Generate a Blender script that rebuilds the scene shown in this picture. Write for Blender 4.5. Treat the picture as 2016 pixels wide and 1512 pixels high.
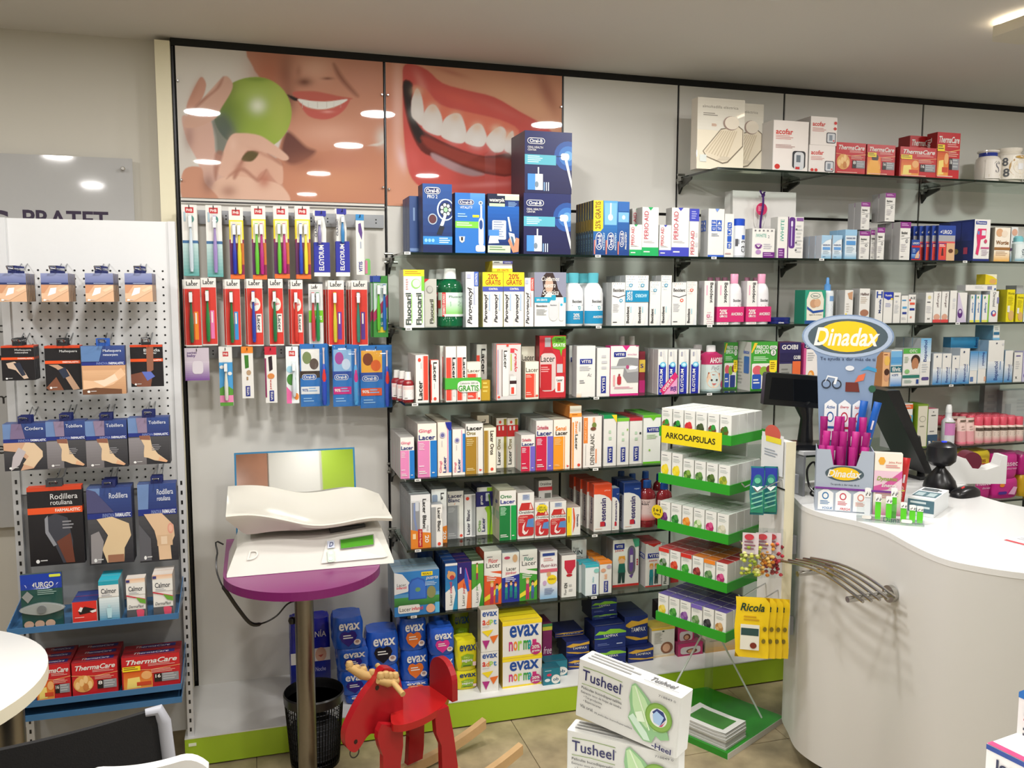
import bpy, math, random
import numpy as np
from mathutils import Vector, Matrix
random.seed(7)
for o in list(bpy.data.objects): bpy.data.objects.remove(o)
SC = bpy.context.scene
COL = SC.collection
# ------------------------------------------------------------------ camera
FPX = 1696.2
PITCH, YAW, ROLL = -.10271, .29317, .001345
CAM = np.array([0, -3.3, 1.56])
_f = np.array([math.sin(YAW)*math.cos(PITCH), math.cos(YAW)*math.cos(PITCH), math.sin(PITCH)])
_r = np.array([math.cos(YAW), -math.sin(YAW), 0]); _u = np.cross(_r, _f)
_r, _u = math.cos(ROLL)*_r+math.sin(ROLL)*_u, -math.sin(ROLL)*_r+math.cos(ROLL)*_u
cd = bpy.data.cameras.new('camera'); cam = bpy.data.objects.new('camera', cd); COL.objects.link(cam)
cd.sensor_fit = 'HORIZONTAL'; cd.sensor_width = 36; cd.lens = FPX/2016*36; cd.clip_start = .02; cd.clip_end = 60
cam.matrix_world = Matrix(((_r[0], _u[0], -_f[0], CAM[0]), (_r[1], _u[1], -_f[1], CAM[1]), (_r[2], _u[2], -_f[2], CAM[2]), (0, 0, 0, 1)))
SC.camera = cam
# ------------------------------------------------------------------ world, exposure
W = bpy.data.worlds.new('world'); SC.world = W; W.use_nodes = True
W.node_tree.nodes['Background'].inputs[0].default_value = (.93, .97, 1, 1)
W.node_tree.nodes['Background'].inputs[1].default_value = .2
SC.view_settings.view_transform = 'Standard'; SC.view_settings.look = 'None'
SC.view_settings.exposure = -.2; SC.view_settings.gamma = 1; SC.view_settings.use_curve_mapping = False
LAMP_W = 15.5

# ------------------------------------------------------------------ measuring helpers (photo measurements -> metres)
def ray(x, y): return _f+_r*(x-1008)/FPX-_u*(y-756)/FPX
def aty(x, y, Y): v = ray(x, y); return CAM+v*(Y-CAM[1])/v[1]
def atz(x, y, Z): v = ray(x, y); return CAM+v*(Z-CAM[2])/v[2]
def atd(x, y, d): return CAM+ray(x, y)*d

# ------------------------------------------------------------------ colours and materials
NAMED = dict(w='#e9e7e2', k='#151518', g='#2f9a3a', r='#d5342b', b='#1d4fa3', n='#22235f', y='#f5d928', o='#ee8a2a', m='#c92a78',
             p='#6a2a86', s='#b9bcc0', d='#55585c', c='#efe6d2', t='#1f9aa8', l='#9fd23c', q='#e8a3c4', u='#3a82c4', a='#8f9296', e='#e0b48c', v='#7a66c0', z='#a8832c')
_hc = {}
def H(c):
    if not isinstance(c, str): return c
    if c in _hc: return _hc[c]
    h = NAMED.get(c, c).lstrip('#'); out = []
    if len(h) == 3: h = ''.join(q*2 for q in h)
    for i in (0, 2, 4):
        s = int(h[i:i+2], 16)/255
        out.append(s/12.92 if s <= .04045 else ((s+.055)/1.055)**2.4)
    _hc[c] = tuple(out); return _hc[c]
MATS = {}
def mat(name, rough=.45, metal=0., noise=.05, nscale=60., bump=0., spec=.5, coat=0., color=None, emit=0., trans=0., alpha=1., tint=None, aniso=0.):
    if name in MATS: return MATS[name]
    m = bpy.data.materials.new(name); m.use_nodes = True; nt = m.node_tree; N = nt.nodes; Lk = nt.links
    b = N['Principled BSDF']; tc = N.new('ShaderNodeTexCoord')
    no = N.new('ShaderNodeTexNoise'); no.inputs['Scale'].default_value = nscale; no.inputs['Detail'].default_value = 4
    Lk.new(tc.outputs['Object'], no.inputs['Vector'])
    mr = N.new('ShaderNodeMapRange'); mr.inputs['To Min'].default_value = 1-noise; mr.inputs['To Max'].default_value = 1+noise*.5
    Lk.new(no.outputs['Fac'], mr.inputs['Value'])
    mx = N.new('ShaderNodeMix'); mx.data_type = 'RGBA'; mx.blend_type = 'MULTIPLY'; mx.inputs['Factor'].default_value = 1
    if color is None:
        at = N.new('ShaderNodeAttribute'); at.attribute_name = 'Col'; Lk.new(at.outputs['Color'], mx.inputs['A'])
    else: mx.inputs['A'].default_value = (*H(color), 1)
    Lk.new(mr.outputs['Result'], mx.inputs['B']); Lk.new(mx.outputs['Result'], b.inputs['Base Color'])
    b.inputs['Roughness'].default_value = rough; b.inputs['Metallic'].default_value = metal
    b.inputs['Specular IOR Level'].default_value = spec; b.inputs['Coat Weight'].default_value = coat
    b.inputs['Coat Roughness'].default_value = .05; b.inputs['Anisotropic'].default_value = aniso
    if emit: Lk.new(mx.outputs['Result'], b.inputs['Emission Color']); b.inputs['Emission Strength'].default_value = emit
    if bump:
        bp = N.new('ShaderNodeBump'); bp.inputs['Strength'].default_value = bump; bp.inputs['Distance'].default_value = .004
        Lk.new(no.outputs['Fac'], bp.inputs['Height']); Lk.new(bp.outputs['Normal'], b.inputs['Normal'])
    if alpha < 1: b.inputs['Alpha'].default_value = alpha
    MATS[name] = m; return m
def clear(name, tint, gloss=.06, rough=.03):
    """thin clear sheet: tinted see-through with a fresnel reflection"""
    m = bpy.data.materials.new(name); m.use_nodes = True; nt = m.node_tree; N = nt.nodes; Lk = nt.links
    N.remove(N['Principled BSDF']); out = N['Material Output']
    tr = N.new('ShaderNodeBsdfTransparent'); tr.inputs['Color'].default_value = (*tint, 1)
    gl = N.new('ShaderNodeBsdfGlossy'); gl.inputs['Roughness'].default_value = rough
    fr = N.new('ShaderNodeLayerWeight'); fr.inputs['Blend'].default_value = .5
    pw_ = N.new('ShaderNodeMath'); pw_.operation = 'POWER'; pw_.inputs[1].default_value = 5; Lk.new(fr.outputs['Facing'], pw_.inputs[0])
    ad = N.new('ShaderNodeMath'); ad.operation = 'MULTIPLY_ADD'; ad.inputs[1].default_value = .8; ad.inputs[2].default_value = gloss
    Lk.new(pw_.outputs[0], ad.inputs[0])
    mx = N.new('ShaderNodeMixShader'); Lk.new(ad.outputs[0], mx.inputs[0]); Lk.new(tr.outputs[0], mx.inputs[1]); Lk.new(gl.outputs[0], mx.inputs[2])
    Lk.new(mx.outputs[0], out.inputs['Surface']); MATS[name] = m; return m
card = mat('card', .42, noise=.03, nscale=25)
gloss = mat('glossy_print', .025, noise=.02, nscale=8)
plastic = mat('plastic', .3, noise=.02, nscale=40)
bagmat = mat('bag_film', .22, noise=.05, nscale=30, bump=.3)
matte = mat('matte', .75, noise=.05, nscale=12)
paint = mat('paint', .5, noise=.025, nscale=3)
lacquer = mat('lacquer', .25, noise=.05, nscale=14)
wood = mat('wood', .5, noise=.18, nscale=22)
fabric = mat('fabric', .9, noise=.2, nscale=300, bump=.3)
chrome = mat('chrome', .18, 1., noise=.02)
steel = mat('brushed_steel', .32, 1., noise=.08, nscale=90, aniso=.5)
darkmetal = mat('dark_metal', .35, .8, noise=.1)
mirror = mat('mirror', .02, 1., noise=0, color='#f2f4f4')
liquid = mat('coloured_bottle', .08, noise=.02, coat=.4)
lampmat = mat('lamp', .5, noise=0, emit=9.)
glass = clear('shelf_glass', (.86, .93, .90), .03)
film = clear('clear_blister', (.95, .96, .96), .03, .12)
acrylic = clear('acrylic', (.93, .95, .95), .05, .05)

# ------------------------------------------------------------------ text as flat print
_tc = {}
def textmesh(s, st):
    k = (s, st)
    if k in _tc: return _tc[k]
    cu = bpy.data.curves.new('t', 'FONT'); cu.body = s; cu.size = 1; cu.resolution_u = 3 if len(s) < 14 else 2
    cu.offset = .022 if 'b' in st else 0.004
    if 'i' in st: cu.shear = .28
    if 'c' in st: cu.space_character = .9
    ob = bpy.data.objects.new('t', cu); COL.objects.link(ob)
    dg = bpy.context.evaluated_depsgraph_get(); me = bpy.data.meshes.new_from_object(ob.evaluated_get(dg))
    v = np.array([x.co[:2] for x in me.vertices]) if len(me.vertices) else np.zeros((1, 2))
    f = [tuple(p.vertices) for p in me.polygons]
    bpy.data.objects.remove(ob); bpy.data.curves.remove(cu); bpy.data.meshes.remove(me)
    lo, hi = v.min(0), v.max(0); sz = np.maximum(hi-lo, 1e-6)
    _tc[k] = ((v-lo)/sz, f, sz[0]/sz[1]); return _tc[k]

# ------------------------------------------------------------------ mesh builder
class MB:
    def __init__(s): s.V = []; s.F = []; s.C = []; s.M = []
    def add(s, vs, fs, col, m=0):
        o = len(s.V); s.V.extend(tuple(map(float, v)) for v in vs); c = H(col)
        for f in fs: s.F.append(tuple(i+o for i in f)); s.C.append(c); s.M.append(m)
    def box(s, x0, y0, z0, x1, y1, z1, col, m=0, fc=None):
        vs = [(x0, y0, z0), (x1, y0, z0), (x1, y1, z0), (x0, y1, z0), (x0, y0, z1), (x1, y0, z1), (x1, y1, z1), (x0, y1, z1)]
        fs = dict(bottom=(0, 3, 2, 1), top=(4, 5, 6, 7), front=(0, 1, 5, 4), right=(1, 2, 6, 5), back=(2, 3, 7, 6), left=(3, 0, 4, 7))
        o = len(s.V); s.V += vs
        for k, f in fs.items():
            s.F.append(tuple(i+o for i in f)); s.C.append(H((fc or {}).get(k, col))); s.M.append(m)
    def prism(s, pts, z0, z1, col, m=0, ax='z', capc=None):
        """extrude a 2-D outline; ax z: (x,y)->z, ax y: (x,z)->y, ax x: (y,z)->x"""
        n = len(pts)
        mk = dict(z=lambda p, t: (p[0], p[1], t), y=lambda p, t: (p[0], t, p[1]), x=lambda p, t: (t, p[0], p[1]))[ax]
        vs = [mk(p, z0) for p in pts]+[mk(p, z1) for p in pts]
        s.add(vs, [(i, (i+1) % n, n+(i+1) % n, n+i) for i in range(n)], col, m)
        s.add(vs, [tuple(range(n-1, -1, -1)), tuple(range(n, 2*n))], capc or col, m)
    def lathe(s, prof, col, n=20, c=(0, 0, 0), m=0, sx=1, sy=1, cols=None):
        """prof list of (r,z); cols optional colour for each segment"""
        vs = []
        for r, z in prof:
            for i in range(n):
                a = 2*math.pi*i/n; vs.append((c[0]+r*sx*math.cos(a), c[1]+r*sy*math.sin(a), c[2]+z))
        o = len(s.V); s.V += vs
        for k in range(len(prof)-1):
            cc = H(cols[k] if cols else col)
            for i in range(n):
                j = (i+1) % n; s.F.append((o+k*n+i, o+k*n+j, o+(k+1)*n+j, o+(k+1)*n+i)); s.C.append(cc); s.M.append(m)
        for k, rev in ((0, 1), (len(prof)-1, 0)):
            if prof[k][0] > 1e-5:
                ids = [o+k*n+i for i in range(n)]
                s.F.append(tuple(ids[::-1] if rev else ids)); s.C.append(H(cols[0 if rev else -1] if cols else col)); s.M.append(m)
    def tube(s, pts, r, col, n=8, m=0, closed=False):
        pts = [np.array(p, float) for p in pts]; rs = r if hasattr(r, '__len__') else [r]*len(pts)
        o = len(s.V); L = len(pts); up = None
        for i, p in enumerate(pts):
            a = pts[(i-1) % L] if (i or closed) else p; b = pts[(i+1) % L] if (i < L-1 or closed) else p
            t = (b-a)/max(np.linalg.norm(b-a), 1e-9)
            if up is None: up = np.array([0, 0, 1.]) if abs(t[2]) < .9 else np.array([1., 0, 0])
            x = np.cross(up, t); x /= max(np.linalg.norm(x), 1e-9); y = np.cross(t, x); up = y
            for k in range(n):
                g = 2*math.pi*k/n; s.V.append(tuple(p+rs[i]*(math.cos(g)*x+math.sin(g)*y)))
        c = H(col)
        for i in range(L if closed else L-1):
            for k in range(n):
                a, b = o+i*n+k, o+i*n+(k+1) % n; c2, d2 = o+((i+1) % L)*n+(k+1) % n, o+((i+1) % L)*n+k
                s.F.append((a, b, c2, d2)); s.C.append(c); s.M.append(m)
        if not closed:
            s.F.append(tuple(o+k for k in range(n-1, -1, -1))); s.F.append(tuple(o+(L-1)*n+k for k in range(n))); s.C += [c, c]; s.M += [m, m]
    def grid(s, fn, nu, nv, col, m=0, colfn=None):
        vs = [fn(i/nu, j/nv) for j in range(nv+1) for i in range(nu+1)]; o = len(s.V); s.V += [tuple(map(float, v)) for v in vs]; c = H(col)
        for j in range(nv):
            for i in range(nu):
                a = o+j*(nu+1)+i; s.F.append((a, a+1, a+nu+2, a+nu+1)); s.C.append(H(colfn((i+.5)/nu, (j+.5)/nv)) if colfn else c); s.M.append(m)
    def mesh(s, name, mats, smooth=False):
        me = bpy.data.meshes.new(name); me.from_pydata(s.V, [], s.F)
        at = me.color_attributes.new('Col', 'FLOAT_COLOR', 'CORNER')
        n = [len(f) for f in s.F]; ca = np.repeat(np.array(s.C, float).reshape(-1, 3), n, axis=0)
        ca = np.hstack([ca, np.ones((len(ca), 1))]).astype(np.float32)
        at.data.foreach_set('color', ca.ravel())
        for mm in (mats if isinstance(mats, (list, tuple)) else [mats]): me.materials.append(mm)
        me.polygons.foreach_set('material_index', s.M)
        if smooth:
            me.polygons.foreach_set('use_smooth', [True]*len(s.F)); me.set_sharp_from_angle(angle=math.radians(38))
        return me
    def build(s, name, mats, parent=None, smooth=False, loc=(0, 0, 0), rz=0):
        o = bpy.data.objects.new(name, s.mesh(name, mats, smooth)); COL.objects.link(o)
        o.location = loc; o.rotation_euler = (0, 0, rz)
        if parent: o.parent = parent
        return o
def tag(o, label, cat, group=None, kind=None):
    if label: o['label'] = label
    if cat: o['category'] = cat
    if group: o['group'] = group
    if kind: o['kind'] = kind
    return o
def empty(name, loc=(0, 0, 0), rz=0, label=None, cat=None, group=None):
    o = bpy.data.objects.new(name, None); COL.objects.link(o); o.location = loc; o.rotation_euler = (0, 0, rz); o.empty_display_size = .05
    return tag(o, label, cat, group)
def struct(o): o['kind'] = 'structure'; return o
def dup(o, loc=None, rz=None, label=None, group=None, parent=None):
    c = o.copy(); COL.objects.link(c); c.parent = parent
    if loc is not None: c.location = loc
    if rz is not None: c.rotation_euler = (0, 0, rz)
    if label: c['label'] = label
    if group: c['group'] = group
    for ch in o.children:
        k = ch.copy(); COL.objects.link(k); k.parent = c
        for g in ch.children:
            q = g.copy(); COL.objects.link(q); q.parent = k
    return c
# ------------------------------------------------------------------ flat print: ops in 0..1 of a face
def R(u0, v0, u1, v1, c): return ('r', u0, v0, u1, v1, c)
def T(s, u0, v0, u1, v1, c, rot=0, st='b'): return ('t', s, u0, v0, u1, v1, c, rot, st)
def E(u, v, ru, rv, c, n=20): return ('p', [(u+ru*math.cos(2*math.pi*i/n), v+rv*math.sin(2*math.pi*i/n)) for i in range(n)], c)
def P(pts, c): return ('p', pts, c)
def LN(u0, v0, u1, v1, n, c): return ('l', u0, v0, u1, v1, n, c)
def G(u0, v0, u1, v1, c0, c1): return ('g', u0, v0, u1, v1, c0, c1)
def RR(u0, v0, u1, v1, c, a=.25, asp=1.):
    """rounded rectangle, a corner share of the height, asp = height/width in metres"""
    du, dv = (u1-u0), (v1-v0); rv = a*dv; ru = min(rv*asp, du/2)
    pts = []
    for cx, cy, s in ((u1-ru, v1-rv, 0), (u0+ru, v1-rv, 1), (u0+ru, v0+rv, 2), (u1-ru, v0+rv, 3)):
        for i in range(5):
            g = math.pi/2*(s+i/4); pts.append((cx+ru*math.cos(g), cy+rv*math.sin(g)))
    return ('p', pts, c)
def front(w, h, off=.0004):
    return lambda u, v, k: (-w/2+u*w, -off-k*.00022, v*h)
def leftside(w, d, h): return lambda u, v, k: (-w/2-.0004-k*.0002, d*(1-u), v*h)
def topside(w, d, h): return lambda u, v, k: (-w/2+u*w, d*v, h+.0004+k*.0002)
def clipu(pts):
    for lim, sg in ((0., 1), (1., -1)):
        out = []
        for i in range(len(pts)):
            (u0, v0), (u1, v1) = pts[i-1], pts[i]; a, b = (u0-lim)*sg, (u1-lim)*sg
            if (a >= 0) != (b >= 0): t = a/(a-b); out.append((u0+(u1-u0)*t, v0+(v1-v0)*t))
            if b >= 0: out.append((u1, v1))
        pts = out
        if not pts: break
    return pts
def print_ops(mb, ops, xf, m=0, nu=1):
    k = 0; dk = min(1., 9./max(1, len(ops)))
    for op in ops:
        t = op[0]; k += dk
        if t == 'r':
            _, a, b, c, d, col = op
            mb.grid(lambda i, j: xf(a+(c-a)*i, b+(d-b)*j, k), nu, 1, col, m)
        elif t == 'p':
            q = clipu(op[1])
            if len(q) > 2: mb.add([xf(u, v, k) for u, v in q], [tuple(range(len(q)))], op[2], m)
        elif t == 'g':
            _, a, b, c, d, c0, c1 = op; A, B = np.array(H(c0)), np.array(H(c1)); n = 10
            for i in range(n):
                y0, y1 = b+(d-b)*i/n, b+(d-b)*(i+1)/n
                mb.grid(lambda i2, j2: xf(a+(c-a)*i2, y0+(y1-y0)*j2, k), nu, 1, tuple(A+(B-A)*(i+.5)/n), m)
        elif t == 'l':
            _, a, b, c, d, n, col = op
            for i in range(n):
                y1 = d-(d-b)*i/n; y0 = y1-(d-b)/n*.45; e = c-(c-a)*(.08+.3*((i*7+3) % 5)/5)
                mb.add([xf(a, y0, k), xf(e, y0, k), xf(e, y1, k), xf(a, y1, k)], [(0, 1, 2, 3)], col, m)
        elif t == 't':
            _, s, a, b, c, d, col, rot, st = op; v, f, asp = textmesh(s, st)
            if rot == 0: q = [(a+x*(c-a), b+y*(d-b)) for x, y in v]
            elif rot > 0 and rot < 180: q = [(c-y*(c-a), b+x*(d-b)) for x, y in v]
            elif rot == 180: q = [(c-x*(c-a), d-y*(d-b)) for x, y in v]
            else: q = [(a+y*(c-a), d-x*(d-b)) for x, y in v]
            mb.add([xf(x, y, k) for x, y in q], f, col, m)
# ------------------------------------------------------------------ product carton
def carton_obj(name, w, d, h, ops, col='w', side=None, topc=None, sops=None, tops=None, m=None, rz=0, loc=(0, 0, 0)):
    mb = MB(); e = min(.0012, w*.04)
    pts = [(-w/2+e, 0), (w/2-e, 0), (w/2, e), (w/2, d-e), (w/2-e, d), (-w/2+e, d), (-w/2, d-e), (-w/2, e)]
    n = 8; vs = [(x, y, 0) for x, y in pts]+[(x, y, h) for x, y in pts]
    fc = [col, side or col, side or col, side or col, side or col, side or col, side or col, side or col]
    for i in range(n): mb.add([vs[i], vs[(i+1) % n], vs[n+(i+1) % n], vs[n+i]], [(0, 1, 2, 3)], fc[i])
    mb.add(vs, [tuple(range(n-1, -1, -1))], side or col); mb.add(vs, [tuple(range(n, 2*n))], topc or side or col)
    o = mb.build(name, m or card, loc=loc, rz=rz)
    pb = MB(); print_ops(pb, ops, front(w, h))
    if sops: print_ops(pb, sops, leftside(w, d, h))
    print_ops(pb, (tops or [])+([R(.06, .1, .94, .115, '#8d8a85')] if len(ops) > 4 else []), topside(w, d, h))
    pb.build('print', m or card, o)
    return o
ORD = ['front', 'second', 'third', 'fourth', 'fifth', 'sixth', 'seventh', 'eighth']
SZ = dict(S0=2.049, S1=1.7085, S2=1.446, S3=1.179, S4=.907, S5=.649, S6=.405, PL=.104)
def rowlabel(label, i, n): return label if n == 1 else ('frontmost '+label if i == 0 else '%s, %s back' % (label, ORD[i]))
def put(o, label, cat, x, yf, z, d, n=1, dx=0., gap=.002, group=None, rz=0):
    o.location = (x, yf, z); o.rotation_euler = (0, 0, rz)
    if n > 1 and not group: group = label+' row'
    tag(o, rowlabel(label, 0, n), cat, group)
    for i in range(1, n): dup(o, (x+dx*i, yf+(d+gap)*i, z), rz, rowlabel(label, i, n), group)
    return o
def C(label, S, xl, xr, yt, ops, col='w', d=.045, n=1, yf=-.285, yb=None, name='carton', cat='carton', dx=0., group=None, rz=0, **kw):
    """a carton on shelf S whose front face spans photo columns xl..xr and reaches up to row yt"""
    z0 = SZ[S] if isinstance(S, str) else S
    if yb is not None: z0 = aty((xl+xr)/2, yb, yf)[2] if S is None else z0
    ym = (yt+(yb or yt+80))/2
    X0, X1 = aty(xl, ym, yf)[0], aty(xr, ym, yf)[0]; h = aty((xl+xr)/2, yt, yf)[2]-z0
    o = carton_obj(name, X1-X0-.0006, d, h, ops, col, **kw)
    return put(o, label, cat, (X0+X1)/2, yf, z0, d, n, dx, group=group, rz=rz)
# ================================================================== ROOM
ZC = 2.447
SEAM = [-.245, .497, 1.203, 1.711, 2.214, 2.94, 3.66]
m_floor = mat('stone_tile', .35, noise=.85, nscale=9., color='#b4a382', bump=.05)
m_ceil = mat('ceiling_paint', .9, noise=.03, nscale=2., color='#d2cec7')
m_wall = mat('wall_paint', .85, noise=.03, nscale=2., color='#cdc9bf')
m_black = mat('shadow_gap_black', .7, noise=.1, color='#0c0c0c')
m_panel = mat('panel_laminate', .33, noise=.02, nscale=2., color='#dedcd6')
m_cream = mat('cream_laminate', .45, noise=.02, color='#ece5c8')
m_lime = mat('lime_laminate', .4, noise=.03, nscale=3., color='#a3c32b')
m_white = mat('white_laminate', .35, noise=.015, color='#dededb')
def sbox(name, b, m, parent=None):
    mb = MB(); mb.box(*b, 'w'); o = mb.build(name, m, parent)
    return o if parent else struct(o)
floor = sbox('floor', (-3.4, -6.2, -.1, 4.6, .3, -.004), mat('grout', .8, color='#8d8066', noise=.1))
tile0 = None
for i in range(-4, 9):
    for j in range(0, 9):
        if tile0 is None:
            mb = MB(); mb.box(-.2235, -.2235, -.006, .2235, .2235, 0, 'w'); tile0 = t = mb.build('floor_tile', m_floor, floor)
        else: t = tile0.copy(); COL.objects.link(t); t.parent = floor
        t.location = (i*.45+.2, -.225-j*.45+.1, 0)
ceiling = sbox('ceiling', (-3.4, -6.2, ZC, 4.6, .3, ZC+.1), m_ceil)
sbox('wall_back', (-3.4, .06, 0, 4.6, .2, ZC), m_wall)
sbox('wall_left', (-3.4, -6.2, 0, -3.25, .06, ZC), m_wall)
sbox('wall_right', (4.45, -6.2, 0, 4.6, .06, ZC), m_wall)
wf = sbox('wall_front', (-3.25, -5.2, 0, 1.5, -5.05, ZC), m_wall)
# mirrored wall units opposite (seen in the mirror)
sbox('panel', (.58, -5.05, .1, 1.3, -5.03, 2.4), m_lime, wf)
sbox('panel', (.11, -5.05, .1, .56, -5.03, 2.4), m_panel, wf)
sbox('panel', (-.5, -5.05, .1, .1, -5.03, 2.4), mat('skin_print', .2, noise=.35, nscale=5, color='#c08a70'), wf)
# panel wall: backing, panels, slotted uprights in the joints
pw = sbox('wall_panelling', (-.245, .018, .02, 4.4, .06, ZC-.002), m_black)
zj = aty(1700, 434, 0)[2]
def panel(x0, x1, z0, z1):
    mb = MB(); mb.box(x0, 0, z0, x1, .0178, z1, 'w'); mb.build('panel', m_panel, pw)
for i in range(6):
    a, b = SEAM[i]+.006, SEAM[i+1]-.004
    if i >= 2: panel(a, b, .104, zj-.006); panel(a, b, zj+.006, 2.42)
    elif i == 1: panel(a, b, .104, 1.0); panel(a, b, 1.004, 2.42)
    else: panel(a+.012, b, .104, 1.60); panel(a+.012, b, 1.604, 2.42)
for i in range(6):
    mb = MB(); x = SEAM[i]+(.004 if i else .008)
    mb.box(x-.003, .006, .12, x+.003, .018, 2.42, '#3a3a3c'); mb.build('slotted_upright', darkmetal, pw)
# cream end post, black strip painting in the shade of the ceiling recess
mb = MB(); mb.box(-.292, -.02, .10, -.243, .06, 2.43, 'w'); struct(mb.build('trim_1', m_cream))
mb = MB(); mb.box(-.243, .002, 2.421, 4.4, .03, ZC, '#17140f'); struct(mb.build('recess_shade_strip', m_black))
# plinth
pl = MB(); pl.box(-.25, -.40, .1, 4.4, .0, .104, 'w'); plo = struct(pl.build('plinth', m_white))
pf = MB(); pf.box(-.25, -.399, .006, 4.4, -.38, .0998, 'w'); pf.build('front_board', m_lime, plo)
pf = MB(); pf.box(-.24, -.37, .0, 4.4, -.05, .098, '#1a1a18'); pf.build('plinth_base', m_black, plo)
mb = MB(); p = aty(379, 1466, -.3995); mb.box(p[0]-.012, -.401, p[2]-.005, p[0]+.012, -.3992, p[2]+.005, '#e9efd6'); mb.build('price_tag', card, plo)

# ------------------------------------------------------------------ lamps
def lamp(x, y, label, w=LAMP_W, r=.085):
    t = empty('ceiling_light', (x, y, ZC), 0, label, 'light', 'round recessed ceiling lights')
    mb = MB(); mb.lathe([(r+.018, 0), (r+.016, -.006), (r, -.006), (r-.004, -.001)], '#e8e8e4', 28); mb.build('rim', paint, t, True)
    mb = MB(); mb.lathe([(r-.002, -.002), (r-.002, -.004), (0.0001, -.004)], '#fff6ea', 28); mb.build('lens', lampmat, t)
    ld = bpy.data.lights.new('lamp_light', 'AREA'); ld.shape = 'DISK'; ld.size = r*1.9; ld.energy = w; ld.color = (1, .975, .94)
    lo = bpy.data.objects.new('lamp_light', ld); COL.objects.link(lo); lo.parent = t; lo.location = (0, 0, -.008)
LPOS = [(-.2, -1.25, 'reflected by the hand in the apple poster'), (.62, -1.04, 'reflected between the two posters'), (1.5, -1.05, 'in front of the capsule tower'), (.58, -1.98, 'reflected under the smile in the apple poster'), (-1.15, -2.84, 'reflected in the top edge of the wall plaque'), (-.25, -2.9, 'reflected at the wrist in the apple poster'), (.5, -3.24, 'reflected low in the apple poster'), (1.28, -3.12, 'reflected in the lower lip of the mouth poster'),
        (2.2, -2.3, 'over the service counter'), (3.2, -1.1, 'over the staff side of the counter'), (-1.3, -1.2, 'in front of the wall plaque'), (3.1, -2.9, 'over the far right floor'), (.5, -4.6, 'behind the viewer'), (2.1, -4.4, 'behind the viewer on the counter side'), (-1.2, -4.4, 'behind the viewer on the plaque side'), (-2.2, -2.6, 'over the far left floor')]
for i, (x, y, s) in enumerate(LPOS): lamp(x, y, 'round recessed ceiling light '+s, LAMP_W*(1 if y > -2.4 else .5))
# square surface lamp at upper right
lp = atz(2016, 30, ZC)
t = empty('ceiling_lamp', (lp[0]+.05, lp[1]+.01, ZC), 0, 'square surface lamp glowing on the ceiling at upper right', 'light')
mb = MB(); mb.prism([(-.10, -.06), (-.06, -.10), (.06, -.10), (.1, -.06), (.1, .06), (.06, .1), (-.06, .1), (-.1, .06)], -.052, -.018, '#cfc8b4'); mb.build('housing', paint, t)
mb = MB(); mb.prism([(-.085, -.05), (-.05, -.085), (.05, -.085), (.085, -.05), (.085, .05), (.05, .085), (-.05, .085), (-.085, .05)], -.018, -.001, '#fff0d8'); mb.build('lit_band', mat('lamp_band', .5, noise=0, emit=14.), t)

# ------------------------------------------------------------------ painted prints (posters): soft shapes in a vertex grid
def spline(pts, n=6):
    P_ = np.array(pts, float); out = []; L = len(P_)
    for i in range(L):
        a, b, c, d = P_[i-1], P_[i], P_[(i+1) % L], P_[(i+2) % L]
        for k in range(n):
            t = k/n; out.append(.5*((2*b)+(-a+c)*t+(2*a-5*b+4*c-d)*t*t+(-a+3*b-3*c+d)*t**3))
    return np.array(out)
def rgb(*c):
    c = np.array(c)/255.; return np.where(c <= .04045, c/12.92, ((c+.055)/1.055)**2.4)
class Canvas:
    def __init__(s, X, Y, base): s.X, s.Y = X, Y; s.C = np.ones(X.shape+(3,))*base
    def mix(s, a, col): s.C += (np.array(col)-s.C)*a[..., None]
    def poly(s, pts, col, soft=6., alpha=1., n=6):
        q = spline(pts, n) if n else np.array(pts, float)
        dm = np.full(s.X.shape, 1e9); ins = np.zeros(s.X.shape, bool); L = len(q)
        for i in range(L):
            ax, ay = q[i]; bx, by = q[(i+1) % L]; ex, ey = bx-ax, by-ay
            t = np.clip(((s.X-ax)*ex+(s.Y-ay)*ey)/(ex*ex+ey*ey+1e-12), 0, 1)
            dm = np.minimum(dm, (s.X-ax-t*ex)**2+(s.Y-ay-t*ey)**2)
            ins ^= ((ay > s.Y) != (by > s.Y)) & (s.X < (bx-ax)*(s.Y-ay)/(by-ay+1e-12)+ax)
        d = np.sqrt(dm)*np.where(ins, -1, 1); s.mix(np.clip(.5-d/soft, 0, 1)*alpha, col)
    def blob(s, x, y, rx, ry, col, alpha=1., rot=0.):
        c, n = math.cos(rot), math.sin(rot); dx, dy = s.X-x, s.Y-y
        s.mix(np.exp(-(((dx*c+dy*n)/rx)**2+((-dx*n+dy*c)/ry)**2))*alpha, col)
def painted(name, nx, ny, fpos, fcan, material, parent=None):
    """grid whose vertices carry the printed colours"""
    us, vs = np.meshgrid(np.linspace(0, 1, nx+1), np.linspace(0, 1, ny+1)); pos = fpos(us, vs); C_ = fcan(us, vs, pos)
    me = bpy.data.meshes.new(name); n1 = nx+1
    F_ = [(j*n1+i, j*n1+i+1, (j+1)*n1+i+1, (j+1)*n1+i) for j in range(ny) for i in range(nx)]
    me.from_pydata([tuple(p) for p in pos.reshape(-1, 3)], [], F_)
    at = me.color_attributes.new('Col', 'FLOAT_COLOR', 'POINT'); col = np.hstack([C_.reshape(-1, 3), np.ones((C_.size//3, 1))]).astype(np.float32)
    at.data.foreach_set('color', col.ravel()); me.materials.append(material); me.polygons.foreach_set('use_smooth', [True]*len(F_))
    o = bpy.data.objects.new(name, me); COL.objects.link(o)
    if parent: o.parent = parent
    return o
def photo_xy(pos):
    d = pos-CAM; z = d@_f; return 1008+FPX*(d@_r)/z, 756-FPX*(d@_u)/z
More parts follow.
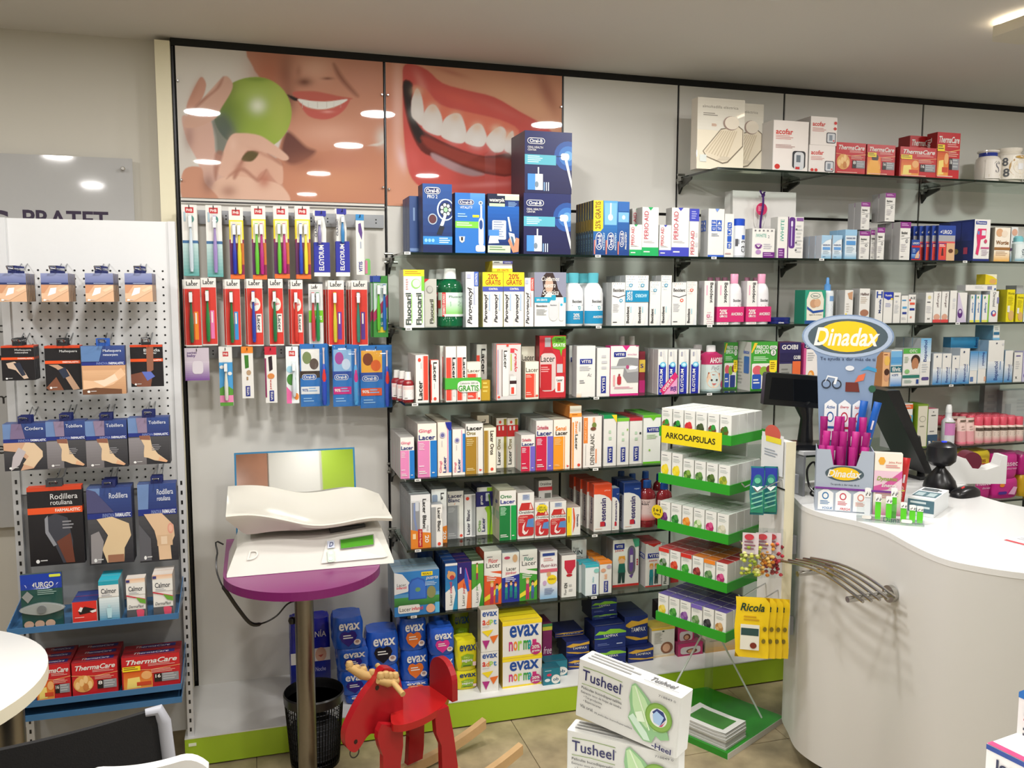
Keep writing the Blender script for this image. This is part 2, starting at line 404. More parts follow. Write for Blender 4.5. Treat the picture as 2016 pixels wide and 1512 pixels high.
def poster(x0, x1, z0, z1, label, fpaint):
    t = empty('poster', (x0, 0, z0), 0, label, 'poster'); yb = -.004
    mb = MB(); mb.box(0, yb, 0, x1-x0, -.0006, z1-z0, '#d8d8d8'); mb.build('backing_sheet', paint, t)
    f = lambda u, v: np.stack([x0+(x1-x0)*u, np.full(u.shape, yb-.0006), z0+(z1-z0)*v], -1)
    o = painted('print', 240, 170, f, fpaint, gloss, t); o.data.transform(Matrix.Translation((-x0, 0, -z0)))
    for sx in (.006, x1-x0-.006):
        for sz in (.06, z1-z0-.12):
            mb = MB(); mb.lathe([(.0045, 0), (.0045, .012), (.003, .014), (.0001, .014)], '#c8c8c8', 12)
            k = mb.build('standoff_clip', chrome, t, True); k.rotation_euler = (math.pi/2, 0, 0); k.location = (sx, yb-.0007, sz)
def paint1(u, v, pos):
    X, Y = photo_xy(pos); X = (X-340)*4.724; Y = (Y-80)*4.724
    c = Canvas(X, Y, rgb(214, 208, 200)); sk = rgb(205, 140, 112)
    c.blob(300, 200, 500, 250, rgb(225, 220, 212), .8)
    c.poly([(735, 60), (750, 250), (800, 330), (870, 470), (960, 640), (1060, 830), (1240, 1000), (1320, 1030), (1500, 1060), (1800, 980), (2000, 840), (2000, 100), (1500, 60)], sk, 14, n=4)
    c.poly([(1000, 950), (1080, 850), (1250, 980), (1400, 1030), (1700, 980), (1900, 980), (2000, 1000), (2000, 1560), (900, 1560), (950, 1200)], rgb(200, 132, 102), 20, n=4)
    c.blob(1950, 900, 60, 90, rgb(215, 208, 200), .9)
    c.blob(900, 300, 190, 240, rgb(178, 98, 66), .75); c.blob(1060, 300, 80, 180, rgb(120, 66, 48), .6); c.blob(1080, 560, 70, 130, rgb(95, 55, 45), .6)
    c.blob(1330, 250, 170, 130, rgb(224, 172, 145), .8); c.blob(1760, 330, 170, 170, rgb(206, 142, 118), .8); c.blob(1450, 860, 300, 110, rgb(228, 172, 148), .75)
    c.poly([(1040, 880), (1090, 850), (1240, 985), (1330, 1030), (1240, 1110), (1100, 1150), (1010, 1060)], rgb(112, 66, 60), 40)
    c.blob(1500, 1300, 380, 190, rgb(216, 150, 112), .7); c.blob(1230, 1130, 200, 80, rgb(150, 88, 72), .5); c.blob(1600, 1130, 200, 90, rgb(196, 126, 108), .5)
    c.blob(1225, 385, 75, 42, rgb(105, 58, 44), .85); c.blob(1440, 352, 50, 13, rgb(110, 60, 48), .8); c.blob(1170, 290, 30, 60, rgb(150, 92, 70), .5)
    c.poly([(1500, 215), (1600, 360), (1720, 505), (1690, 500), (1580, 390), (1520, 300)], rgb(140, 84, 66), 46)
    c.poly([(1120, 478), (1300, 470), (1420, 488), (1560, 518), (1670, 538), (1610, 550), (1400, 566), (1250, 562), (1160, 545)], rgb(196, 92, 78), 16)
    c.poly([(1060, 500), (1160, 535), (1180, 560), (1120, 555)], rgb(40, 32, 32), 12)
    c.poly([(1160, 548), (1235, 615), (1340, 642), (1460, 636), (1560, 596), (1650, 545), (1590, 650), (1480, 720), (1370, 732), (1250, 690)], rgb(204, 92, 82), 14)
    c.poly([(1165, 543), (1300, 562), (1450, 566), (1622, 545), (1560, 592), (1450, 630), (1340, 636), (1230, 606)], rgb(232, 232, 226), 8)
    for x in (1205, 1262, 1345, 1430, 1497, 1560): c.poly([(x, 570), (x+3, 570), (x+5, 625), (x-2, 625)], rgb(190, 178, 170), 6, .7, 0)
    c.blob(1440, 662, 50, 12, rgb(235, 160, 150), .8)
    # apple
    ap = [(770+335*math.cos(a)*(1 if math.cos(a) > 0 else 1.16), 672+(345 if math.sin(a) > 0 else 335)*math.sin(a)) for a in np.linspace(0, 2*math.pi, 24, endpoint=False)]
    c.poly(ap, rgb(152, 178, 58), 10, n=2)
    inside = Canvas(X, Y, 0); inside.poly(ap, (1, 1, 1), 10, n=2); k = inside.C[..., 0]; keep = c.C.copy()
    c.blob(480, 700, 170, 330, rgb(92, 118, 42), .8); c.blob(450, 900, 120, 170, rgb(98, 108, 128), .9); c.blob(1000, 600, 130, 330, rgb(182, 196, 82), .7)
    c.blob(780, 480, 200, 90, rgb(176, 200, 92), .6); c.blob(790, 605, 75, 72, rgb(226, 232, 208), .9); c.blob(790, 360, 120, 22, rgb(120, 150, 48), .7); c.blob(430, 430, 130, 90, rgb(110, 100, 62), .7)
    c.C = keep+(c.C-keep)*k[..., None]
    c.poly([(350, 740), (480, 690), (580, 880), (480, 1060), (400, 1060), (380, 900)], rgb(88, 100, 88), 70, .8)
    c.poly([(560, 900), (800, 1000), (1010, 1150), (1020, 1330), (1050, 1520), (400, 1520), (380, 1300), (470, 1050)], rgb(204, 150, 128), 14)
    hand = rgb(224, 178, 156); hs = rgb(190, 132, 110)
    c.poly([(90, 700), (250, 740), (350, 740), (385, 900), (400, 1040), (480, 1100), (470, 1300), (390, 1440), (280, 1300), (230, 1120), (130, 920)], rgb(216, 172, 156), 12)
    c.blob(150, 900, 50, 120, rgb(160, 120, 112), .6)
    c.poly([(255, 342), (300, 370), (308, 440), (260, 560), (135, 690), (130, 600), (180, 480)], rgb(206, 150, 128), 12)
    c.poly([(480, 330), (552, 385), (545, 470), (450, 630), (400, 720), (240, 800), (110, 800), (140, 690), (260, 560), (360, 450)], rgb(214, 168, 148), 12)
    c.blob(200, 470, 30, 120, hs, .5, .4)
    c.poly([(540, 885), (640, 860), (800, 880), (920, 950), (1075, 1078), (1030, 1115), (880, 1050), (700, 1022), (640, 1110), (560, 1260), (420, 1230), (470, 1040)], hand, 12)
    c.poly([(810, 1042), (920, 1080), (1012, 1140), (1026, 1310), (985, 1330), (910, 1250), (872, 1195), (780, 1290), (830, 1480), (520, 1480), (480, 1290), (620, 1160)], rgb(222, 172, 148), 12)
    c.poly([(370, 1340), (520, 1260), (800, 1290), (1010, 1350), (1065, 1520), (560, 1520), (400, 1450)], rgb(228, 184, 160), 14)
    for q in ([(560, 1260), (640, 1105), (700, 1025), (690, 1062), (655, 1130), (590, 1280)], [(500, 1285), (640, 1175), (800, 1285), (868, 1198), (856, 1235), (790, 1315), (640, 1212)], [(880, 1052), (960, 1090), (1020, 1145), (1010, 1160), (940, 1110)], [(400, 1040), (470, 1040), (430, 1180), (400, 1300), (380, 1200)], [(255, 560), (390, 455), (470, 335), (440, 430), (330, 530), (150, 690)]): c.poly(q, rgb(168, 108, 88), 26, .75)
    c.poly([(640, 1110), (700, 1030), (800, 1040), (740, 1120)], rgb(98, 86, 50), 14); c.blob(850, 1300, 60, 70, rgb(186, 112, 90), .8); c.blob(520, 1400, 80, 60, rgb(150, 96, 80), .6)
    c.blob(880, 1075, 150, 18, hs, .6, .45); c.blob(620, 1170, 60, 40, hs, .7, -.7); c.blob(560, 960, 40, 70, rgb(236, 196, 176), .6)
    c.poly([(100, 1210), (260, 1180), (300, 1320), (420, 1480), (100, 1480)], rgb(206, 146, 118), 12); c.blob(330, 1330, 60, 90, rgb(120, 78, 70), .6)
    return c.C*.86+(c.C.mean(-1, keepdims=True)*.8+.08)*.14
def paint2(u, v, pos):
    X, Y = photo_xy(pos); X = (X-740)*4.725; Y = (Y-100)*4.725
    c = Canvas(X, Y, rgb(218, 150, 116))
    c.blob(1300, 450, 450, 160, rgb(230, 172, 130), .8, .35); c.blob(1600, 400, 60, 220, rgb(165, 92, 72), .7, -.4); c.blob(700, 200, 150, 24, rgb(190, 110, 86), .6, .3)
    c.blob(200, 550, 55, 500, rgb(236, 184, 170), .8); c.blob(110, 450, 50, 500, rgb(200, 122, 100), .6); c.blob(180, 1300, 120, 160, rgb(216, 150, 120), .7)
    c.poly([(255, 150), (330, 120), (480, 180), (620, 300), (860, 370), (1100, 430), (1330, 560), (1560, 690), (1660, 800), (1640, 1000), (1270, 1000), (1270, 1340), (900, 1330), (600, 1310), (420, 1270), (310, 1140), (270, 900), (250, 600), (250, 300)], rgb(206, 76, 68), 14, n=3)
    c.blob(760, 440, 260, 60, rgb(222, 88, 72), .8, .35); c.blob(1150, 540, 260, 40, rgb(216, 96, 84), .7, .4); c.blob(420, 300, 40, 130, rgb(228, 140, 128), .6, -.4)
    c.poly([(255, 280), (340, 300), (340, 420), (335, 620), (440, 740), (700, 880), (1000, 980), (1270, 960), (1270, 1160), (1000, 1140), (760, 1090), (560, 1000), (420, 930), (320, 740), (262, 500)], rgb(104, 36, 32), 14, n=3)
    c.poly([(258, 290), (335, 320), (330, 560), (420, 720), (450, 800), (400, 860), (330, 720), (268, 460)], rgb(44, 34, 36), 20, n=3)
    c.poly([(430, 790), (700, 900), (1000, 985), (1250, 1010), (1265, 1150), (1000, 1120), (700, 1010), (480, 900)], rgb(150, 54, 42), 30, n=3)
    c.poly([(350, 320), (470, 360), (600, 500), (860, 570), (1150, 640), (1330, 740), (1270, 900), (1000, 800), (700, 700), (450, 560), (360, 420)], rgb(222, 112, 84), 16, n=3)
    tooth = rgb(222, 214, 208); top_ = rgb(226, 190, 160)
    for q in ([(345, 420), (385, 350), (430, 440), (450, 620), (430, 695), (370, 650), (332, 600), (330, 490)], [(440, 600), (490, 515), (550, 505), (605, 590), (622, 700), (602, 786), (500, 762), (430, 702)],
              [(625, 660), (690, 595), (780, 588), (828, 690), (842, 790), (820, 850), (770, 860), (690, 840), (605, 785)], [(850, 750), (920, 682), (985, 690), (1030, 790), (1022, 848), (985, 890), (900, 882), (825, 842)],
              [(1030, 810), (1085, 745), (1160, 704), (1210, 750), (1205, 860), (1180, 932), (1110, 946), (1058, 905), (1022, 850)], [(1205, 830), (1240, 770), (1280, 760), (1280, 960), (1235, 950), (1195, 915)]):
        c.poly(q, tooth, 10); xs = [p[0] for p in q]; ys = [p[1] for p in q]
        c.blob(sum(xs)/len(xs), min(ys)+25, 50, 45, top_, .75); c.blob(sum(xs)/len(xs), sum(ys)/len(ys)+50, 60, 60, rgb(232, 228, 226), .5)
    c.poly([(520, 950), (640, 1000), (800, 1072), (915, 1112), (1010, 1150), (900, 1165), (760, 1130), (640, 1075), (530, 1005)], rgb(176, 138, 142), 22)
    c.blob(240, 1000, 36, 110, rgb(236, 196, 196), .9, -.2); c.blob(1050, 1245, 260, 24, rgb(230, 130, 126), .7, -.05); c.blob(1000, 1070, 150, 30, rgb(182, 70, 56), .6, .2)
    c.blob(350, 1000, 60, 130, rgb(220, 92, 88), .6, -.3)
    return c.C*.86+(c.C.mean(-1, keepdims=True)*.8+.08)*.14
pz0 = aty(363, 389, 0)[2]; pz2 = aty(765, 405, 0)[2]
poster(SEAM[0]+.018, SEAM[1]-.004, pz0, 2.419, 'glossy poster of a smiling face with a hand holding a green apple', paint1)
poster(SEAM[1]+.006, SEAM[2]-.004, pz2, 2.419, 'glossy close-up poster of an open smiling mouth with white teeth', paint2)

# ------------------------------------------------------------------ glass wall plaque at far left
q0 = aty(262, 430, .03); ztop = aty(130, 307, .03)[2]
t = empty('wall_plaque', (-1.6, .03, .75), 0, 'grey glass plaque with purple capitals on wall behind the pegboard rack', 'sign')
mb = MB(); mb.box(0, 0, 0, q0[0]+1.6+.005, .008, ztop-.75, '#b4b4b4'); mb.build('glass_sheet', mat('plaque_glass', .06, noise=.02, coat=.6), t)
mb = MB(); b = aty(243, 333, .03); mb.lathe([(.007, 0), (.007, .016), (.005, .018), (.0001, .018)], '#d8d8d8', 16); k = mb.build('standoff_screw', chrome, t, True); k.rotation_euler = (math.pi/2, 0, 0); k.location = (b[0]+1.6, 0, b[2]-.75)
def wallprint(s, x0, y0, x1, y1, col='#2a1838', st='b'):
    mb = MB()
    a, c = aty(x0, y1, .03), aty(x1, y0, .03); print_ops(mb, [T(s, 0, 0, 1, 1, col, 0, st)], lambda u, v, k: (a[0]+(c[0]-a[0])*u+1.6, -.0006, a[2]+(c[2]-a[2])*v-.75)); mb.build('lettering', card, t)
wallprint('PRATET', 46, 417, 213, 447); wallprint('S', -24, 414, 18, 456); wallprint('ti', -8, 634, 14, 655, '#222222', 'n'); wallprint('m', -6, 779, 20, 795, '#222222', 'n'); wallprint('e', -8, 877, 11, 894, '#222222', 'n'); wallprint('o', -16, 697, 3, 712, '#222222', 'n')

# ------------------------------------------------------------------ glass shelves
DK = '#0e1d17'
def shelf(S, i, label, tags=(), x0=None):
    z = SZ[S]; a = (SEAM[i]+.014) if x0 is None else x0; b = SEAM[i+1]-(.001 if i == 5 else -.006)
    t = empty('glass_shelf', (a, 0, z), 0, label, 'shelf'); w = b-a; th = .0085
    mb = MB(); mb.box(0, -.307, -th, w, -.012, -.0004, '#dfeee6'); mb.build('glass_sheet', glass, t)
    mb = MB(); mb.box(0, -.309, -th, w, -.307, -.0002, DK); mb.box(-.0015, -.309, -th, 0, -.012, -.0002, DK)
    mb.build('glass_edge', mat('glass_edge', .1, noise=.1, nscale=9, coat=.3), t)
    for x in (-.006,):
        mb = MB(); mb.prism([(.0, -.012), (-.01, -.07), (-.035, -.045), (-.11, -.022), (-.115, -.012)], x-.004, x+.004, '#4a4a46', ax='x')
        mb.box(x-.012, -.045, -.02, x+.016, -.005, -.0087, '#8c8c86'); mb.tube([(x-.02, -.03, -.026), (x+.03, -.03, -.026)], .006, '#a0a09a', 10)
        mb.tube([(x-.02, -.03, .006), (x+.012, -.03, .006)], .005, '#a0a09a', 10)
        mb.build('bracket', darkmetal, t)
    for px in tags:
        X = aty(px, 600, -.309)[0]-a
        mb = MB(); mb.box(X-.011, -.3105, -.0085, X+.011, -.3095, .0005, '#f2f2ee'); mb.add([(X-.008, -.3107, -.006), (X+.006, -.3107, -.006), (X+.006, -.3107, -.002), (X-.008, -.3107, -.002)], [(0, 1, 2, 3)], '#7a7a7a'); mb.build('price_tag', card, t)
NM = dict(S0='uppermost', S1='first', S2='second', S3='third', S4='fourth', S5='fifth', S6='lowest')
BAY = ['', 'in the bay under the mouth poster', 'in the narrow bay right of the mouth poster', 'in the bay behind the green capsule tower', 'in the bay above the counter', 'in the bay at the right picture edge']
for S, bays, tg in (('S0', (3, 4, 5), {}), ('S1', (1, 2, 3, 4, 5), {1: (803,), 2: (1176, 1403), 3: (1614,), 4: (1895,)}), ('S2', (1, 2, 3, 4, 5), {1: (804,), 2: (1179, 1398), 4: (1887,)}),
                    ('S3', (1, 2, 3, 4, 5), {1: (815,), 2: (1176,), 3: (1401,), 4: (1881,)}), ('S4', (1, 2, 3, 4, 5), {1: (819,), 2: (1176,), 4: (1880,)}), ('S5', (1, 2, 3, 4, 5), {1: (818,), 2: (1176,)}), ('S6', (1, 2, 3), {1: (808,), 2: (1176,)})):
    for i in bays: shelf(S, i, '%s glass shelf %s' % (NM[S] if S in ('S0', 'S6') else NM[S]+' full-length', BAY[i]), tg.get(i, ()))
# ================================================================== SHELF STOCK
def bottle_obj(name, r, prof, cols, m=None, lab=None, sx=1, sy=1, capn=None, n=24):
    """prof (r,z); lab = (ops, rl, z0, z1, halfangle, base) wrapped label; capn = index of the profile where the cap starts"""
    k = capn if capn is not None else len(prof)-1
    mb = MB(); mb.lathe(prof[:k+1], 'w', n, sx=sx, sy=sy, cols=cols[:k]); o = mb.build(name, m or plastic, None, True)
    if capn is not None:
        mb = MB(); mb.lathe(prof[k:], 'w', n, sx=sx, sy=sy, cols=cols[k:]); mb.build('cap', plastic, o, True)
    if lab:
        ops, rl, z0, z1, ha, base = lab; pb = MB()
        def xf(u, v, k):
            a = -math.pi/2-ha+2*ha*u; rr = rl+.0005+k*.0003; return (rr*sx*math.cos(a), rr*sy*math.sin(a), z0+(z1-z0)*v)
        print_ops(pb, [R(0, 0, 1, 1, base)]+ops, xf, nu=14); pb.build('label_wrap', card, o)
    return o
def B(label, S, xl, xr, yt, mk, n=1, yf=-.285, dx=0., d=None, cat='bottle', z0=None, group=None):
    """mk(w,h) -> bottle object; placed so that its front touches yf"""
    z0 = SZ[S] if z0 is None else z0; X0, X1 = aty(xl, yt+60, yf)[0], aty(xr, yt+60, yf)[0]; h = aty((xl+xr)/2, yt, yf)[2]-z0; w = X1-X0
    return put(mk(w, h), label, cat, (X0+X1)/2, yf+w/2, z0, d or w, n, dx, group=group)
LC = 'Lacer'
# ---- S0: top right shelf
def heatpad():
    return [G(0, .55, 1, 1, '#e9e5da', '#cfc9bc'), T('almohadilla eléctrica', .1, .86, .86, .9, '#8a857c', 0, 'n'), LN(.12, .74, .45, .79, 2, '#8a857c'),
            P([(.12, .25), (.2, .17), (.55, .08), (.66, .1), (.98, .34), (.98, .58), (.86, .64), (.66, .6), (.5, .58)], '#8a7f70'),
            P([(.14, .25), (.21, .18), (.55, .1), (.65, .12), (.96, .35), (.96, .57), (.86, .62), (.66, .59), (.5, .56)], '#e8dcc6')]+[P([(.18+.06*i, .24-.012*i), (.2+.06*i, .235-.012*i), (.53+.045*i, .55), (.51+.045*i, .555)], '#cfc0a6') for i in range(8)]+[
            E(.71, .66, .17, .1, '#a38d84'), E(.73, .665, .155, .092, '#ece2d2'), P([(.42, .13), (.68, .14), (.7, .18), (.52, .19)], '#d8ccb8'), R(.06, .1, .2, .2, '#dfe6e2'), LN(.3, .6, .42, .64, 3, '#d8a890')]
C('tall cream heating pad carton standing at the front left of top shelf', 'S0', 1373, 1466, 194, heatpad(), 'c', d=.05, yf=-.25, side='#cfc8ba', m=gloss)
C('tall cream heating pad carton half hidden behind its twin', 'S0', 1420, 1503, 203, heatpad(), 'c', d=.05, yf=-.19, side='#cfc8ba')
monitor = [RR(.55, .08, .92, .42, '#2b2b33', .15, 1.4), RR(.6, .05, .88, .4, '#d9dbe0', .2, 1.4), R(.66, .2, .78, .34, '#6d7680'), R(.64, .06, .76, .11, '#c33')]
C('large white blood pressure monitor carton with red dot', 'S0', 1522, 1592, 238, [T('acofar', .07, .73, .55, .84, 'r'), LN(.07, .62, .6, .71, 3, '#d89a94'), LN(.07, .45, .66, .53, 3, '#b8908c'), E(.13, .1, .075, .05, 'r')]+monitor, '#f4ece8', d=.11, yf=-.27, side='#bdb8b4')
small = [T('acofar', .07, .66, .55, .82, 'r'), LN(.07, .45, .62, .6, 3, '#d89a94'), RR(.6, .08, .95, .46, '#4a4a52', .15, .9), RR(.63, .11, .92, .43, '#d6d8de', .15, .9), R(.7, .17, .82, .37, '#8a93a0'), E(.87, .17, .03, .03, 'r')]
xa = aty(1620, 300, -.27)
C('small white monitor carton under its twin on the top shelf', 'S0', 1592, 1644, 286, small+[E(.12, .12, .06, .055, 'r'), E(.27, .12, .06, .055, 'r')], '#f4ece8', d=.12, yf=-.27, side='#bdb8b4')
zz = aty(1618, 286, -.27)[2]
C('small white monitor carton stacked on top of its twin', zz+.0005, 1595, 1648, 230, small+[E(.92, .8, .055, .055, 'r'), E(.91, .6, .055, .055, 'r')], '#f4ece8', d=.12, yf=-.27, side='#a9a29c')
def therma(k, yel=False):
    o = [T('ThermaCare', .08, .78, .95, .92, 'w', 0, 'bi'), LN(.45, .68, .95, .76, 2, '#e8a8a0'), P([(0, .66), (.5, .6), (1, .66), (1, .645), (.5, .585), (0, .645)], '#e9b070')]
    if k == 0: o += [E(.25, .4, .22, .24, '#e0a258')]+[E(.12+.09*i, .36+.08*(i % 3), .05, .11, '#f2c888') for i in range(4)]+[E(.3, .3, .06, .1, '#c98040')]
    elif k == 1: o += [G(.02, .05, .48, .6, '#f8d060', '#e86020'), E(.3, .15, .2, .14, '#f09830'), E(.28, .58, .12, .12, '#3a2018'), P([(.05, .1), (.1, .5), (.4, .5), (.45, .1)], '#f5b040')]
    else: o += [G(.03, .08, .52, .58, '#f0a048', '#d85818'), P([(.08, .1), (.1, .4), (.3, .42), (.32, .12)], '#f6dc7a'), E(.42, .45, .09, .12, '#eeb070'), R(.25, .16, .5, .27, '#d04a28')]
    o += [R(.55, .22, .68, .46, '#241a1a'), R(.68, .22, .97, .46, '#8d8f94'), LN(.7, .24, .95, .44, 3, '#b8babd'), LN(.5, .48, .95, .6, 3, '#e8b0a0'), LN(.05, .04, .95, .09, 1, '#f0c0b0'), T('8' if k == 0 else '16', .57, .34, .66, .44, 'w')]
    if yel: o += [R(.02, .6, .32, .74, 'y'), LN(.04, .62, .3, .72, 2, '#7a5a18')]
    return o
RD = '#c4242a'
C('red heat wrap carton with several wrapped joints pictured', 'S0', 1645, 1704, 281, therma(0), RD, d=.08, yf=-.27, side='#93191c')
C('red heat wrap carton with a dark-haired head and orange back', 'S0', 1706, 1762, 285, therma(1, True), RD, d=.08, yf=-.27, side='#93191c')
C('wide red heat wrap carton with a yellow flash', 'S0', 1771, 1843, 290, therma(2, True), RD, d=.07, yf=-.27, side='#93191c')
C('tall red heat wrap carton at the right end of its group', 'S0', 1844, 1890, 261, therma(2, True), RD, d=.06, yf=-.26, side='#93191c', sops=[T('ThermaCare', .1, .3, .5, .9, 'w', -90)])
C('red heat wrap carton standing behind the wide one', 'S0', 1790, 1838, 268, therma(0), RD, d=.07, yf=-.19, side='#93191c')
def jar1(w, h):
    r = w/2; return bottle_obj('pharmacy_jar', r, [(r*.8, 0), (r*.86, h*.04), (r*.98, h*.2), (r, h*.6), (r*.9, h*.76), (r*.72, h*.82), (r*.72, h*.93), (r*.84, h*.96), (r*.84, h), (.0001, h)],
        ['#e4ddd4']*5+['#2c3c8c', '#e4ddd4', '#e4ddd4', '#e4ddd4'], gloss, ([T('S', .42, .3, .62, .85, '#6d6a72', 0, 'n'), P([(.35, .78), (.65, .78), (.58, .9), (.42, .9)], '#8a8680'), LN(.15, .05, .85, .2, 2, '#b8a060')], r*.985, h*.12, h*.7, .95, '#e4ddd4'))
B('white porcelain jar with a blue ring and snake emblem', 'S0', 1943, 1981, 294, jar1, yf=-.27, cat='jar')
def jar2(w, h):
    r = w/2; return bottle_obj('pharmacy_jar', r, [(r*.72, 0), (r*.8, h*.05), (r*.97, h*.3), (r, h*.62), (r*.9, h*.8), (r*.7, h*.87), (r*.8, h*.93), (r*.8, h), (.0001, h)],
        ['#e6dfd2']*8, gloss, ([E(.5, .5, .3, .42, '#b08a4a'), E(.5, .52, .2, .3, '#e2d6c0'), R(.42, .4, .58, .66, '#e8e8ea'), T('8', .05, .55, .18, .9, '#55585c'), T('8', .08, .1, .22, .45, '#55585c'), T('8', .82, .2, .95, .6, '#55585c'), E(.5, .92, .16, .06, '#c09a50')], r*.985, h*.12, h*.78, 1.2, '#e6dfd2'))
B('white porcelain jar with a golden crest at the right picture edge', 'S0', 1983, 2034, 289, jar2, yf=-.27, cat='jar')
# ---- S1 left
NV = '#1a2a66'
def logoB(u0, v0, u1, v1, asp): return [RR(u0, v0, u1, v1, 'w', .5, asp), RR(u0+.012, v0+.01, u1-.012, v1-.01, NV, .5, asp), T('Oral-B', u0+.05, v0+.022, u1-.05, v1-.022, 'w')]
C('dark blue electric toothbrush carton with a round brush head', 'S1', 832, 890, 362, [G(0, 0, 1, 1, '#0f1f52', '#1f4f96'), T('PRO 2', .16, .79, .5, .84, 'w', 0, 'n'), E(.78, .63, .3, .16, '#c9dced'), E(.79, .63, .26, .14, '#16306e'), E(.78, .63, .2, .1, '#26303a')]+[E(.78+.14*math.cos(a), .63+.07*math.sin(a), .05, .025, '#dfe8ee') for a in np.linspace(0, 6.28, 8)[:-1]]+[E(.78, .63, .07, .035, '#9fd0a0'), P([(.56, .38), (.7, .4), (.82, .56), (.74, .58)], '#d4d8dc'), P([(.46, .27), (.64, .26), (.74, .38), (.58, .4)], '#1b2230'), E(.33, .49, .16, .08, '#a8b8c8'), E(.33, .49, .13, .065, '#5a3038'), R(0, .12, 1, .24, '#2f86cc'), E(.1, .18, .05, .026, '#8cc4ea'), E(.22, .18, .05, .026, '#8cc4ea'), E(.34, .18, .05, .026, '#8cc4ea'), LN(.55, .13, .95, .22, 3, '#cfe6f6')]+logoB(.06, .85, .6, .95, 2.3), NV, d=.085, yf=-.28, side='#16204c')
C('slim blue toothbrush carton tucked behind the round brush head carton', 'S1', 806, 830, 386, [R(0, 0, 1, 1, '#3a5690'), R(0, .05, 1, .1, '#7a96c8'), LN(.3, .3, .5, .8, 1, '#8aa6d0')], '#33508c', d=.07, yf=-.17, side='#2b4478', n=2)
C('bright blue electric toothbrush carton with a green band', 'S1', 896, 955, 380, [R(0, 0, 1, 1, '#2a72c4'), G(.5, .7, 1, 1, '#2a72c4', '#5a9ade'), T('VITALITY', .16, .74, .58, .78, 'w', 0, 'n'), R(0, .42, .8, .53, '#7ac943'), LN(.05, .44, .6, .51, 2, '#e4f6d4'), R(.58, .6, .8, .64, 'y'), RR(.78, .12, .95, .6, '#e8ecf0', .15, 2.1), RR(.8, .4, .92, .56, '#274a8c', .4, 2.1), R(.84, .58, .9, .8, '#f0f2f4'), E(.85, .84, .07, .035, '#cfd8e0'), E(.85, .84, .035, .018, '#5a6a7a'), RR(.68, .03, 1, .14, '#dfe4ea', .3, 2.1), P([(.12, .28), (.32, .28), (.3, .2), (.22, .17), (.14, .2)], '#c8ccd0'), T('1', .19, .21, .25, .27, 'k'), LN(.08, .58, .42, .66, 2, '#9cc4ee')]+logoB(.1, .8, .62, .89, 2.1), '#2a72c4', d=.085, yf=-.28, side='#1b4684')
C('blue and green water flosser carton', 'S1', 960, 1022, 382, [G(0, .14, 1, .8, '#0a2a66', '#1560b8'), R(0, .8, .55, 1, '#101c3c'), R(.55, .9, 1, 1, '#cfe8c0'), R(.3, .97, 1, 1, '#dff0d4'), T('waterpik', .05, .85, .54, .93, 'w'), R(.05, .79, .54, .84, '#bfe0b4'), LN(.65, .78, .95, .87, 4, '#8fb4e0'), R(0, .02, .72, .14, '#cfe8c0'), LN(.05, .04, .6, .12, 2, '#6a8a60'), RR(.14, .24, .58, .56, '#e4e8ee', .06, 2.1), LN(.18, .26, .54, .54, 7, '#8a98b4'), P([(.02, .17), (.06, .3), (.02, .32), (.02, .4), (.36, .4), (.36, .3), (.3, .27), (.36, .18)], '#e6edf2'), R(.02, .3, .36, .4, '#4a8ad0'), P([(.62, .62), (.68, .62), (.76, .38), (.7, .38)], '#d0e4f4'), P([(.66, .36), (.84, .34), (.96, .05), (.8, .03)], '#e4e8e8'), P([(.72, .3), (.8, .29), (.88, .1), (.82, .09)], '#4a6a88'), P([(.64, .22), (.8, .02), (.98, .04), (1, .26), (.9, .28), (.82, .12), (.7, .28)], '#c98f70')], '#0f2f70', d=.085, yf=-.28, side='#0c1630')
jet = [G(0, 0, 1, 1, '#1a1a48', '#1c2560'), E(.92, .62, .3, .24, '#24509a'), E(.92, .62, .2, .16, '#3a74bc'), E(.92, .62, .1, .08, '#6aa4da'), R(0, .46, .66, .62, '#5ab0c4'), LN(.06, .48, .4, .6, 4, '#c8e8ee'), T('ORAL HEALTH', .06, .72, .38, .755, 'w', 0, 'n'), T('CENTER', .06, .68, .24, .71, 'w', 0, 'n'), RR(.76, .55, .94, .66, '#eef0f0', .35, 1.3), P([(.84, .56), (.9, .56), (1, .22), (1, .08)], '#dfe2e6'), R(.66, .6, .77, .615, '#1a3a70'), R(.06, .05, .22, .31, '#4a90dc'), R(.22, .05, .38, .31, '#e6eaee'), R(.27, .3, .3, .42, '#cfd6dc'), E(.25, .14, .04, .05, '#7a8a9a'), R(.4, .04, .42, .18, '#8ab4e8'), R(.445, .04, .465, .18, '#cfe0f4'), R(.49, .04, .51, .18, '#cfe0f4')]+logoB(.05, .79, .42, .89, 1.3)
C('big navy water jet carton, lower of the two stacked', 'S1', 1031, 1124, 381, jet, NV, d=.17, yf=-.285, side='#2a2440')
zz = aty(1080, 381, -.285)[2]
C('big navy water jet carton, upper of the two stacked', zz+.0005, 1033, 1126, 259, jet, NV, d=.17, yf=-.283, side='#3a2c3c')
ob = [G(0, 0, 1, .62, '#123a78', '#2a72b8'), G(.42, .55, 1, 1, '#2a6cae', '#5aa4d8'), P([(0, .44), (.3, .44), (.4, .5), (.4, 1), (0, 1)], 'y'), T('25% GRATIS', .08, .48, .3, .98, '#7a4a18', 90), R(.46, .56, .96, .96, '#7ab8e0'), E(.7, .7, .1, .06, '#e8f0f6'), R(.68, .76, .74, .96, '#dfeaf2')]
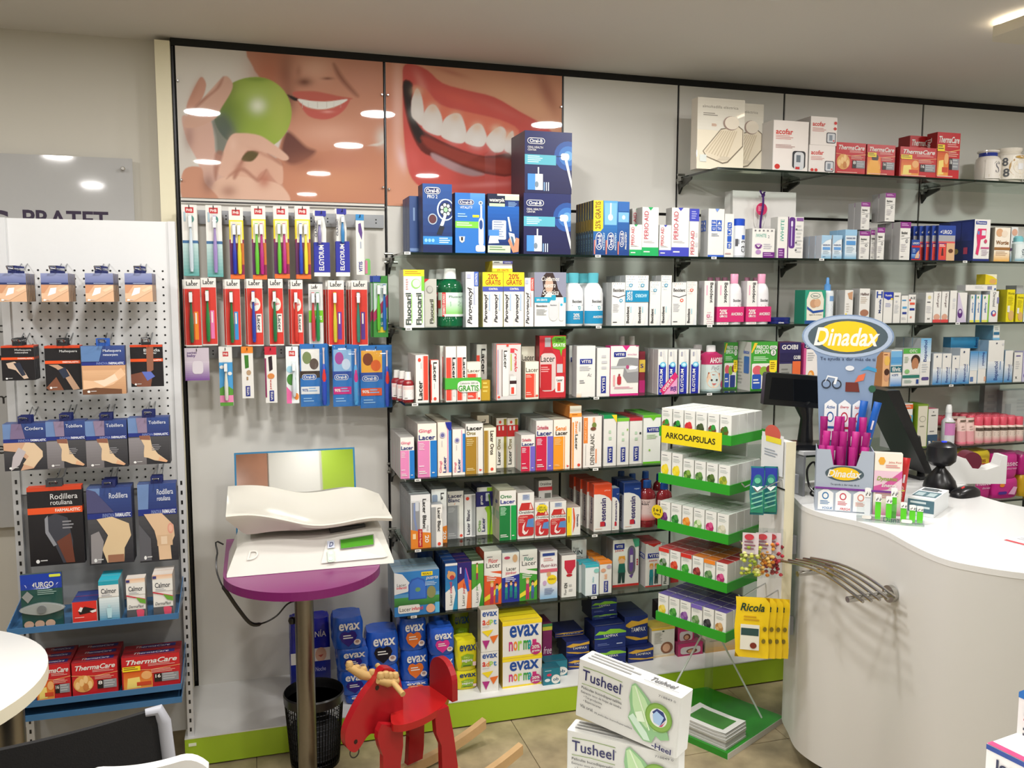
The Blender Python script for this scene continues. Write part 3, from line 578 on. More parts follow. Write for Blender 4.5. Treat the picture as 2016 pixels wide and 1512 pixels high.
for a in (.1, .58): ob += [RR(a, .1, a+.28, .42, 'w', .3, 2.2), RR(a+.025, .11, a+.255, .41, '#1c3f86', .3, 2.2), T('Oral-B', a+.07, .14, a+.22, .38, 'w', 90), T('PRO-EXPERT', a+.31, .1, a+.37, .42, '#cfe4f6', 90), R(a-.07, .02, a-.02, .28, '#d07a6a')]
C('blue twin toothpaste carton with a yellow free-extra flash', 'S1', 1168, 1216, 395, ob, '#1d4a90', d=.024, n=7, yf=-.285, dx=0, side='#3a4a52', sops=[R(0, .46, 1, .66, '#8a7420'), T('Oral-B', .3, .08, .7, .4, '#7aa8c0', 90)])
C('blue single toothpaste carton right of the yellow flashed twin', 'S1', 1216, 1239, 397, [G(0, 0, 1, 1, '#143a80', '#2a6cb4'), R(.05, .62, .95, .8, '#7ab4e0'), E(.5, .71, .14, .04, '#dceaf4'), RR(.16, .16, .56, .46, 'w', .3, 4), RR(.2, .17, .52, .45, '#1c3f86', .3, 4), T('Oral-B', .27, .2, .46, .42, 'w', 90), T('PRO-EXPERT', .64, .12, .78, .44, 'w', 90), R(.05, .82, .95, .97, '#2f66b0'), R(0, .02, .1, .26, '#d07a6a')], '#1d4a90', d=.05, yf=-.285, side='#163464')
def perio(c, h=.2, tri=True, t0=.35, t1=.92): return [R(0, 0, 1, h, c), P([(.35, 1), (.65, 1), (.5, .93)], c), T('PERIO·AID', .12, t0, .38, t1, '#c02848', 90, 'n'), LN(.1, h+.08, .8, h+.13, 2, '#b8b8bc'), LN(.1, .05, .6, h-.08, 1, 'w')]
GP = '#19a85c'; VP = '#4048b8'
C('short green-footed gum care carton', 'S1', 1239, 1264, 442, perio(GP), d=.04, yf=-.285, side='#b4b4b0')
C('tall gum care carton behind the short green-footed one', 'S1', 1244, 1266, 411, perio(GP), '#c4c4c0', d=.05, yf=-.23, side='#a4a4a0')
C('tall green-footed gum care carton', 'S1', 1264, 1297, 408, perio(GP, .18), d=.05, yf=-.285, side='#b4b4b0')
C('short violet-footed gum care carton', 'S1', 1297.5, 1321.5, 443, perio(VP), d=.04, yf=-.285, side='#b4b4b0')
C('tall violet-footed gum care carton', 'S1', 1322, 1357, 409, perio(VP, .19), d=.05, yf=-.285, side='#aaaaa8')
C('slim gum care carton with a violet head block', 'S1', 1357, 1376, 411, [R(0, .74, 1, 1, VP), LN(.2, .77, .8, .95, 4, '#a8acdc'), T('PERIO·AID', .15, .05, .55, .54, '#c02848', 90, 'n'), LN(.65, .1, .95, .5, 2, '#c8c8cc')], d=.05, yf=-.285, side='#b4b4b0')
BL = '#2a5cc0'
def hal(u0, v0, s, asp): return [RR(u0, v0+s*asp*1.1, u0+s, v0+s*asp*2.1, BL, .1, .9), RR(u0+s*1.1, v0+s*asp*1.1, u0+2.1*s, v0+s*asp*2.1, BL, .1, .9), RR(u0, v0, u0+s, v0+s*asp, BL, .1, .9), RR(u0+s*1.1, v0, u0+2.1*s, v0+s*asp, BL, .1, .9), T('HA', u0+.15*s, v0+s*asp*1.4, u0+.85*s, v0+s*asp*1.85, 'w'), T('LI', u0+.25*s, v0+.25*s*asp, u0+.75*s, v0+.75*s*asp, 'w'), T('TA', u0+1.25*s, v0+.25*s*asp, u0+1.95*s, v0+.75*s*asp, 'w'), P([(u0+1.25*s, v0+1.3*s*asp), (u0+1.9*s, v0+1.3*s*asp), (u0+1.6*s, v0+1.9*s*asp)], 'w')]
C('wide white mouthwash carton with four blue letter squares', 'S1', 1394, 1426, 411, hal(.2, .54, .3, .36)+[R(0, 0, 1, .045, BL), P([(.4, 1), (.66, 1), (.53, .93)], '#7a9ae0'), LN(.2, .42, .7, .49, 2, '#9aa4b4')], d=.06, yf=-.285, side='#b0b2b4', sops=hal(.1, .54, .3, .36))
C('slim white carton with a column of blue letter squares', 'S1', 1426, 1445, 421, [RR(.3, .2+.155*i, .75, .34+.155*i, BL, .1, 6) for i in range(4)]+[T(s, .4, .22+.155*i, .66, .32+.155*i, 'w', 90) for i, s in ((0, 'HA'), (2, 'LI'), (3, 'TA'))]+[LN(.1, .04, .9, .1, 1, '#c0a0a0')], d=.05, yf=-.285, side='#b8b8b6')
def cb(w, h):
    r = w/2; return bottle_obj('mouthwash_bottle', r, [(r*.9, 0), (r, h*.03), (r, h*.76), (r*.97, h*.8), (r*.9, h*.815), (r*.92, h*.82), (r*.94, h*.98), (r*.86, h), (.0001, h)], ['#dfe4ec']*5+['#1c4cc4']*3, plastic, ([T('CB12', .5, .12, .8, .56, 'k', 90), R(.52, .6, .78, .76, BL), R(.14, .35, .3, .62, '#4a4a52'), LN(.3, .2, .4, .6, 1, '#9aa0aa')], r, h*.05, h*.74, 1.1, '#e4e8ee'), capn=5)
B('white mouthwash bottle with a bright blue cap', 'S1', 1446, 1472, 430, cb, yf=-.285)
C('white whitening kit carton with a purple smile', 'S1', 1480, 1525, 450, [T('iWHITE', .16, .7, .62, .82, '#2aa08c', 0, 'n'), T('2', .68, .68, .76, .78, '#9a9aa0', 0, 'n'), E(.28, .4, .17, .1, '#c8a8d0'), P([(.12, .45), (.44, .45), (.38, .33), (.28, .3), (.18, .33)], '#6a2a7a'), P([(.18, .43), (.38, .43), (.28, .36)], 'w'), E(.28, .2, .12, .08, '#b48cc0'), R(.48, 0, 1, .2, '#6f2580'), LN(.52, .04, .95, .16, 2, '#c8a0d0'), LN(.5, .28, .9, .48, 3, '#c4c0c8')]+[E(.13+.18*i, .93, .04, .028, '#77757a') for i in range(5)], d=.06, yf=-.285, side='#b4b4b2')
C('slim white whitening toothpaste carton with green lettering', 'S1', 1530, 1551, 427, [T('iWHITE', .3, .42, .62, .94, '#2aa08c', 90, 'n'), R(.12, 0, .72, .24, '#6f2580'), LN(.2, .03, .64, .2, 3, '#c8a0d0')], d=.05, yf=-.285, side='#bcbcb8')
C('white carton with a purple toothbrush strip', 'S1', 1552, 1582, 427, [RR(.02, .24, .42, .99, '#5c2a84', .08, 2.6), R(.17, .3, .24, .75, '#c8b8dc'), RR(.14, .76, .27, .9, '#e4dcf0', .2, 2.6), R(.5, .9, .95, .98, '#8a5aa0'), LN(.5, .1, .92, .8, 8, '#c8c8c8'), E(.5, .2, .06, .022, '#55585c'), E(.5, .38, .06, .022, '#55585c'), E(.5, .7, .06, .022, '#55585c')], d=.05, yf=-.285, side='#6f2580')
# gift bag
yg = -.15; a0, a1 = aty(1445, 400, yg)[0], aty(1569, 400, yg)[0]; hz = aty(1500, 376, yg)[2]-SZ['S1']; w = a1-a0
t = empty('gift_bag', ((a0+a1)/2, yg, SZ['S1']), 0, 'white paper gift bag with purple ribbon and round magenta tag', 'bag')
mb = MB()
for i, (y0, y1) in enumerate(((0, .012), (.08, .07))): mb.grid(lambda u, v: (-w/2+u*w, y0+(y1-y0)*v+.004*math.sin(5*u+i)*v, v*hz), 8, 5, '#e6e4e0')
for sx in (-1, 1): mb.add([(sx*w/2, 0, 0), (sx*w/2*.96, .04, 0), (sx*w/2*.96, .04, hz), (sx*w/2, .012, hz), (sx*w/2, .08, 0), (sx*w/2, .07, hz)], [(0, 1, 2, 3), (1, 4, 5, 2)], '#d4d2ce')
mb.add([(-w/2, 0, .001), (w/2, 0, .001), (w/2, .08, .001), (-w/2, .08, .001)], [(0, 1, 2, 3)], '#dedcd8'); mb.build('bag_body', card, t)
hp = aty(1498, 385, yg-.01); hx = hp[0]-(a0+a1)/2
mb = MB(); mb.tube([(hx-.025, -.004, hz*.8), (hx-.026, -.008, hz*.55), (hx-.012, -.01, hz*.42), (hx+.006, -.01, hz*.42), (hx+.02, -.008, hz*.58), (hx+.02, -.004, hz*.8)], .0022, '#e8e6e2', 6); mb.build('cord_handle', matte, t, True)
mb = MB(); print_ops(mb, [E(.5, .5, .5, .5, '#d02a62', 28), LN(.2, .3, .75, .7, 4, '#f0b8c8')], lambda u, v, k: (hx-.026+u*.052, -.018-k*.0004, hz*.64+v*.05)); mb.build('round_tag', card, t)
mb = MB()
for (ax, az, bx, bz) in ((.004, .9, -.004, .45), (.0, .9, -.008, 1.0), (.002, .9, .012, .98)): mb.grid(lambda u, v: (hx+ax+(bx-ax)*v-.005+.01*u, -.021-.004*math.sin(6*v), hz*(az+(bz-az)*v)), 1, 8, '#4a2470')
mb.build('ribbon', fabric, t)
# ---- S1 right
lb = [G(0, 0, 1, .3, '#7ab8dc', '#e4eef6'), P([(0, 1), (1, 1), (1, .85), (.5, .78), (0, .6)], '#a8cce8'), T('NASALVIX', .12, .55, .88, .62, '#3a4a7a'), R(.12, .38, .88, .5, '#6aa0dc'), LN(.15, .18, .85, .34, 3, '#a8bccc'), LN(.15, .06, .5, .1, 1, '#5a6a8a')]
C('small pale blue nasal spray carton, left column', 'S1', 1616.5, 1636, 463, lb, '#e6eef4', d=.04, n=5, yf=-.285, side='#b6bcc4')
C('small pale blue nasal spray carton, right column', 'S1', 1638.5, 1657, 463, lb, '#e6eef4', d=.04, n=5, yf=-.285, side='#b6bcc4')
C('taller pale blue nasal carton with a sky blue side', 'S1', 1663, 1686, 452, [G(0, 0, 1, .25, '#7ab8dc', '#e4eef6'), R(0, .8, 1, 1, '#9cc8e8'), T('NASALVIX', .12, .68, .88, .74, '#3a4a7a'), R(.1, .48, .9, .62, '#5a9ad8'), LN(.12, .2, .85, .42, 4, '#a8bccc')], '#dfeaf2', d=.05, n=2, yf=-.285, side='#8ab4d4')
bp = [R(0, .84, 1, 1, '#8a2a86'), LN(.12, .88, .85, .96, 2, '#d8a8d8'), T('Bexident', .14, .68, .7, .75, 'k'), T('post', .14, .6, .4, .66, '#8a8a8a', 0, 'n'), E(.66, .5, .1, .05, '#6a6a72'), E(.66, .5, .05, .03, 'w'), P([(.1, .56), (.9, .6), (.9, .59), (.1, .55)], '#8a8a92'), LN(.14, .2, .7, .42, 4, '#c8c4c8'), LN(.14, .06, .45, .1, 1, '#77757a')]
for lab, xl, xr, yt, n in (('short purple-headed white gel carton', 1691, 1711.5, 455, 2), ('medium purple-headed white gel carton', 1726, 1741, 448, 3), ('tall purple-headed white gel carton', 1771, 1792, 437, 3)):
    C(lab+' on the shelf', 'S1', xl, xr, yt, bp, d=.045, n=n, yf=-.285, side='#a8a6a6')
C('short purple-headed gel carton beside the tall ones', 'S1', 1713, 1725, 453, bp, d=.045, n=1, yf=-.27, side='#a8a6a6')
z1 = aty(1720, 448, -.27)[2]; z2 = aty(1752, 441, -.27)[2]
C('medium purple-headed gel carton stacked on others', aty(1700, 453, -.24)[2]+.002, 1694, 1712, 398, bp, d=.04, n=2, yf=-.24, side='#a8a6a6')
C('tall purple-headed gel carton stacked on top of others', aty(1750, 437, -.24)[2]+.002, 1742, 1762, 380, bp, d=.04, n=2, yf=-.24, side='#a8a6a6')
C('small blue wart treatment carton with a red band', 'S1', 1793.5, 1810, 472, [T('URGO', .12, .78, .88, .88, 'w'), R(0, .62, 1, .72, RD), G(0, .1, 1, .3, '#2a5cb0', '#7aa8dc'), P([(.4, .1), (.9, .1), (.9, .5), (.6, .35)], '#e0b090'), R(0, 0, 1, .06, RD), LN(.1, .35, .5, .55, 3, '#a8c0e8')], '#234a9c', d=.05, yf=-.285, side='#1a346c')
ur = [R(0, 0, 1, 1, '#27459c'), T('URGO', .25, .76, .78, .87, 'w'), P([(.1, .81), (.2, .86), (.18, .78)], 'w'), R(.02, .55, .98, .72, '#a8a8ac'), R(.02, .5, .98, .55, '#d85a5a'), P([(.5, 0), (.98, 0), (.98, .5), (.5, .5)], '#d8b088'), E(.75, .28, .14, .06, '#6a4030'), R(.04, .02, .48, .48, '#d8473e'), P([(.2, .14), (.34, .14), (.31, .36), (.23, .36)], '#5a2a2a'), LN(.08, .38, .44, .46, 2, 'w')]
C('blue wart pen blister card with a red inset', 'S1', 1846, 1880, 444, ur, '#27459c', d=.014, n=6, yf=-.285, dx=-.018, side='#1c2c66', name='blister_card')
C('white and pink forehead thermometer carton with a navy side', 'S1', 1917, 1949, 432, [R(0, 0, 1, .06, '#27357c'), R(.08, .88, .75, .96, '#3a4a96'), T('Thermo', .12, .9, .7, .945, 'w'), P([(.14, .18), (.3, .14), (.36, .3), (.42, .52), (.72, .56), (.74, .78), (.22, .78), (.16, .62), (.22, .4)], '#d8386a'), R(.46, .62, .7, .74, '#dfe4ea'), R(.2, .64, .32, .72, '#6a8ac8'), E(.72, .48, .09, .05, '#c8486a'), R(.45, .3, .95, .34, '#c85a8a'), LN(.5, .12, .95, .27, 4, '#c8b8c8')], d=.14, yf=-.285, side='#1f2f74', sops=[R(.05, .5, .48, .95, '#27398a'), R(.52, .5, .95, .95, '#27398a'), E(.3, .25, .12, .07, '#c8b060'), R(.62, .18, .78, .34, '#c8486a')])
C('navy thermometer carton standing behind the white and pink one', 'S1', 1880, 1905, 437, [R(0, 0, 1, 1, '#1f2f74')], '#1f2f74', d=.1, yf=-.135, side='#1a2864')
C('brown and cream freeze treatment carton', 'S1', 1957, 1988, 448, [G(0, 0, 1, .3, '#e8b050', '#f2e6d0'), E(.3, .85, .22, .12, '#d8a880'), E(.62, .82, .2, .1, '#e8d8c4'), T('Wortie', .1, .5, .9, .62, '#8a5a2a'), R(0, .34, 1, .42, '#9a6a3a'), LN(.1, .16, .9, .3, 3, '#c8a888')], '#efe6d6', d=.06, yf=-.285, side='#a8a08e')
C('white and brown freeze treatment carton partly hidden by a can', 'S1', 1989, 2003, 447, [E(.5, .85, .4, .1, '#d8a890'), T('W', .2, .5, .8, .6, '#3a2a4a'), R(0, .32, 1, .4, '#5a3a6a'), G(0, 0, 1, .25, '#5a90b0', '#d8dce0')], '#e0e2e2', d=.06, yf=-.25, side='#a8a8a8')
def can(w, h):
    r = w/2; return bottle_obj('spray_can', r, [(r*.95, 0), (r, h*.02), (r, h*.7), (r*.75, h*.77), (r*.76, h*.78), (r*.74, h*.93), (r*.5, h), (.0001, h)], ['#cfdede']*4+['#7ac0c8']*3, plastic, ([T('Wortie', .35, .1, .65, .7, '#3a4a5a', 90), G(0, 0, 1, .2, '#6aa8c0', '#dfe8e8')], r, h*.05, h*.68, 1.1, '#dfe8e8'), capn=4)
B('teal-capped spray can at the right picture edge', 'S1', 2002, 2022, 464, can, cat='can')
# ---- S2 left
fl = [R(0, .89, 1, 1, 'y'), LN(.08, .91, .9, .975, 2, '#b8861a'), E(.6, .76, .23, .085, '#8fd36a'), E(.62, .765, .19, .07, '#dcefd0'), R(.86, .64, 1, .89, '#7ac943'), T('Fluocaril', .1, .05, .36, .6, '#3a4a44', 90), T('Fluocaril', .6, .05, .86, .6, '#3a4a44', 90), R(.37, .08, .4, .58, '#7ac943'), R(.87, .08, .9, .58, '#7ac943'), LN(.12, .64, .24, .84, 5, '#e09a9a')]
C('white twin toothpaste carton with yellow head and green circle', 'S2', 794, 835.5, 531, fl, d=.03, n=3, yf=-.29, side='#b8b8ae', topc='#d8c428')
C('grey whitening toothpaste carton with a red corner', 'S2', 835.5, 860, 549, [P([(0, 1), (.4, 1), (0, .92)], RD), E(.42, .78, .28, .08, '#8e8e88'), E(.44, .785, .22, .065, '#b4b4ac'), T('Fluocaril', .42, .08, .72, .58, '#4a4c40', 90), R(.74, .1, .78, .56, '#9ab060'), R(0, 0, 1, .02, '#a0a098')], '#bdbdb4', d=.04, yf=-.285, side='#9c9c92')
def greenbottle(w, h):
    r = w/2; return bottle_obj('mouthwash_bottle', r, [(r*.9, 0), (r, h*.02), (r*.98, h*.15), (r*.94, h*.17), (r*.94, h*.6), (r, h*.63), (r*.99, h*.68), (r*.8, h*.77), (r*.46, h*.81), (r*.42, h*.82), (r*.5, h*.822), (r*.44, h*.995), (r*.4, h), (.0001, h)],
        ['#0f5a36']*10+['#e9ece8']*3, liquid, ([G(.28, .05, 1, .6, '#7ac84a', '#d4ecdc'), R(.28, .6, 1, 1, '#d4ecdc'), R(.2, 0, .32, 1, '#d8343a'), T('FORMATO AHORRO', .22, .06, .3, .94, 'w', 90), T('Fluocaril', .42, .78, .9, .87, '#4a5a54', 0, 'n'), LN(.45, .4, .85, .62, 5, '#6aa87a'), R(0, .35, .16, .68, '#a8433a'), R(.28, 0, 1, .1, '#e8f0ea')], r*.955, h*.18, h*.59, 1.35, '#bcd8c4'), sx=1, sy=.7, capn=10)
B('green mouthwash bottle with a white cap', 'S2', 866, 917, 528, greenbottle, n=3, dx=-.012, d=.075)
def paro(c, t1=.72, blk=True): return [T('Parogencyl', .14, .05, .6, t1, '#2a2a34', 90, 'bi'), R(.64, .4, .67, t1, c), LN(.7, .1, .85, .66, 1, '#c8ccd8')]+([R(.66, .74, 1, 1, c), T('CONTROL', .74, .76, .92, .98, 'w', 90), LN(.1, .78, .5, .96, 1, '#b8bcd8')] if blk else [])
C('slim white gum toothpaste carton with a blue upper corner', 'S2', 916.5, 942, 535, paro('#4a6ac0'), d=.035, yf=-.29, side='#a8aab0', n=2)
def duo(): return [R(0, .74, 1, 1, 'y'), T('20%', .25, .87, .75, .97, '#a8441c'), T('GRATIS', .14, .77, .88, .86, '#a8441c'), R(0, .65, 1, .74, '#4a58b0'), T('CONTROL', .3, .675, .74, .715, 'w')]+[('t', 'Parogencyl', a+.06, .08, a+.27, .6, '#2a2a34', 90, 'bi') for a in (0, .5)]+[R(a+.3, .3, a+.36, .6, '#a8c0dc') for a in (0, .5)]+[R(.495, 0, .505, .65, '#b8b4ae')]
C('white twin gum toothpaste carton with yellow free flash, left', 'S2', 950, 990.5, 536, duo(), d=.04, n=2, yf=-.29, side='#a09c60')
C('white twin gum toothpaste carton with yellow free flash, right', 'S2', 991, 1032, 536, duo(), d=.04, n=2, yf=-.29, side='#a09c60')
zz = aty(990, 536, -.27)[2]
C('small white and yellow carton lying on the yellow flashed twins', zz+.001, 969, 1009, 514, [R(0, 0, 1, .32, 'y'), T('20% GRATIS', .22, .06, .8, .26, '#a8441c'), R(.52, .74, 1, 1, '#6a66b8'), T('CONTROL', .6, .8, .92, .93, 'w'), LN(.08, .78, .45, .92, 1, '#55585c')], d=.1, yf=-.275, side='#c8b020')
C('slim white gum toothpaste carton with a red upper corner', 'S2', 1032.5, 1051, 547, paro('#e04a44', .7), d=.035, yf=-.29, side='#b8a8a4', n=3)
def bexw():
    return [R(0, .54, 1, 1, '#8e90a4'), P([(.2, .54), (.28, .7), (.24, .9), (.36, .99), (.58, .99), (.68, .85), (.74, .7), (.9, .54)], '#3a2a28'), E(.46, .76, .13, .15, '#c8a894'), P([(.3, .54), (.4, .62), (.55, .62), (.66, .54)], '#d8d4d0'), T('Cuidamos', .22, .84, .78, .92, 'w', 0, 'i'), T('vuestra', .3, .72, .66, .79, 'w', 0, 'i'), T('Sonrisa', .25, .58, .76, .68, 'w', 0, 'i'),
            R(0, .44, .6, .54, '#1a9cc0'), R(.92, .44, 1, .54, '#1a9cc0'), T('20% GRATIS', .06, .47, .4, .51, 'w'), T('Bexident', .06, .36, .4, .4, '#3a3a44'), LN(.06, .2, .42, .32, 5, '#a8acb0'), RR(.46, .1, .74, .5, '#d4d6d8', .25, 1.7), RR(.53, .48, .67, .58, '#2aa0c0', .2, 1.7), T('Bexident', .5, .38, .7, .405, '#44464c'), RR(.78, .1, .92, .52, '#e0e2e4', .1, 1.7), E(.85, .4, .04, .025, '#3ab0d0')]
C('white mouthwash kit carton with a dark-haired woman on a grey top', 'S2', 1052, 1114.5, 536, bexw(), d=.08, yf=-.29, side='#a8aaae')
def bexbottle(capc, band):
    def mk(w, h):
        r = w/2; return bottle_obj('mouthwash_bottle', r, [(r*.92, 0), (r, h*.02), (r, h*.62), (r*.92, h*.7), (r*.6, h*.79), (r*.46, h*.81), (r*.52, h*.812), (r*.56, h*.99), (r*.5, h), (.0001, h)], ['#e6e8ea']*6+[capc]*3, plastic, ([R(0, 0, 1, .42, band), T('Bexident', .36, .68, .78, .78, '#2a2a30'), P([(.34, .6), (.6, .57), (.86, .62), (.86, .6), (.6, .555), (.34, .585)], '#5a6a7a'), E(.66, .52, .06, .06, capc), E(.66, .52, .03, .03, 'w')]+([T('20%', .4, .22, .66, .34, 'w'), T('GRATIS', .4, .14, .66, .2, 'w')] if mk.k == 0 else [T('AHORRO', .4, .18, .86, .26, 'w')]), r, h*.04, h*.62, 1.25, '#e6e8ea'), sx=1, sy=.72, capn=6)
    mk.k = 0; return mk
mk = bexbottle('#5ab4c4', '#1489b8')
B('white bottle with teal cap and blue free-extra band', 'S2', 1117, 1154.5, 537, mk, n=2, dx=-.012, d=.06)
mk = bexbottle('#5ab4c4', '#1489b8'); mk.k = 1
B('white bottle with teal cap and blue savings band', 'S2', 1156, 1193.5, 537, mk, n=2, dx=-.014, d=.06)
def bexbox(c, wide): 
    dots = [E(.12+.14*i+.07*(j % 2), .97-.05*j, .025, .008, c if (i+j) % 2 else '#55606a', 8) for j in range(6) for i in range(5-j//2)]
    if wide: return [T('Bexident', .1, .78, .92, .86, '#2a2a30'), P([(.05, .7), (.5, .66), (1, .72), (1, .7), (.5, .64), (.05, .68)], '#5a5a62'), E(.68, .58, .12, .04, c), E(.68, .58, .06, .02, 'w'), LN(.1, .3, .6, .5, 6, '#b8bac0'), LN(.1, .05, .5, .09, 1, '#3a3a40')]+dots[:6]
    return dots+[E(.45, .8, .15, .035, c), E(.45, .8, .08, .018, 'w'), T('Bexident', .1, .05, .34, .38, '#1a1a20', 90), LN(.45, .1, .55, .38, 1, '#9acada'), P([(.6, 0), (.95, 0), (.95, .4)], '#dcdee0')]
CB = '#3a9cc4'; CO = '#e0563a'
C('wide white toothpaste carton with blue dot swirl', 'S2', 1204, 1231, 556, bexbox(CB, 1), d=.045, n=2, yf=-.29, side='#b0b2b2')
C('white twin toothpaste cartons joined by a blue savings band', 'S2', 1231, 1277, 542, [('p' if o[0] == 'p' else o[0],)+tuple(o[1:]) for o in []]+sum([[(o[0], [(a+u*.5, v) for u, v in o[1]], o[2]) if o[0] == 'p' else (('t', o[1], a+o[2]*.5, o[3], a+o[4]*.5, o[5], o[6], o[7], o[8]) if o[0] == 't' else ('l', a+o[1]*.5, o[2], a+o[3]*.5, o[4], o[5], o[6])) for o in bexbox(CB, 0)] for a in (0, .5)], [])+[R(0, .47, 1, .7, '#148ab8'), T('20%', .06, .5, .2, .68, 'w', 90), T('GRATIS', .22, .5, .3, .68, 'w', 90), T('AHORRO', .42, .56, .92, .63, '#bfe4f0', 180)], d=.045, n=4, yf=-.29, side='#a8acae')
C('slim white toothpaste carton with blue dots, shorter', 'S2', 1279, 1301, 554, bexbox(CB, 0), d=.04, yf=-.29, side='#b0b2b2', n=2)
C('slim white toothpaste carton with blue dots, taller', 'S2', 1301, 1322.5, 542, bexbox(CB, 0), d=.04, yf=-.29, side='#b0b2b2', n=2)
C('wide white toothpaste carton with orange dot swirl', 'S2', 1322.5, 1351, 556, bexbox(CO, 1), d=.045, yf=-.29, side='#b0b2b2', n=2)
C('slim white toothpaste carton with orange dots', 'S2', 1351, 1372.5, 554, bexbox(CO, 0), d=.04, yf=-.29, side='#b0b2b2', n=2)
pk = [T('Bexident', .55, .5, .85, .96, '#1a1a20', -90), LN(.2, .4, .35, .9, 1, '#e8a8c0')]+[E(.3+.13*i+.06*(j % 2), .03+.05*j, .03, .01, '#d8487a' if (i+j) % 2 else '#8a4a6a', 8) for j in range(6) for i in range(5-j//2)]+[E(.4, .2, .14, .035, '#d04a80'), E(.4, .2, .07, .018, 'w')]
C('slim white gum gel carton with pink dots', 'S2', 1386, 1407, 553, pk, d=.045, yf=-.29, side='#b4b0b2')
for i, (a, b, c, e, lab) in enumerate(((1412.5, 1436, 1437, 1464, 'left'), (1470, 1490.5, 1491, 1517.5, 'right'))):
    z0 = SZ['S2']; yf = -.29; X0, X1, X2, X3 = [aty(q, 590, yf)[0] for q in (a, b, c, e)]; h1 = aty(a, 553, yf)[2]-z0; h2 = aty(c, 539, yf)[2]-z0
    t = empty('mouthwash_twin_pack', (X0, yf, z0), 0, 'pink-capped mouthwash and gel carton banded together, %s pair' % lab, 'pack', 'pink banded twin packs')
    o = carton_obj('gel_carton', X1-X0, .045, h1, [x for x in pk], 'w', side='#c0bcbe'); o.parent = t; o.location = ((X1-X0)/2, 0, 0)
    w = X3-X2; r = w/2
    o = bottle_obj('bottle', r, [(r*.92, 0), (r, h2*.02), (r, h2*.62), (r*.92, h2*.72), (r*.6, h2*.8), (r*.46, h2*.81), (r*.52, h2*.812), (r*.56, h2*.99), (r*.5, h2), (.0001, h2)], ['#e8e6e8']*6+['#e49cba']*3, plastic, ([T('Bexident', .3, .7, .8, .8, '#2a2a30'), P([(.34, .6), (.6, .57), (.86, .62), (.86, .6), (.6, .555), (.34, .585)], '#5a3a4a'), E(.62, .48, .07, .07, '#d05a88'), E(.62, .48, .035, .035, 'w')], r, h2*.04, h2*.62, 1.2, '#e8e6e8'), sy=.72)
    o.parent = t; o.location = (X2-X0+r, r*.72, 0)
    mb = MB(); W2 = X3-X0+.004; print_ops(mb, [R(0, 0, 1, 1, '#d02a6e'), T('20%', .1, .5, .38, .82, 'w'), T('GRATIS', .1, .3, .38, .44, 'w'), T('AHORRO', .52, .42, .95, .62, 'w')], lambda u, v, k: (-.002+u*W2, -.0012-k*.0004, h1*.06+v*h1*.35)); mb.box(-.002, -.001, h1*.06, W2-.002, .05, h1*.41, '#b02460'); mb.build('savings_band', card, t)
mkp = bexbottle('#b0708c', '#a8255c')
for i, px in enumerate((1402, 1417, 1431, 1447, 1475, 1492)): B('pink-capped white bottle in the back row behind the banded packs, %s from left' % ORD[i].replace('front', 'first'), 'S2', px-9, px+9, 546, mkp, yf=-.2, cat='bottle', group='back row of pink-capped bottles')
def tin(w, h):
    r = w/2; mb = MB(); mb.lathe([(r*.96, 0), (r, h*.08), (r, h*.42), (r*.97, h*.44), (r*.97, h*.5), (r*1.0, h*.52), (r, h*.93), (r*.96, h), (.0001, h)], '#16226c', 40); o = mb.build('cream_tin', lacquer, None, True)
    pb = MB(); print_ops(pb, [T('nivea', .3, 0, .5, 1, 'w')], lambda u, v, k: ((r+.0006)*math.cos(-math.pi/2+(u-.5)*2), (r+.0006)*math.sin(-math.pi/2+(u-.5)*2), h*.1+v*h*.25)); pb.build('lettering', card, o); return o
B('flat round dark blue cream tin', 'S2', 1518, 1565, 625, tin, yf=-.29, cat='tin')
# ---- S2 right
def simple(body, *ops): return list(ops)
C('green baby soap carton with mother and baby picture', 'S2', 1584, 1624.5, 571, [R(0, 0, 1, 1, '#2f9c80'), P([(.1, .06), (.9, .06), (.92, .72), (.8, .95), (.2, .95), (.08, .72)], '#e8e2d2'), E(.5, .83, .24, .08, '#3a7a6a'), E(.5, .83, .21, .065, '#efe9dc'), T('Nenuco', .36, .8, .64, .86, '#2a4a44'), E(.42, .6, .18, .13, '#c89a78'), E(.6, .62, .16, .12, '#d8ac88'), P([(.1, .52), (.4, .38), (.9, .42), (.9, .36), (.4, .31), (.1, .44)], '#26509c'), T('Agua de Colonia', .2, .24, .82, .29, '#5a5a4a', 0, 'i'), R(0, 0, 1, .1, '#245090')], '#2f9c80', d=.07, yf=-.29, side='#1f7a62')
def cologne(w, h):
    r = w/2; return bottle_obj('cologne_bottle', r, [(r*.95, 0), (r, h*.02), (r, h*.68), (r*.94, h*.71), (r*.55, h*.715), (r*.52, h*.84), (r*.3, h*.86), (r*.24, h*.98), (r*.15, h), (.0001, h)], ['#e6ebef']*4+['#5a96d4']*5, plastic, ([R(.4, .72, .9, .9, '#7aa4d4'), LN(.3, .3, .7, .6, 5, '#b8c4d8')], r, h*.04, h*.66, 1.1, '#e6ebef'), capn=4)
B('white bottle with a pointed blue nozzle cap', 'S2', 1625, 1645, 546, cologne)
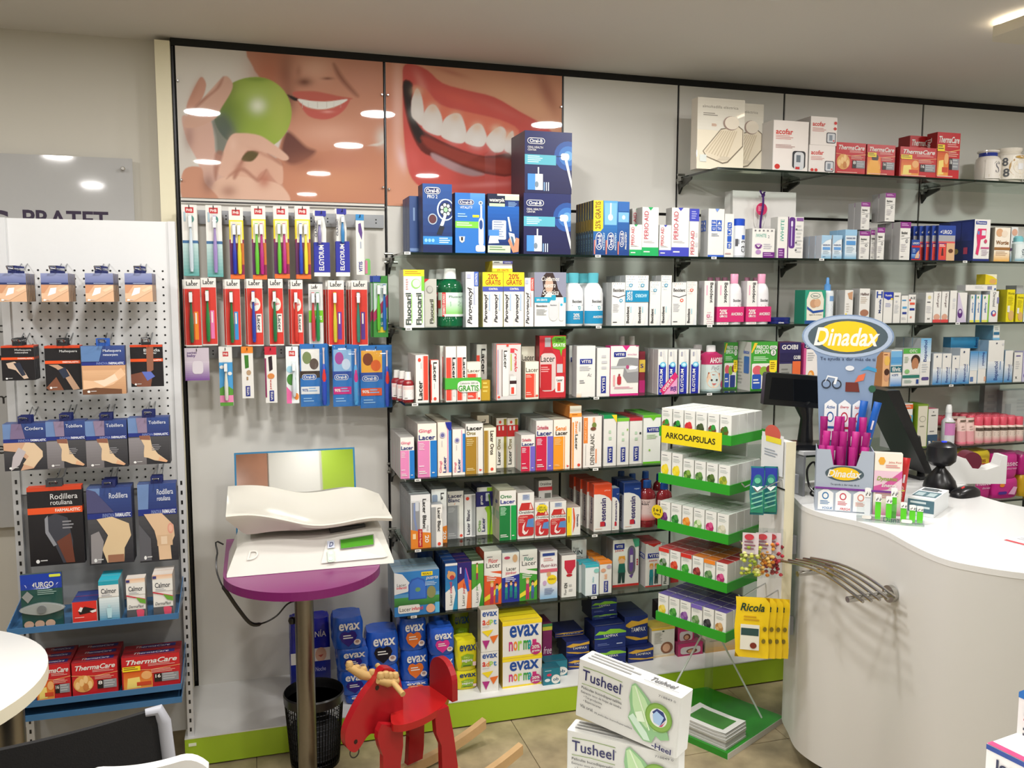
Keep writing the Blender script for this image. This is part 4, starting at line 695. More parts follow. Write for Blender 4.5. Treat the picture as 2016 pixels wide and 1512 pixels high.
RS2 = [('slim white lotion carton with brown hand picture', 1662, 1679, 571, [P([(.3, .9), (.9, .96), (.9, .7), (.5, .74)], '#c89a78'), LN(.2, .3, .6, .6, 4, '#c8c4bc'), R(.1, .1, .3, .3, 'y')]),
       ('white ointment carton with a brown stone picture', 1691, 1712, 568, [T('Halibut', .1, .8, .9, .88, '#5a3a34'), LN(.12, .55, .8, .75, 4, '#c8b8a8'), E(.5, .3, .4, .1, '#a8745c')]),
       ('slim white carton with a blue letter H', 1722, 1738, 571, [T('H', .15, .76, .9, .96, '#2a4aa0'), T('Mustela', .45, .3, .75, .72, '#3a4a80', 90)]),
       ('white carton with a deep blue head and yellow dot', 1738.5, 1757, 575, [P([(0, 1), (1, 1), (1, .8), (.5, .74), (0, .82)], '#2038b0'), T('Mustela', .15, .86, .85, .93, 'w'), E(.85, .78, .12, .03, 'y'), LN(.2, .5, .85, .64, 3, '#a8acd0')]),
       ('slim white carton with grey lines', 1758, 1772.5, 576, [LN(.12, .82, .9, .9, 1, '#6a6a70'), E(.4, .7, .14, .04, '#c8c8cc'), LN(.12, .3, .8, .6, 6, '#c4c6cc')]),
       ('white repair cream carton with blue squares', 1773, 1787, 582, [LN(.1, .75, .9, .85, 1, '#4a90c0'), R(.2, .52, .8, .6, '#5aa4d4'), R(.2, .32, .8, .4, '#283a90'), LN(.1, .1, .8, .2, 2, '#c8c8cc')]),
       ('white repair cream carton with red and navy squares', 1787, 1802, 580, [E(.2, .8, .12, .04, '#c84a4a'), R(.2, .64, .85, .72, '#e05a44'), R(.2, .44, .85, .52, '#283a90'), E(.4, .2, .12, .04, '#d88a7a'), T('A·Z', .2, .84, .9, .92, '#5a5a60')]),
       ('slim white carton with a sun disc', 1821, 1836, 576, [E(.5, .84, .22, .06, '#e0d4a0'), LN(.2, .62, .8, .7, 1, '#5a5a60'), LN(.15, .3, .85, .55, 5, '#c8c8cc'), T('H', .35, .1, .6, .16, '#3a3a3a')]),
       ('white gel carton with a baby face, left twin', 1836.5, 1852, 574, [T('Viburgel', .4, .5, .75, .96, '#5a3a44', -90, 'n'), E(.5, .18, .4, .1, '#d8a48c'), R(0, 0, 1, .1, '#d84a4a')]),
       ('white gel carton with a baby face, right twin', 1852.5, 1867, 574, [T('Viburgel', .4, .5, .75, .96, '#5a3a44', -90, 'n'), E(.5, .18, .4, .1, '#d8a48c'), R(0, 0, 1, .1, '#d84a4a')]),
       ('plain white slim carton beside a purple-swirled one', 1869, 1883, 572, [E(.6, .7, .2, .06, '#d0d0d4'), LN(.4, .4, .8, .6, 4, '#d0d0d4')]),
       ('white carton with a purple swirl', 1884, 1903, 576, [P([(0, 0), (1, 0), (.1, 1), (0, 1)], '#cfc4dc'), E(.3, .3, .26, .16, '#5a2a78'), E(.3, .36, .14, .06, '#cfc4dc')])]
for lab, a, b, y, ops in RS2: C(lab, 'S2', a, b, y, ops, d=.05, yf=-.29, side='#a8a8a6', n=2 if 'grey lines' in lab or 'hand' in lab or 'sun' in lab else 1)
for i, (a, b, c) in enumerate(((1909, 1919, '#3a8ac8'), (1920.5, 1931, '#3a8ac8'), (1933, 1946, '#8ac83a'))):
    C('slim white arnica gel carton with %s edge' % ['blue left', 'blue middle', 'lime'][i], 'S2', a, b, 580, [R(.82, 0, 1, 1, c), T('Arnigel', .3, .35, .62, .72, '#2a6ab0', -90), E(.3, .9, .1, .05, '#3a9a4a'), R(0, 0, .8, .08, '#e4e060')], d=.05, yf=-.29, side='#b0b4b8')
C('white gel carton with a swirled red and blue ball', 'S2', 1947, 1965, 573, [T('Dermovel', .35, .5, .65, .96, '#3a3a48', -90, 'n'), E(.5, .28, .28, .1, '#2a5ab0'), E(.56, .25, .2, .07, '#d8485a'), E(.5, .3, .14, .05, 'w'), R(.8, .6, 1, .8, '#8a8ab8')], d=.05, yf=-.29, side='#b0b4b8')
zz = aty(1930, 573, -.27)[2]
C('white carton lying flat across the arnica gels', zz+.001, 1899, 1960, 561, [R(.7, .2, .85, .8, '#8a8aa8'), E(.95, .3, .03, .2, '#3a6a9a'), LN(.3, .3, .6, .8, 2, '#d0d0d4')], d=.05, yf=-.28, side='#b0b0b0')
zz = aty(1945, 561, -.27)[2]
C('small yellow and white carton on top of the flat one', zz+.002, 1938, 1961, 540, [P([(0, 0), (1, 0), (1, .5), (.6, .8), (0, 1)], '#e0c820'), E(.65, .3, .3, .25, '#d8a860')], '#e8e4c8', d=.05, yf=-.275, side='#c8b418')
yl = [T('Wortie', .1, .84, .9, .92, '#5a5a18', 0, 'n'), LN(.15, .5, .85, .78, 6, '#b8ac14'), E(.6, .2, .35, .16, '#d8b070'), R(.1, .3, .4, .5, '#e8e6d8')]
C('tall yellow carton with a hand picture', 'S2', 1981, 1997, 570, yl, '#e8d818', d=.06, yf=-.29, side='#c4b814')
C('shorter yellow carton with a foot picture', 'S2', 2000, 2014, 579, yl, '#e8d818', d=.06, yf=-.29, side='#c4b814')
C('grey carton behind the shorter yellow one', 'S2', 1999, 2013, 562, [LN(.2, .2, .8, .8, 4, '#c8c8c8')], '#b8bab8', d=.06, yf=-.2, side='#989898')
C('white and mint carton cut by the right picture edge', 'S2', 2015, 2033, 578, [E(.6, .4, .4, .25, '#a8d8c8')], '#e4ece8', d=.06, yf=-.29, side='#b8c4c0')
# ---- S3
LR = '#e04a38'
def redbottle(w, h):
    r = w/2; return bottle_obj('mouthwash_bottle', r, [(r*.9, 0), (r, h*.03), (r, h*.6), (r*.9, h*.68), (r*.6, h*.73), (r*.56, h*.735), (r*.6, h*.74), (r*.5, h*.99), (r*.4, h), (.0001, h)], ['#8a1520']*6+['#eceae6']*3, liquid, ([R(.1, .72, .9, .94, '#e8c8c4'), LN(.2, .2, .8, .6, 5, '#9a9a9a'), R(.2, .1, .4, .14, '#55585c')], r*1.0, h*.1, h*.56, 1.25, '#ece8e6'), capn=6)
B('small dark red mouthwash bottle with a white cap', 'S3', 794, 817, 733, redbottle, n=3, dx=-.012, d=.045)
def ltube(down=False, red=.62): return [R(red, .05, .95, .98, LR), R(red-.05, .05, red-.03, .98, LR), (T('Lacer', .16, .05, .52, .46, 'k', 90) if not down else T('Lacer', .1, .5, .46, .95, 'k', -90)), E(.3, .9 if not down else .07, .12, .04, LR), LN(.4, .55, .5, .85, 1, '#c8c8c8')]
C('white and red toothpaste carton with upward lettering', 'S3', 818, 844, 699, ltube(), d=.03, n=5, yf=-.29, side='#c0b8b0')
C('white toothpaste carton with downward lettering', 'S3', 848, 864.5, 709, [R(0, .05, .12, .9, LR), T('Lacer', .3, .48, .75, .95, 'k', -90), E(.5, .08, .18, .04, LR), LN(.4, .15, .5, .45, 1, '#c0c0c0')], d=.035, yf=-.29, side=LR)
# banded Lacer pack
z0 = SZ['S3']; yf = -.29; X = [aty(q, 740, yf)[0] for q in (877, 899, 919, 947, 966)]; h = aty(898, 682, yf)[2]-z0; h2 = aty(930, 713, yf)[2]-z0
t = empty('toothpaste_bundle', (X[0], yf, z0), 0, 'white and red toothpaste cartons bundled by a green free-gift band', 'pack')
lt = [R(.06, .02, .5, .8, LR), R(.54, .02, .58, .8, LR), T('Lacer', .62, .4, .92, .8, 'k', -90), R(.7, .1, .85, .3, '#d8d8d8')]
for i in (0, 1):
    o = carton_obj('carton', X[i+1]-X[i]-.001, .04, h, lt, 'w', side='#b8b0a8'); o.parent = t; o.location = ((X[i]+X[i+1])/2-X[0], 0, 0)
o = carton_obj('carton', X[3]-X[2]-.001, .04, h2, [T('Lacer', .06, .74, .94, .82, '#44403c', 0, 'n'), R(.04, .05, .65, .7, LR), R(.7, .05, .74, .7, LR), LN(.08, .08, .5, .14, 2, 'w'), E(.86, .06, .08, .03, LR)], '#f2ead8', side='#c8c0b0'); o.parent = t; o.location = ((X[2]+X[3])/2-X[0], 0, 0)
o = carton_obj('carton', X[4]-X[3]-.001, .04, h2*.52, [LN(.2, .3, .8, .9, 3, '#e0c860')], '#c09a28', side='#9a7a1c'); o.parent = t; o.location = ((X[3]+X[4])/2-X[0], .004, 0)
mb = MB(); bw = X[3]-X[0]+.003; b0, b1 = aty(900, 766, yf)[2]-z0, aty(900, 744, yf)[2]-z0
mb.box(-.002, -.001, b0, bw-.002, .041, b1, '#3f9a34'); print_ops(mb, [R(0, 0, 1, 1, '#4bb03c'), RR(.34, -.3, .96, .72, 'w', .3, .5), T('Colutorio 200 ml', .4, .42, .9, .6, '#3a6a3a', 0, 'n'), T('GRATIS', .36, -.2, .92, .32, '#3a9a34')], lambda u, v, k: (-.002+u*bw, -.0022-k*.0004, b0+v*(b1-b0))); mb.build('gift_band', card, t)
C('white and red toothpaste carton at the left rear of the bundle', 'S3', 866, 878, 681, [R(.4, .02, .8, .8, LR)], d=.04, yf=-.235, side='#b0a8a0', n=3)
C('silver grey toothpaste carton behind the gold one', 'S3', 938, 959, 678, [R(0, .35, .3, .8, LR), T('Lacer', .45, .45, .85, .92, 'k', -90)], '#cfccc6', d=.05, yf=-.225, side='#8e8a86', n=2)
C('boxed toothpaste gift set with a small bottle in a cut-out', 'S3', 977, 1025.5, 677, [R(0, 0, 1, 1, '#d8d4d2'), R(.0, .985, 1, 1, LR), R(0, 0, .02, 1, LR), RR(.24, .06, .5, .88, '#ece9e4', .05, 2), T('Lacer', .3, .56, .44, .88, 'k', -90), R(.22, .06, .245, .9, '#5a3a34'), T('1 regalo', .7, .5, .86, .92, '#d8404a', -90, 'bi'), T('1', .57, .84, .73, .92, '#d8404a'), R(.58, .52, .62, .82, '#b8c83a'), P([(.52, .08), (.82, .08), (.82, .38), (.66, .46), (.52, .46)], '#c8c4c2'), RR(.56, .08, .8, .3, '#e8e6e4', .1, 1), R(.54, .28, .82, .34, '#3a2024'), R(.56, .34, .8, .42, 'w'), R(.6, .1, .72, .22, LR), E(.45, .97, .05, .02, LR), E(.1, .05, .05, .02, LR), R(.05, .1, .08, .9, '#a88ab0')], '#d8d4d2', d=.03, n=2, yf=-.29, side='#b8b4b4')
lm = [T('Lacer', .06, .72, .94, .84, '#3a3632', 0, 'n'), R(.04, .04, .66, .68, LR), R(.7, .04, .74, .68, LR), LN(.08, .56, .5, .64, 2, '#f0c0b0'), LN(.08, .08, .5, .18, 2, '#f0c0b0'), E(.86, .08, .09, .03, LR)]
C('cream and red mouthwash carton standing behind a smaller one', 'S3', 1026, 1053, 682, lm, '#f2ead8', d=.05, yf=-.22, side='#a8a090')
C('small cream and red mouthwash carton in the front', 'S3', 1033.5, 1061, 712, lm, '#f2ead8', d=.05, yf=-.29, side='#b0a898')
C('large red gift carton with a mouthwash bottle picture and green bubble', 'S3', 1062, 1114, 661, [R(0, 0, 1, 1, '#c42a34'), RR(.02, .1, .62, .72, '#d8c4c0', .15, 2), P([(.1, .72), (.2, .82), (.42, .82), (.55, .72)], '#b02430'), R(.2, .82, .42, .97, '#a8a4a8'), T('Lacer', .04, .58, .58, .68, 'k', 0, 'n'), R(.04, .12, .46, .54, '#c0262e'), LN(.06, .4, .4, .5, 3, '#e8a8a8'), RR(.6, .08, .94, .34, '#e8e2e0', .1, 2), R(.64, .34, .9, .4, '#c42a34'), R(.66, .4, .88, .54, '#c8c4c8'), R(.68, .1, .8, .24, LR), T('Lacer', .66, .26, .88, .3, '#3a3632'), P([(.45, .95), (.55, .99), (.98, .99), (1, .92), (.98, .8), (.86, .77), (.82, .66), (.76, .77), (.5, .8)], '#6ab42c'), T('FORMATO', .58, .93, .92, .97, '#2a4a14'), T('DE VIAJE', .6, .89, .9, .92, '#2a4a14'), T('GRATIS', .5, .82, .97, .875, 'w'), R(.9, .4, .95, .66, LR)], '#c42a34', d=.05, yf=-.27, side='#7a1c22')
def vbox(v0, v1, u0=.16, u1=.84): return [R(u0, v0, u1, v1, '#aab4e0'), R(u0+.02, v0+.006, u1-.02, v1-.006, '#1c2a86'), T('VITIS', u0+.08, v0+.025, u1-.08, v1-.025, 'w')]
def vboxV(v0, v1, u0=.3, u1=.72): return [R(u0, v0, u1, v1, '#aab4e0'), R(u0+.03, v0+.008, u1-.03, v1-.008, '#1c2a86'), T('VITIS', u0+.11, v0+.03, u1-.11, v1-.03, 'w', 90)]
C('white whitening mouthwash carton behind its twin', 'S3', 1120, 1140, 680, vbox(.66, .76), d=.06, yf=-.2, side='#a4a4a4')
C('wide white carton with a navy name plate', 'S3', 1135, 1172.5, 681, vbox(.64, .75)+[LN(.16, .5, .8, .6, 3, '#b8bac0'), T('Ac', .55, .4, .8, .47, '#9a9aa0', 0, 'i'), LN(.16, .25, .45, .33, 2, '#8a8a90'), G(0, 0, .25, .1, '#e8c8a8', '#f3f1ec')], d=.05, yf=-.29, side='#b4b4b4')
C('slim white carton with an upright navy name plate', 'S3', 1175, 1201, 685, vboxV(.06, .42)+[LN(.35, .5, .8, .85, 3, '#c8c8cc')], d=.05, yf=-.29, side='#b4b4b4', n=2)
C('white and magenta gum care carton with a woman brushing teeth', 'S3', 1201.5, 1257.5, 681, [R(0, 0, 1, .04, '#d02a80'), P([(.42, 1), (.68, 1), (.55, .9)], '#d02a80'), RR(.12, .78, .54, .88, '#1c2a86', .1, 2), T('VITIS', .17, .805, .49, .855, 'w'), T('encías', .6, .81, .92, .85, '#d88ab0', 0, 'n'), P([(.2, .58), (.3, .74), (.6, .77), (.98, .75), (.98, .26), (.6, .26), (.44, .4), (.48, .55)], '#8e8e90'), P([(.5, .56), (.7, .62), (.98, .58), (.98, .48), (.6, .46)], '#b4b4b4'), P([(.55, .57), (.75, .6), (.97, .585), (.9, .53), (.68, .52)], '#f0f0f0'), R(.02, .55, .6, .6, '#b8babc'), E(.6, .575, .06, .04, '#b04a78'), RR(.24, .22, .38, .4, '#b8303c', .2, 2), R(.28, .4, .34, .44, '#8a2a34'), R(.1, .2, .16, .42, '#e4a0a4'), LN(.14, .13, .86, .18, 2, '#d88aa0'), R(.88, .99, 1, 1, '#d02a80')], d=.05, yf=-.29, side='#c02a76', topc='#c02a76')
for i, px in enumerate((1228, 1248)): B('red mouthwash bottle behind the magenta carton, %s' % ('left', 'right')[i], 'S3', px-9.5, px+9.5, 662, redbottle, yf=-.17, group='red bottles behind the magenta carton')
C('dark red carton edge behind the magenta carton', 'S3', 1258, 1270, 692, [R(0, .5, 1, .8, '#e8c850'), T('S', .2, .6, .7, .7, '#1c2a86'), R(0, 0, 1, .3, '#c82a7a')], '#8a2a38', d=.05, yf=-.22, side='#6a2028')
def elg(off=False):
    return [R(.08, 0, .82, .66, '#1c2496'), R(.5, .1, .82, .66, '#2a3cae'), T('ELGYDIUM', .2, .04, .5, .56, 'w', 90), E(.5, .66, .3, .06, '#6ac0e0'), E(.5, .66, .18, .035, '#c8ecf6'), P([(.5, .98), (.62, .98), (.8, .72), (.6, .72)], '#dcdcdc'), LN(.2, .74, .4, .95, 1, '#a8a8b8')]
for i, (a, b) in enumerate(((1295, 1314.5), (1315, 1333), (1336, 1356), (1359, 1379))):
    C('white and dark blue upright toothpaste carton, %s column' % ['first', 'second', 'third', 'fourth'][i], 'S3', a, b, 688, elg(), d=.04, n=3, yf=-.29, side='#b8b8b8')
zb, zt = aty(1314, 774, -.29)[2], aty(1314, 737, -.29)[2]; xa, xb = aty(1302, 760, -.29)[0], aty(1333, 760, -.29)[0]
t = MB(); t.prism([(0, 0), (xb-xa, 0), (xb-xa, zt-zb)], -.0012, 0, '#e8a0c8', ax='y'); t = tag(t.build('promotion_sticker', card, loc=(xa, -.2905, SZ['S3'])), 'pink triangular discount sticker across two dark blue toothpaste cartons', 'sticker')
pb = MB(); w, h = xb-xa, zt-zb
sl = lambda u, v, k: (u*w*.82+.0*v-.25*w*v+.1*w, -.0016-k*.0004, u*h*.82+v*h*.3-.02*h)
print_ops(pb, [R(0, 0, 1.15, .8, '#d8286e'), T('OFERTA', .12, .15, .85, .65, 'w')], sl); print_ops(pb, [T('-50%', .55, .22, .95, .5, '#5a2a90', 90)], lambda u, v, k: (u*w, -.0016-k*.0004, v*h-.1*h)); pb.build('print', card, t)
def kids(w, h):
    r = w/2; return bottle_obj('kids_bottle', r, [(r*.92, 0), (r, h*.04), (r*.98, h*.68), (r*.9, h*.8), (r*.5, h*.86), (r*.42, h*.862), (r*.4, h*.99), (r*.3, h), (.0001, h)], ['#b8d0d0']+['#d4dcdc', '#b02a62', '#b02a62', '#b02a62', '#e4e4e4', '#e4e4e4', '#e4e4e4'], liquid, ([R(0, .72, 1, 1, '#b8265c'), T('AHORRO', .35, .76, .98, .92, 'w'), T('PeG', .4, .56, .7, .68, '#9a9aa0', 0, 'i'), E(.5, .28, .26, .24, '#e8c8ac'), P([(.26, .32), (.3, .5), (.55, .54), (.74, .46), (.74, .36), (.5, .42)], '#a85a34'), E(.42, .27, .035, .03, '#3a2a24'), E(.6, .27, .035, .03, '#3a2a24'), P([(.42, .17), (.6, .17), (.51, .12)], '#c85a5a'), E(.88, .14, .09, .1, '#b8265c')], r, h*.05, h*.8, 1.25, '#cfdcd8'), sy=.6, capn=5)
B('kids shampoo bottle with magenta top and a cartoon face', 'S3', 1389, 1432, 681, kids, n=2, dx=-.02, d=.07)
def detox(): return [R(0, 0, 1, 1, '#3f9c34'), T('PRECIO', .2, .85, .66, .93, 'w'), T('ESPECIAL', .14, .76, .7, .84, 'w'), P([(0, .78), (.05, .78), (.24, .98), (.12, .98)], '#e8c030'), RR(.7, .84, .98, .92, 'w', .4, 1.7), T('DETOX', .73, .86, .95, .9, '#2a6a2a'), E(.84, .78, .12, .08, '#2a6a2a'), E(.84, .78, .1, .065, 'w'), T('3', .8, .74, .88, .82, '#2a6a2a'), LN(.1, .6, .7, .7, 3, '#c8e8c0'), RR(.04, .04, .92, .56, '#e8e4dc', .05, 1.7), E(.25, .42, .18, .1, '#d8606a'), E(.5, .4, .16, .1, '#8ab03a'), E(.7, .44, .12, .08, '#7a2a3a'), RR(.06, .04, .4, .34, '#2a54b0', .1, 1.7), RR(.46, .04, .84, .3, '#283a80', .1, 1.7), LN(.1, .12, .36, .24, 2, 'w'), P([(.7, .4), (.98, .4), (.98, .62), (.7, .62)], 'y'), P([(.7, .4), (.98, .4), (.84, .34)], 'y'), LN(.74, .42, .94, .58, 4, '#8a6a14'), R(0, 0, 1, .03, '#2a7a24')]
C('green slimming drink carton with a special price flash', 'S3', 1478, 1530, 673, detox(), '#3f9c34', d=.11, yf=-.29, side='#c4c2bc', sops=[T('detox', .5, .75, .9, .83, '#2a54b0'), RR(.55, .35, .9, .7, '#3a6ab0', .1, 1), LN(.1, .1, .5, .65, 8, '#9a9a98')], topc='#2f7a28')
C('green slimming drink carton standing behind the kids bottles', 'S3', 1425, 1452, 674, detox(), '#3f9c34', d=.1, yf=-.2, side='#8a948a')
gb = [R(0, .78, 1, 1, '#2a2456'), T('GOIBI', .1, .85, .85, .95, 'w'), R(0, 0, .6, .55, '#9a9a94'), R(.62, 0, 1, .6, '#e06a38'), R(0, .6, 1, .78, '#221c4a'), T('GOIBI', .66, .64, .98, .72, 'w'), LN(.1, .1, .5, .45, 5, '#7a7a74')]
C('navy and orange insect repellent carton', 'S3', 1534, 1576, 674, gb, '#2a2456', d=.08, yf=-.285, side='#6a2a50')
C('pink-edged children\'s repellent carton with little fruit faces', 'S3', 1582, 1626, 676, [R(0, .88, 1, 1, '#241e52'), T('GOIBI GOI', .06, .905, .98, .975, 'w'), R(0, 0, .1, .9, '#d05a90'), LN(.16, .6, .5, .8, 4, '#b8b8b8'), LN(.58, .6, .95, .8, 4, '#b8b8b8'), E(.34, .3, .14, .11, '#e8963c'), E(.78, .34, .14, .1, '#d8b03a'), E(.8, .18, .16, .08, '#6aaa3a'), E(.3, .3, .08, .07, '#f0c890')], '#ece6e2', d=.08, yf=-.285, side='#b83a78')
C('orange sun lotion carton with a smiling child', 'S3', 1737, 1751, 694, [E(.6, .75, .4, .14, '#f0c060'), E(.6, .3, .4, .16, '#d8a07c'), E(.6, .42, .36, .1, '#4a2a20'), LN(.1, .9, .8, .95, 1, '#8a4a2a')], '#ecb684', d=.05, yf=-.285, side='#c88a5a')
C('white and blue lice treatment carton', 'S3', 1753, 1775, 689, [R(0, .58, 1, .97, '#7ab8e4'), R(0, .62, 1, .8, '#5aa0d8'), R(0, .38, 1, .55, '#1a6a7a'), T('filvit', .12, .4, .9, .53, 'w'), G(0, 0, 1, .3, '#4a90d4', '#eef2f6'), T('ACEITE', .1, .27, .7, .33, '#2a5a9a')], d=.05, yf=-.285, side='#c0c4c8')
C('white carton with a curly-haired boy and green head', 'S3', 1777, 1811, 686, [R(0, .86, 1, 1, '#5ab04a'), T('OTC', .35, .89, .8, .97, 'w'), E(.72, .68, .26, .15, '#3a2a20'), E(.7, .58, .2, .17, '#b8805c'), P([(.4, .3), (.95, .3), (.9, .42), (.74, .46), (.55, .42)], '#e8e6e0'), R(0, .2, .98, .28, '#2a7a6c'), E(.25, .38, .14, .06, '#8ac07a'), T('1', .8, .04, .94, .16, '#2a4a90'), LN(.1, .05, .6, .15, 3, '#9ab4a8'), LN(.06, .6, .35, .78, 4, '#b8c8b0')], d=.06, yf=-.285, side='#a8aca8')
bepv = lambda v0, v1: [G(0, 0, 1, .5, '#3a8cc8', '#eef0f0'), T('Bepanthol', .42, v0, .72, v1, '#1a3a80', 90), LN(.76, v0, .84, v1, 1, '#6a8ab8')]
C('tall white and blue ointment carton with dark blue name upward', 'S3', 1811.5, 1832, 666, [G(0, .5, 1, 1, '#eef0f0', '#6ab0dc'), T('Bepanthol', .3, .5, .7, .96, '#1a3a80', 90), RR(.2, .1, .9, .17, '#5a4a8a', .4, 4), LN(.2, .25, .8, .45, 4, '#c8ccd0')], d=.05, yf=-.285, side='#a8acb0', n=3)
for i, (a, b, y) in enumerate(((1836, 1853.5, 696), (1854, 1872, 696), (1873, 1888, 700), (1888.5, 1908, 686))):
    C('white ointment carton fading to blue, %s of four' % ['first', 'second', 'third', 'fourth'][i], 'S3', a, b, y, bepv(.05, .55)+[E(.4, .9, .08, .03, '#3a4a6a')], d=.05, yf=-.285, side='#a8b0b8', n=2)
C('blue ointment carton with a pale blue cap end, left', 'S3', 1908.5, 1924, 692, [G(0, .4, 1, 1, '#dfe8ee', '#3a8cc8'), R(.1, .05, .5, .2, '#5a7ab0')], d=.05, yf=-.285, side='#6a9abc')
C('blue ointment carton with a pale foot and orange mark', 'S3', 1924.5, 1941, 692, [G(0, .45, 1, 1, '#e4e8ea', '#3a90cc'), T('Bepanthol', .4, .55, .75, .97, '#1a3a80', -90), R(.8, .05, 1, .2, '#e0a88a')], d=.05, yf=-.285, side='#6a9abc')
C('large white ointment carton fading to blue', 'S3', 1944.5, 1976, 670, bepv(.05, .5)+[E(.5, .93, .05, .02, '#5a5a6a'), E(.9, .9, .06, .03, '#d0d0d4')], d=.05, yf=-.285, side='#8aa4b8', n=2)
C('narrow white ointment carton fading to blue beside the large one', 'S3', 1977, 1993, 690, bepv(.05, .55), d=.05, yf=-.285, side='#8aa4b8')
C('white carton with a black cross mark', 'S3', 1995, 2012, 694, [LN(.2, .82, .9, .9, 1, '#4a3a8a'), LN(.2, .4, .7, .7, 4, '#c8c8c8'), T('X', .2, .1, .45, .18, 'k')], d=.05, yf=-.285, side='#b0b0b0')
C('lilac and white carton cut by the right edge on the third shelf', 'S3', 2013, 2032, 692, [E(.5, .2, .4, .12, '#6a5ab8')], '#c8c4e0', d=.05, yf=-.285, side='#b0acd0')
zz = aty(1890, 686, -.2)[2]
C('blue ointment carton lying on the row behind', zz+.002, 1870, 1926, 664, [T('Bepan', .84, .1, .97, .9, '#123a70', 90), G(0, 0, .8, 1, '#2a7aa8', '#3a90c0')], '#2f86b4', d=.045, yf=-.225, side='#2a6a90')
zz = aty(1960, 670, -.27)[2]
C('small white and blue carton standing on the large ointment carton', zz+.002, 1953.5, 1967, 641, [R(.1, .35, .9, .55, '#3a8cc0'), LN(.2, .65, .8, .85, 2, '#a8acb0'), R(0, 0, 1, .15, '#7ab4d4')], d=.1, yf=-.27, side='#6a96b0')
# ---- S4
def lacer(n1, c1, c2, c3, cream='w', c1t=None): return [R(0, 0, .62, .68, c2), R(.66, 0, 1, .68, c3)]+[T(n1, .06, .82, .72, .9, c1t or c1), T('Lacer', .06, .7, .92, .79, '#1c2a78'), LN(.06, .5, .4, .64, 5, '#f0d4e0'), LN(.06, .18, .42, .22, 1, '#f4dcea'), LN(.06, .05, .5, .12, 2, 'w'), LN(.74, .05, .92, .09, 1, 'w')]
PKK = '#e086b8'; BLU = '#1f78c8'
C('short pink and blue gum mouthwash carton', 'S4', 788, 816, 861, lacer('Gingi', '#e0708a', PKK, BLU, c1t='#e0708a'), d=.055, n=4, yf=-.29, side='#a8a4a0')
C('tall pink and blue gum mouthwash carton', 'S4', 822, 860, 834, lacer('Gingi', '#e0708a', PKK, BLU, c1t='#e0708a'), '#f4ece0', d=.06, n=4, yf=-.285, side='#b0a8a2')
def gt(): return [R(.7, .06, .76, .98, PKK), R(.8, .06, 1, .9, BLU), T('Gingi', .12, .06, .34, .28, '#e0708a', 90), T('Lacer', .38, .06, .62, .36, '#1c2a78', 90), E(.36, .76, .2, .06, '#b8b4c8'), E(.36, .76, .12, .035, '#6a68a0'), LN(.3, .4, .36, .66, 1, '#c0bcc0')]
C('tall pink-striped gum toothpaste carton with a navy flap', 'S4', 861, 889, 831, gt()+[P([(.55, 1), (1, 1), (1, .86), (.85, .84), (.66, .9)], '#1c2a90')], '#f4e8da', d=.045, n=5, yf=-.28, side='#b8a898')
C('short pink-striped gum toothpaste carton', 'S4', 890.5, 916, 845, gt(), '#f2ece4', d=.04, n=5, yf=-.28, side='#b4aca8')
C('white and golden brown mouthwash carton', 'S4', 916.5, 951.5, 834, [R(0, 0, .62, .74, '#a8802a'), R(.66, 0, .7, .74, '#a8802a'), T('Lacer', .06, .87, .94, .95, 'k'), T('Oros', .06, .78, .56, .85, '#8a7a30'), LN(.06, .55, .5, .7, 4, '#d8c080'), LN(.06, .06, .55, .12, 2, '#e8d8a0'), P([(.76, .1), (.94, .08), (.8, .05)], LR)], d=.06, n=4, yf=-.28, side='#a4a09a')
C('slim white and gold toothpaste carton with downward lettering', 'S4', 952, 977, 842, [R(.04, 0, .34, .94, '#a8832c'), R(.37, 0, .4, .94, '#a8832c'), T('Lacer Oros', .52, .4, .82, .93, '#3a342c', -90), E(.66, .08, .12, .035, LR)], '#f4ecd8', d=.04, n=5, yf=-.275, side='#b4a88e')
C('cream carton end lying behind the gold cartons', aty(950, 834, -.2)[2]+.001, 939, 963, 818, [T('L', .4, .1, .7, .5, 'k', 90)], '#e4d8c4', d=.1, yf=-.2, side='#a89478')
oro = [R(0, 0, 1, 1, '#f2eee4'), R(.7, .0, .96, .98, '#9a8a28'), T('Lacer', .08, .06, .4, .34, 'k', 90), T('Oros', .08, .37, .4, .58, '#7a6a24', 90), R(0, .63, 1, .86, '#cc2a2c'), LN(.2, .65, .4, .84, 1, 'w'), LN(.55, .65, .75, .84, 1, 'w'), E(.35, .92, .12, .03, LR)]
C('white and gold toothpaste carton with a red band, left twin', 'S4', 977, 998, 823, oro, d=.045, n=3, yf=-.2, side='#a89c88')
C('white and gold toothpaste carton with a red band, right twin', 'S4', 998.5, 1020, 823, oro, d=.045, n=3, yf=-.2, side='#a89c88')
CR = '#cc2248'; VI = '#7464c4'
C('short crimson and violet mouthwash carton', 'S4', 1025.5, 1053.5, 856, lacer('Clorhexidina', '#c03058', CR, VI, c1t='#c03058'), d=.055, n=2, yf=-.285, side='#b4b2ae')
C('tall crimson and violet mouthwash carton', 'S4', 1055, 1089, 828, lacer('Clorhexidina', '#c03058', CR, VI, c1t='#c03058'), d=.06, n=3, yf=-.285, side='#b4b2ae')
C('crimson and violet mouthwash carton at the back wall side', 'S4', 1032, 1058, 817, lacer('Clor', '#c03058', CR, VI, c1t='#c03058'), '#c8c8ca', d=.06, yf=-.1, side='#88888a')
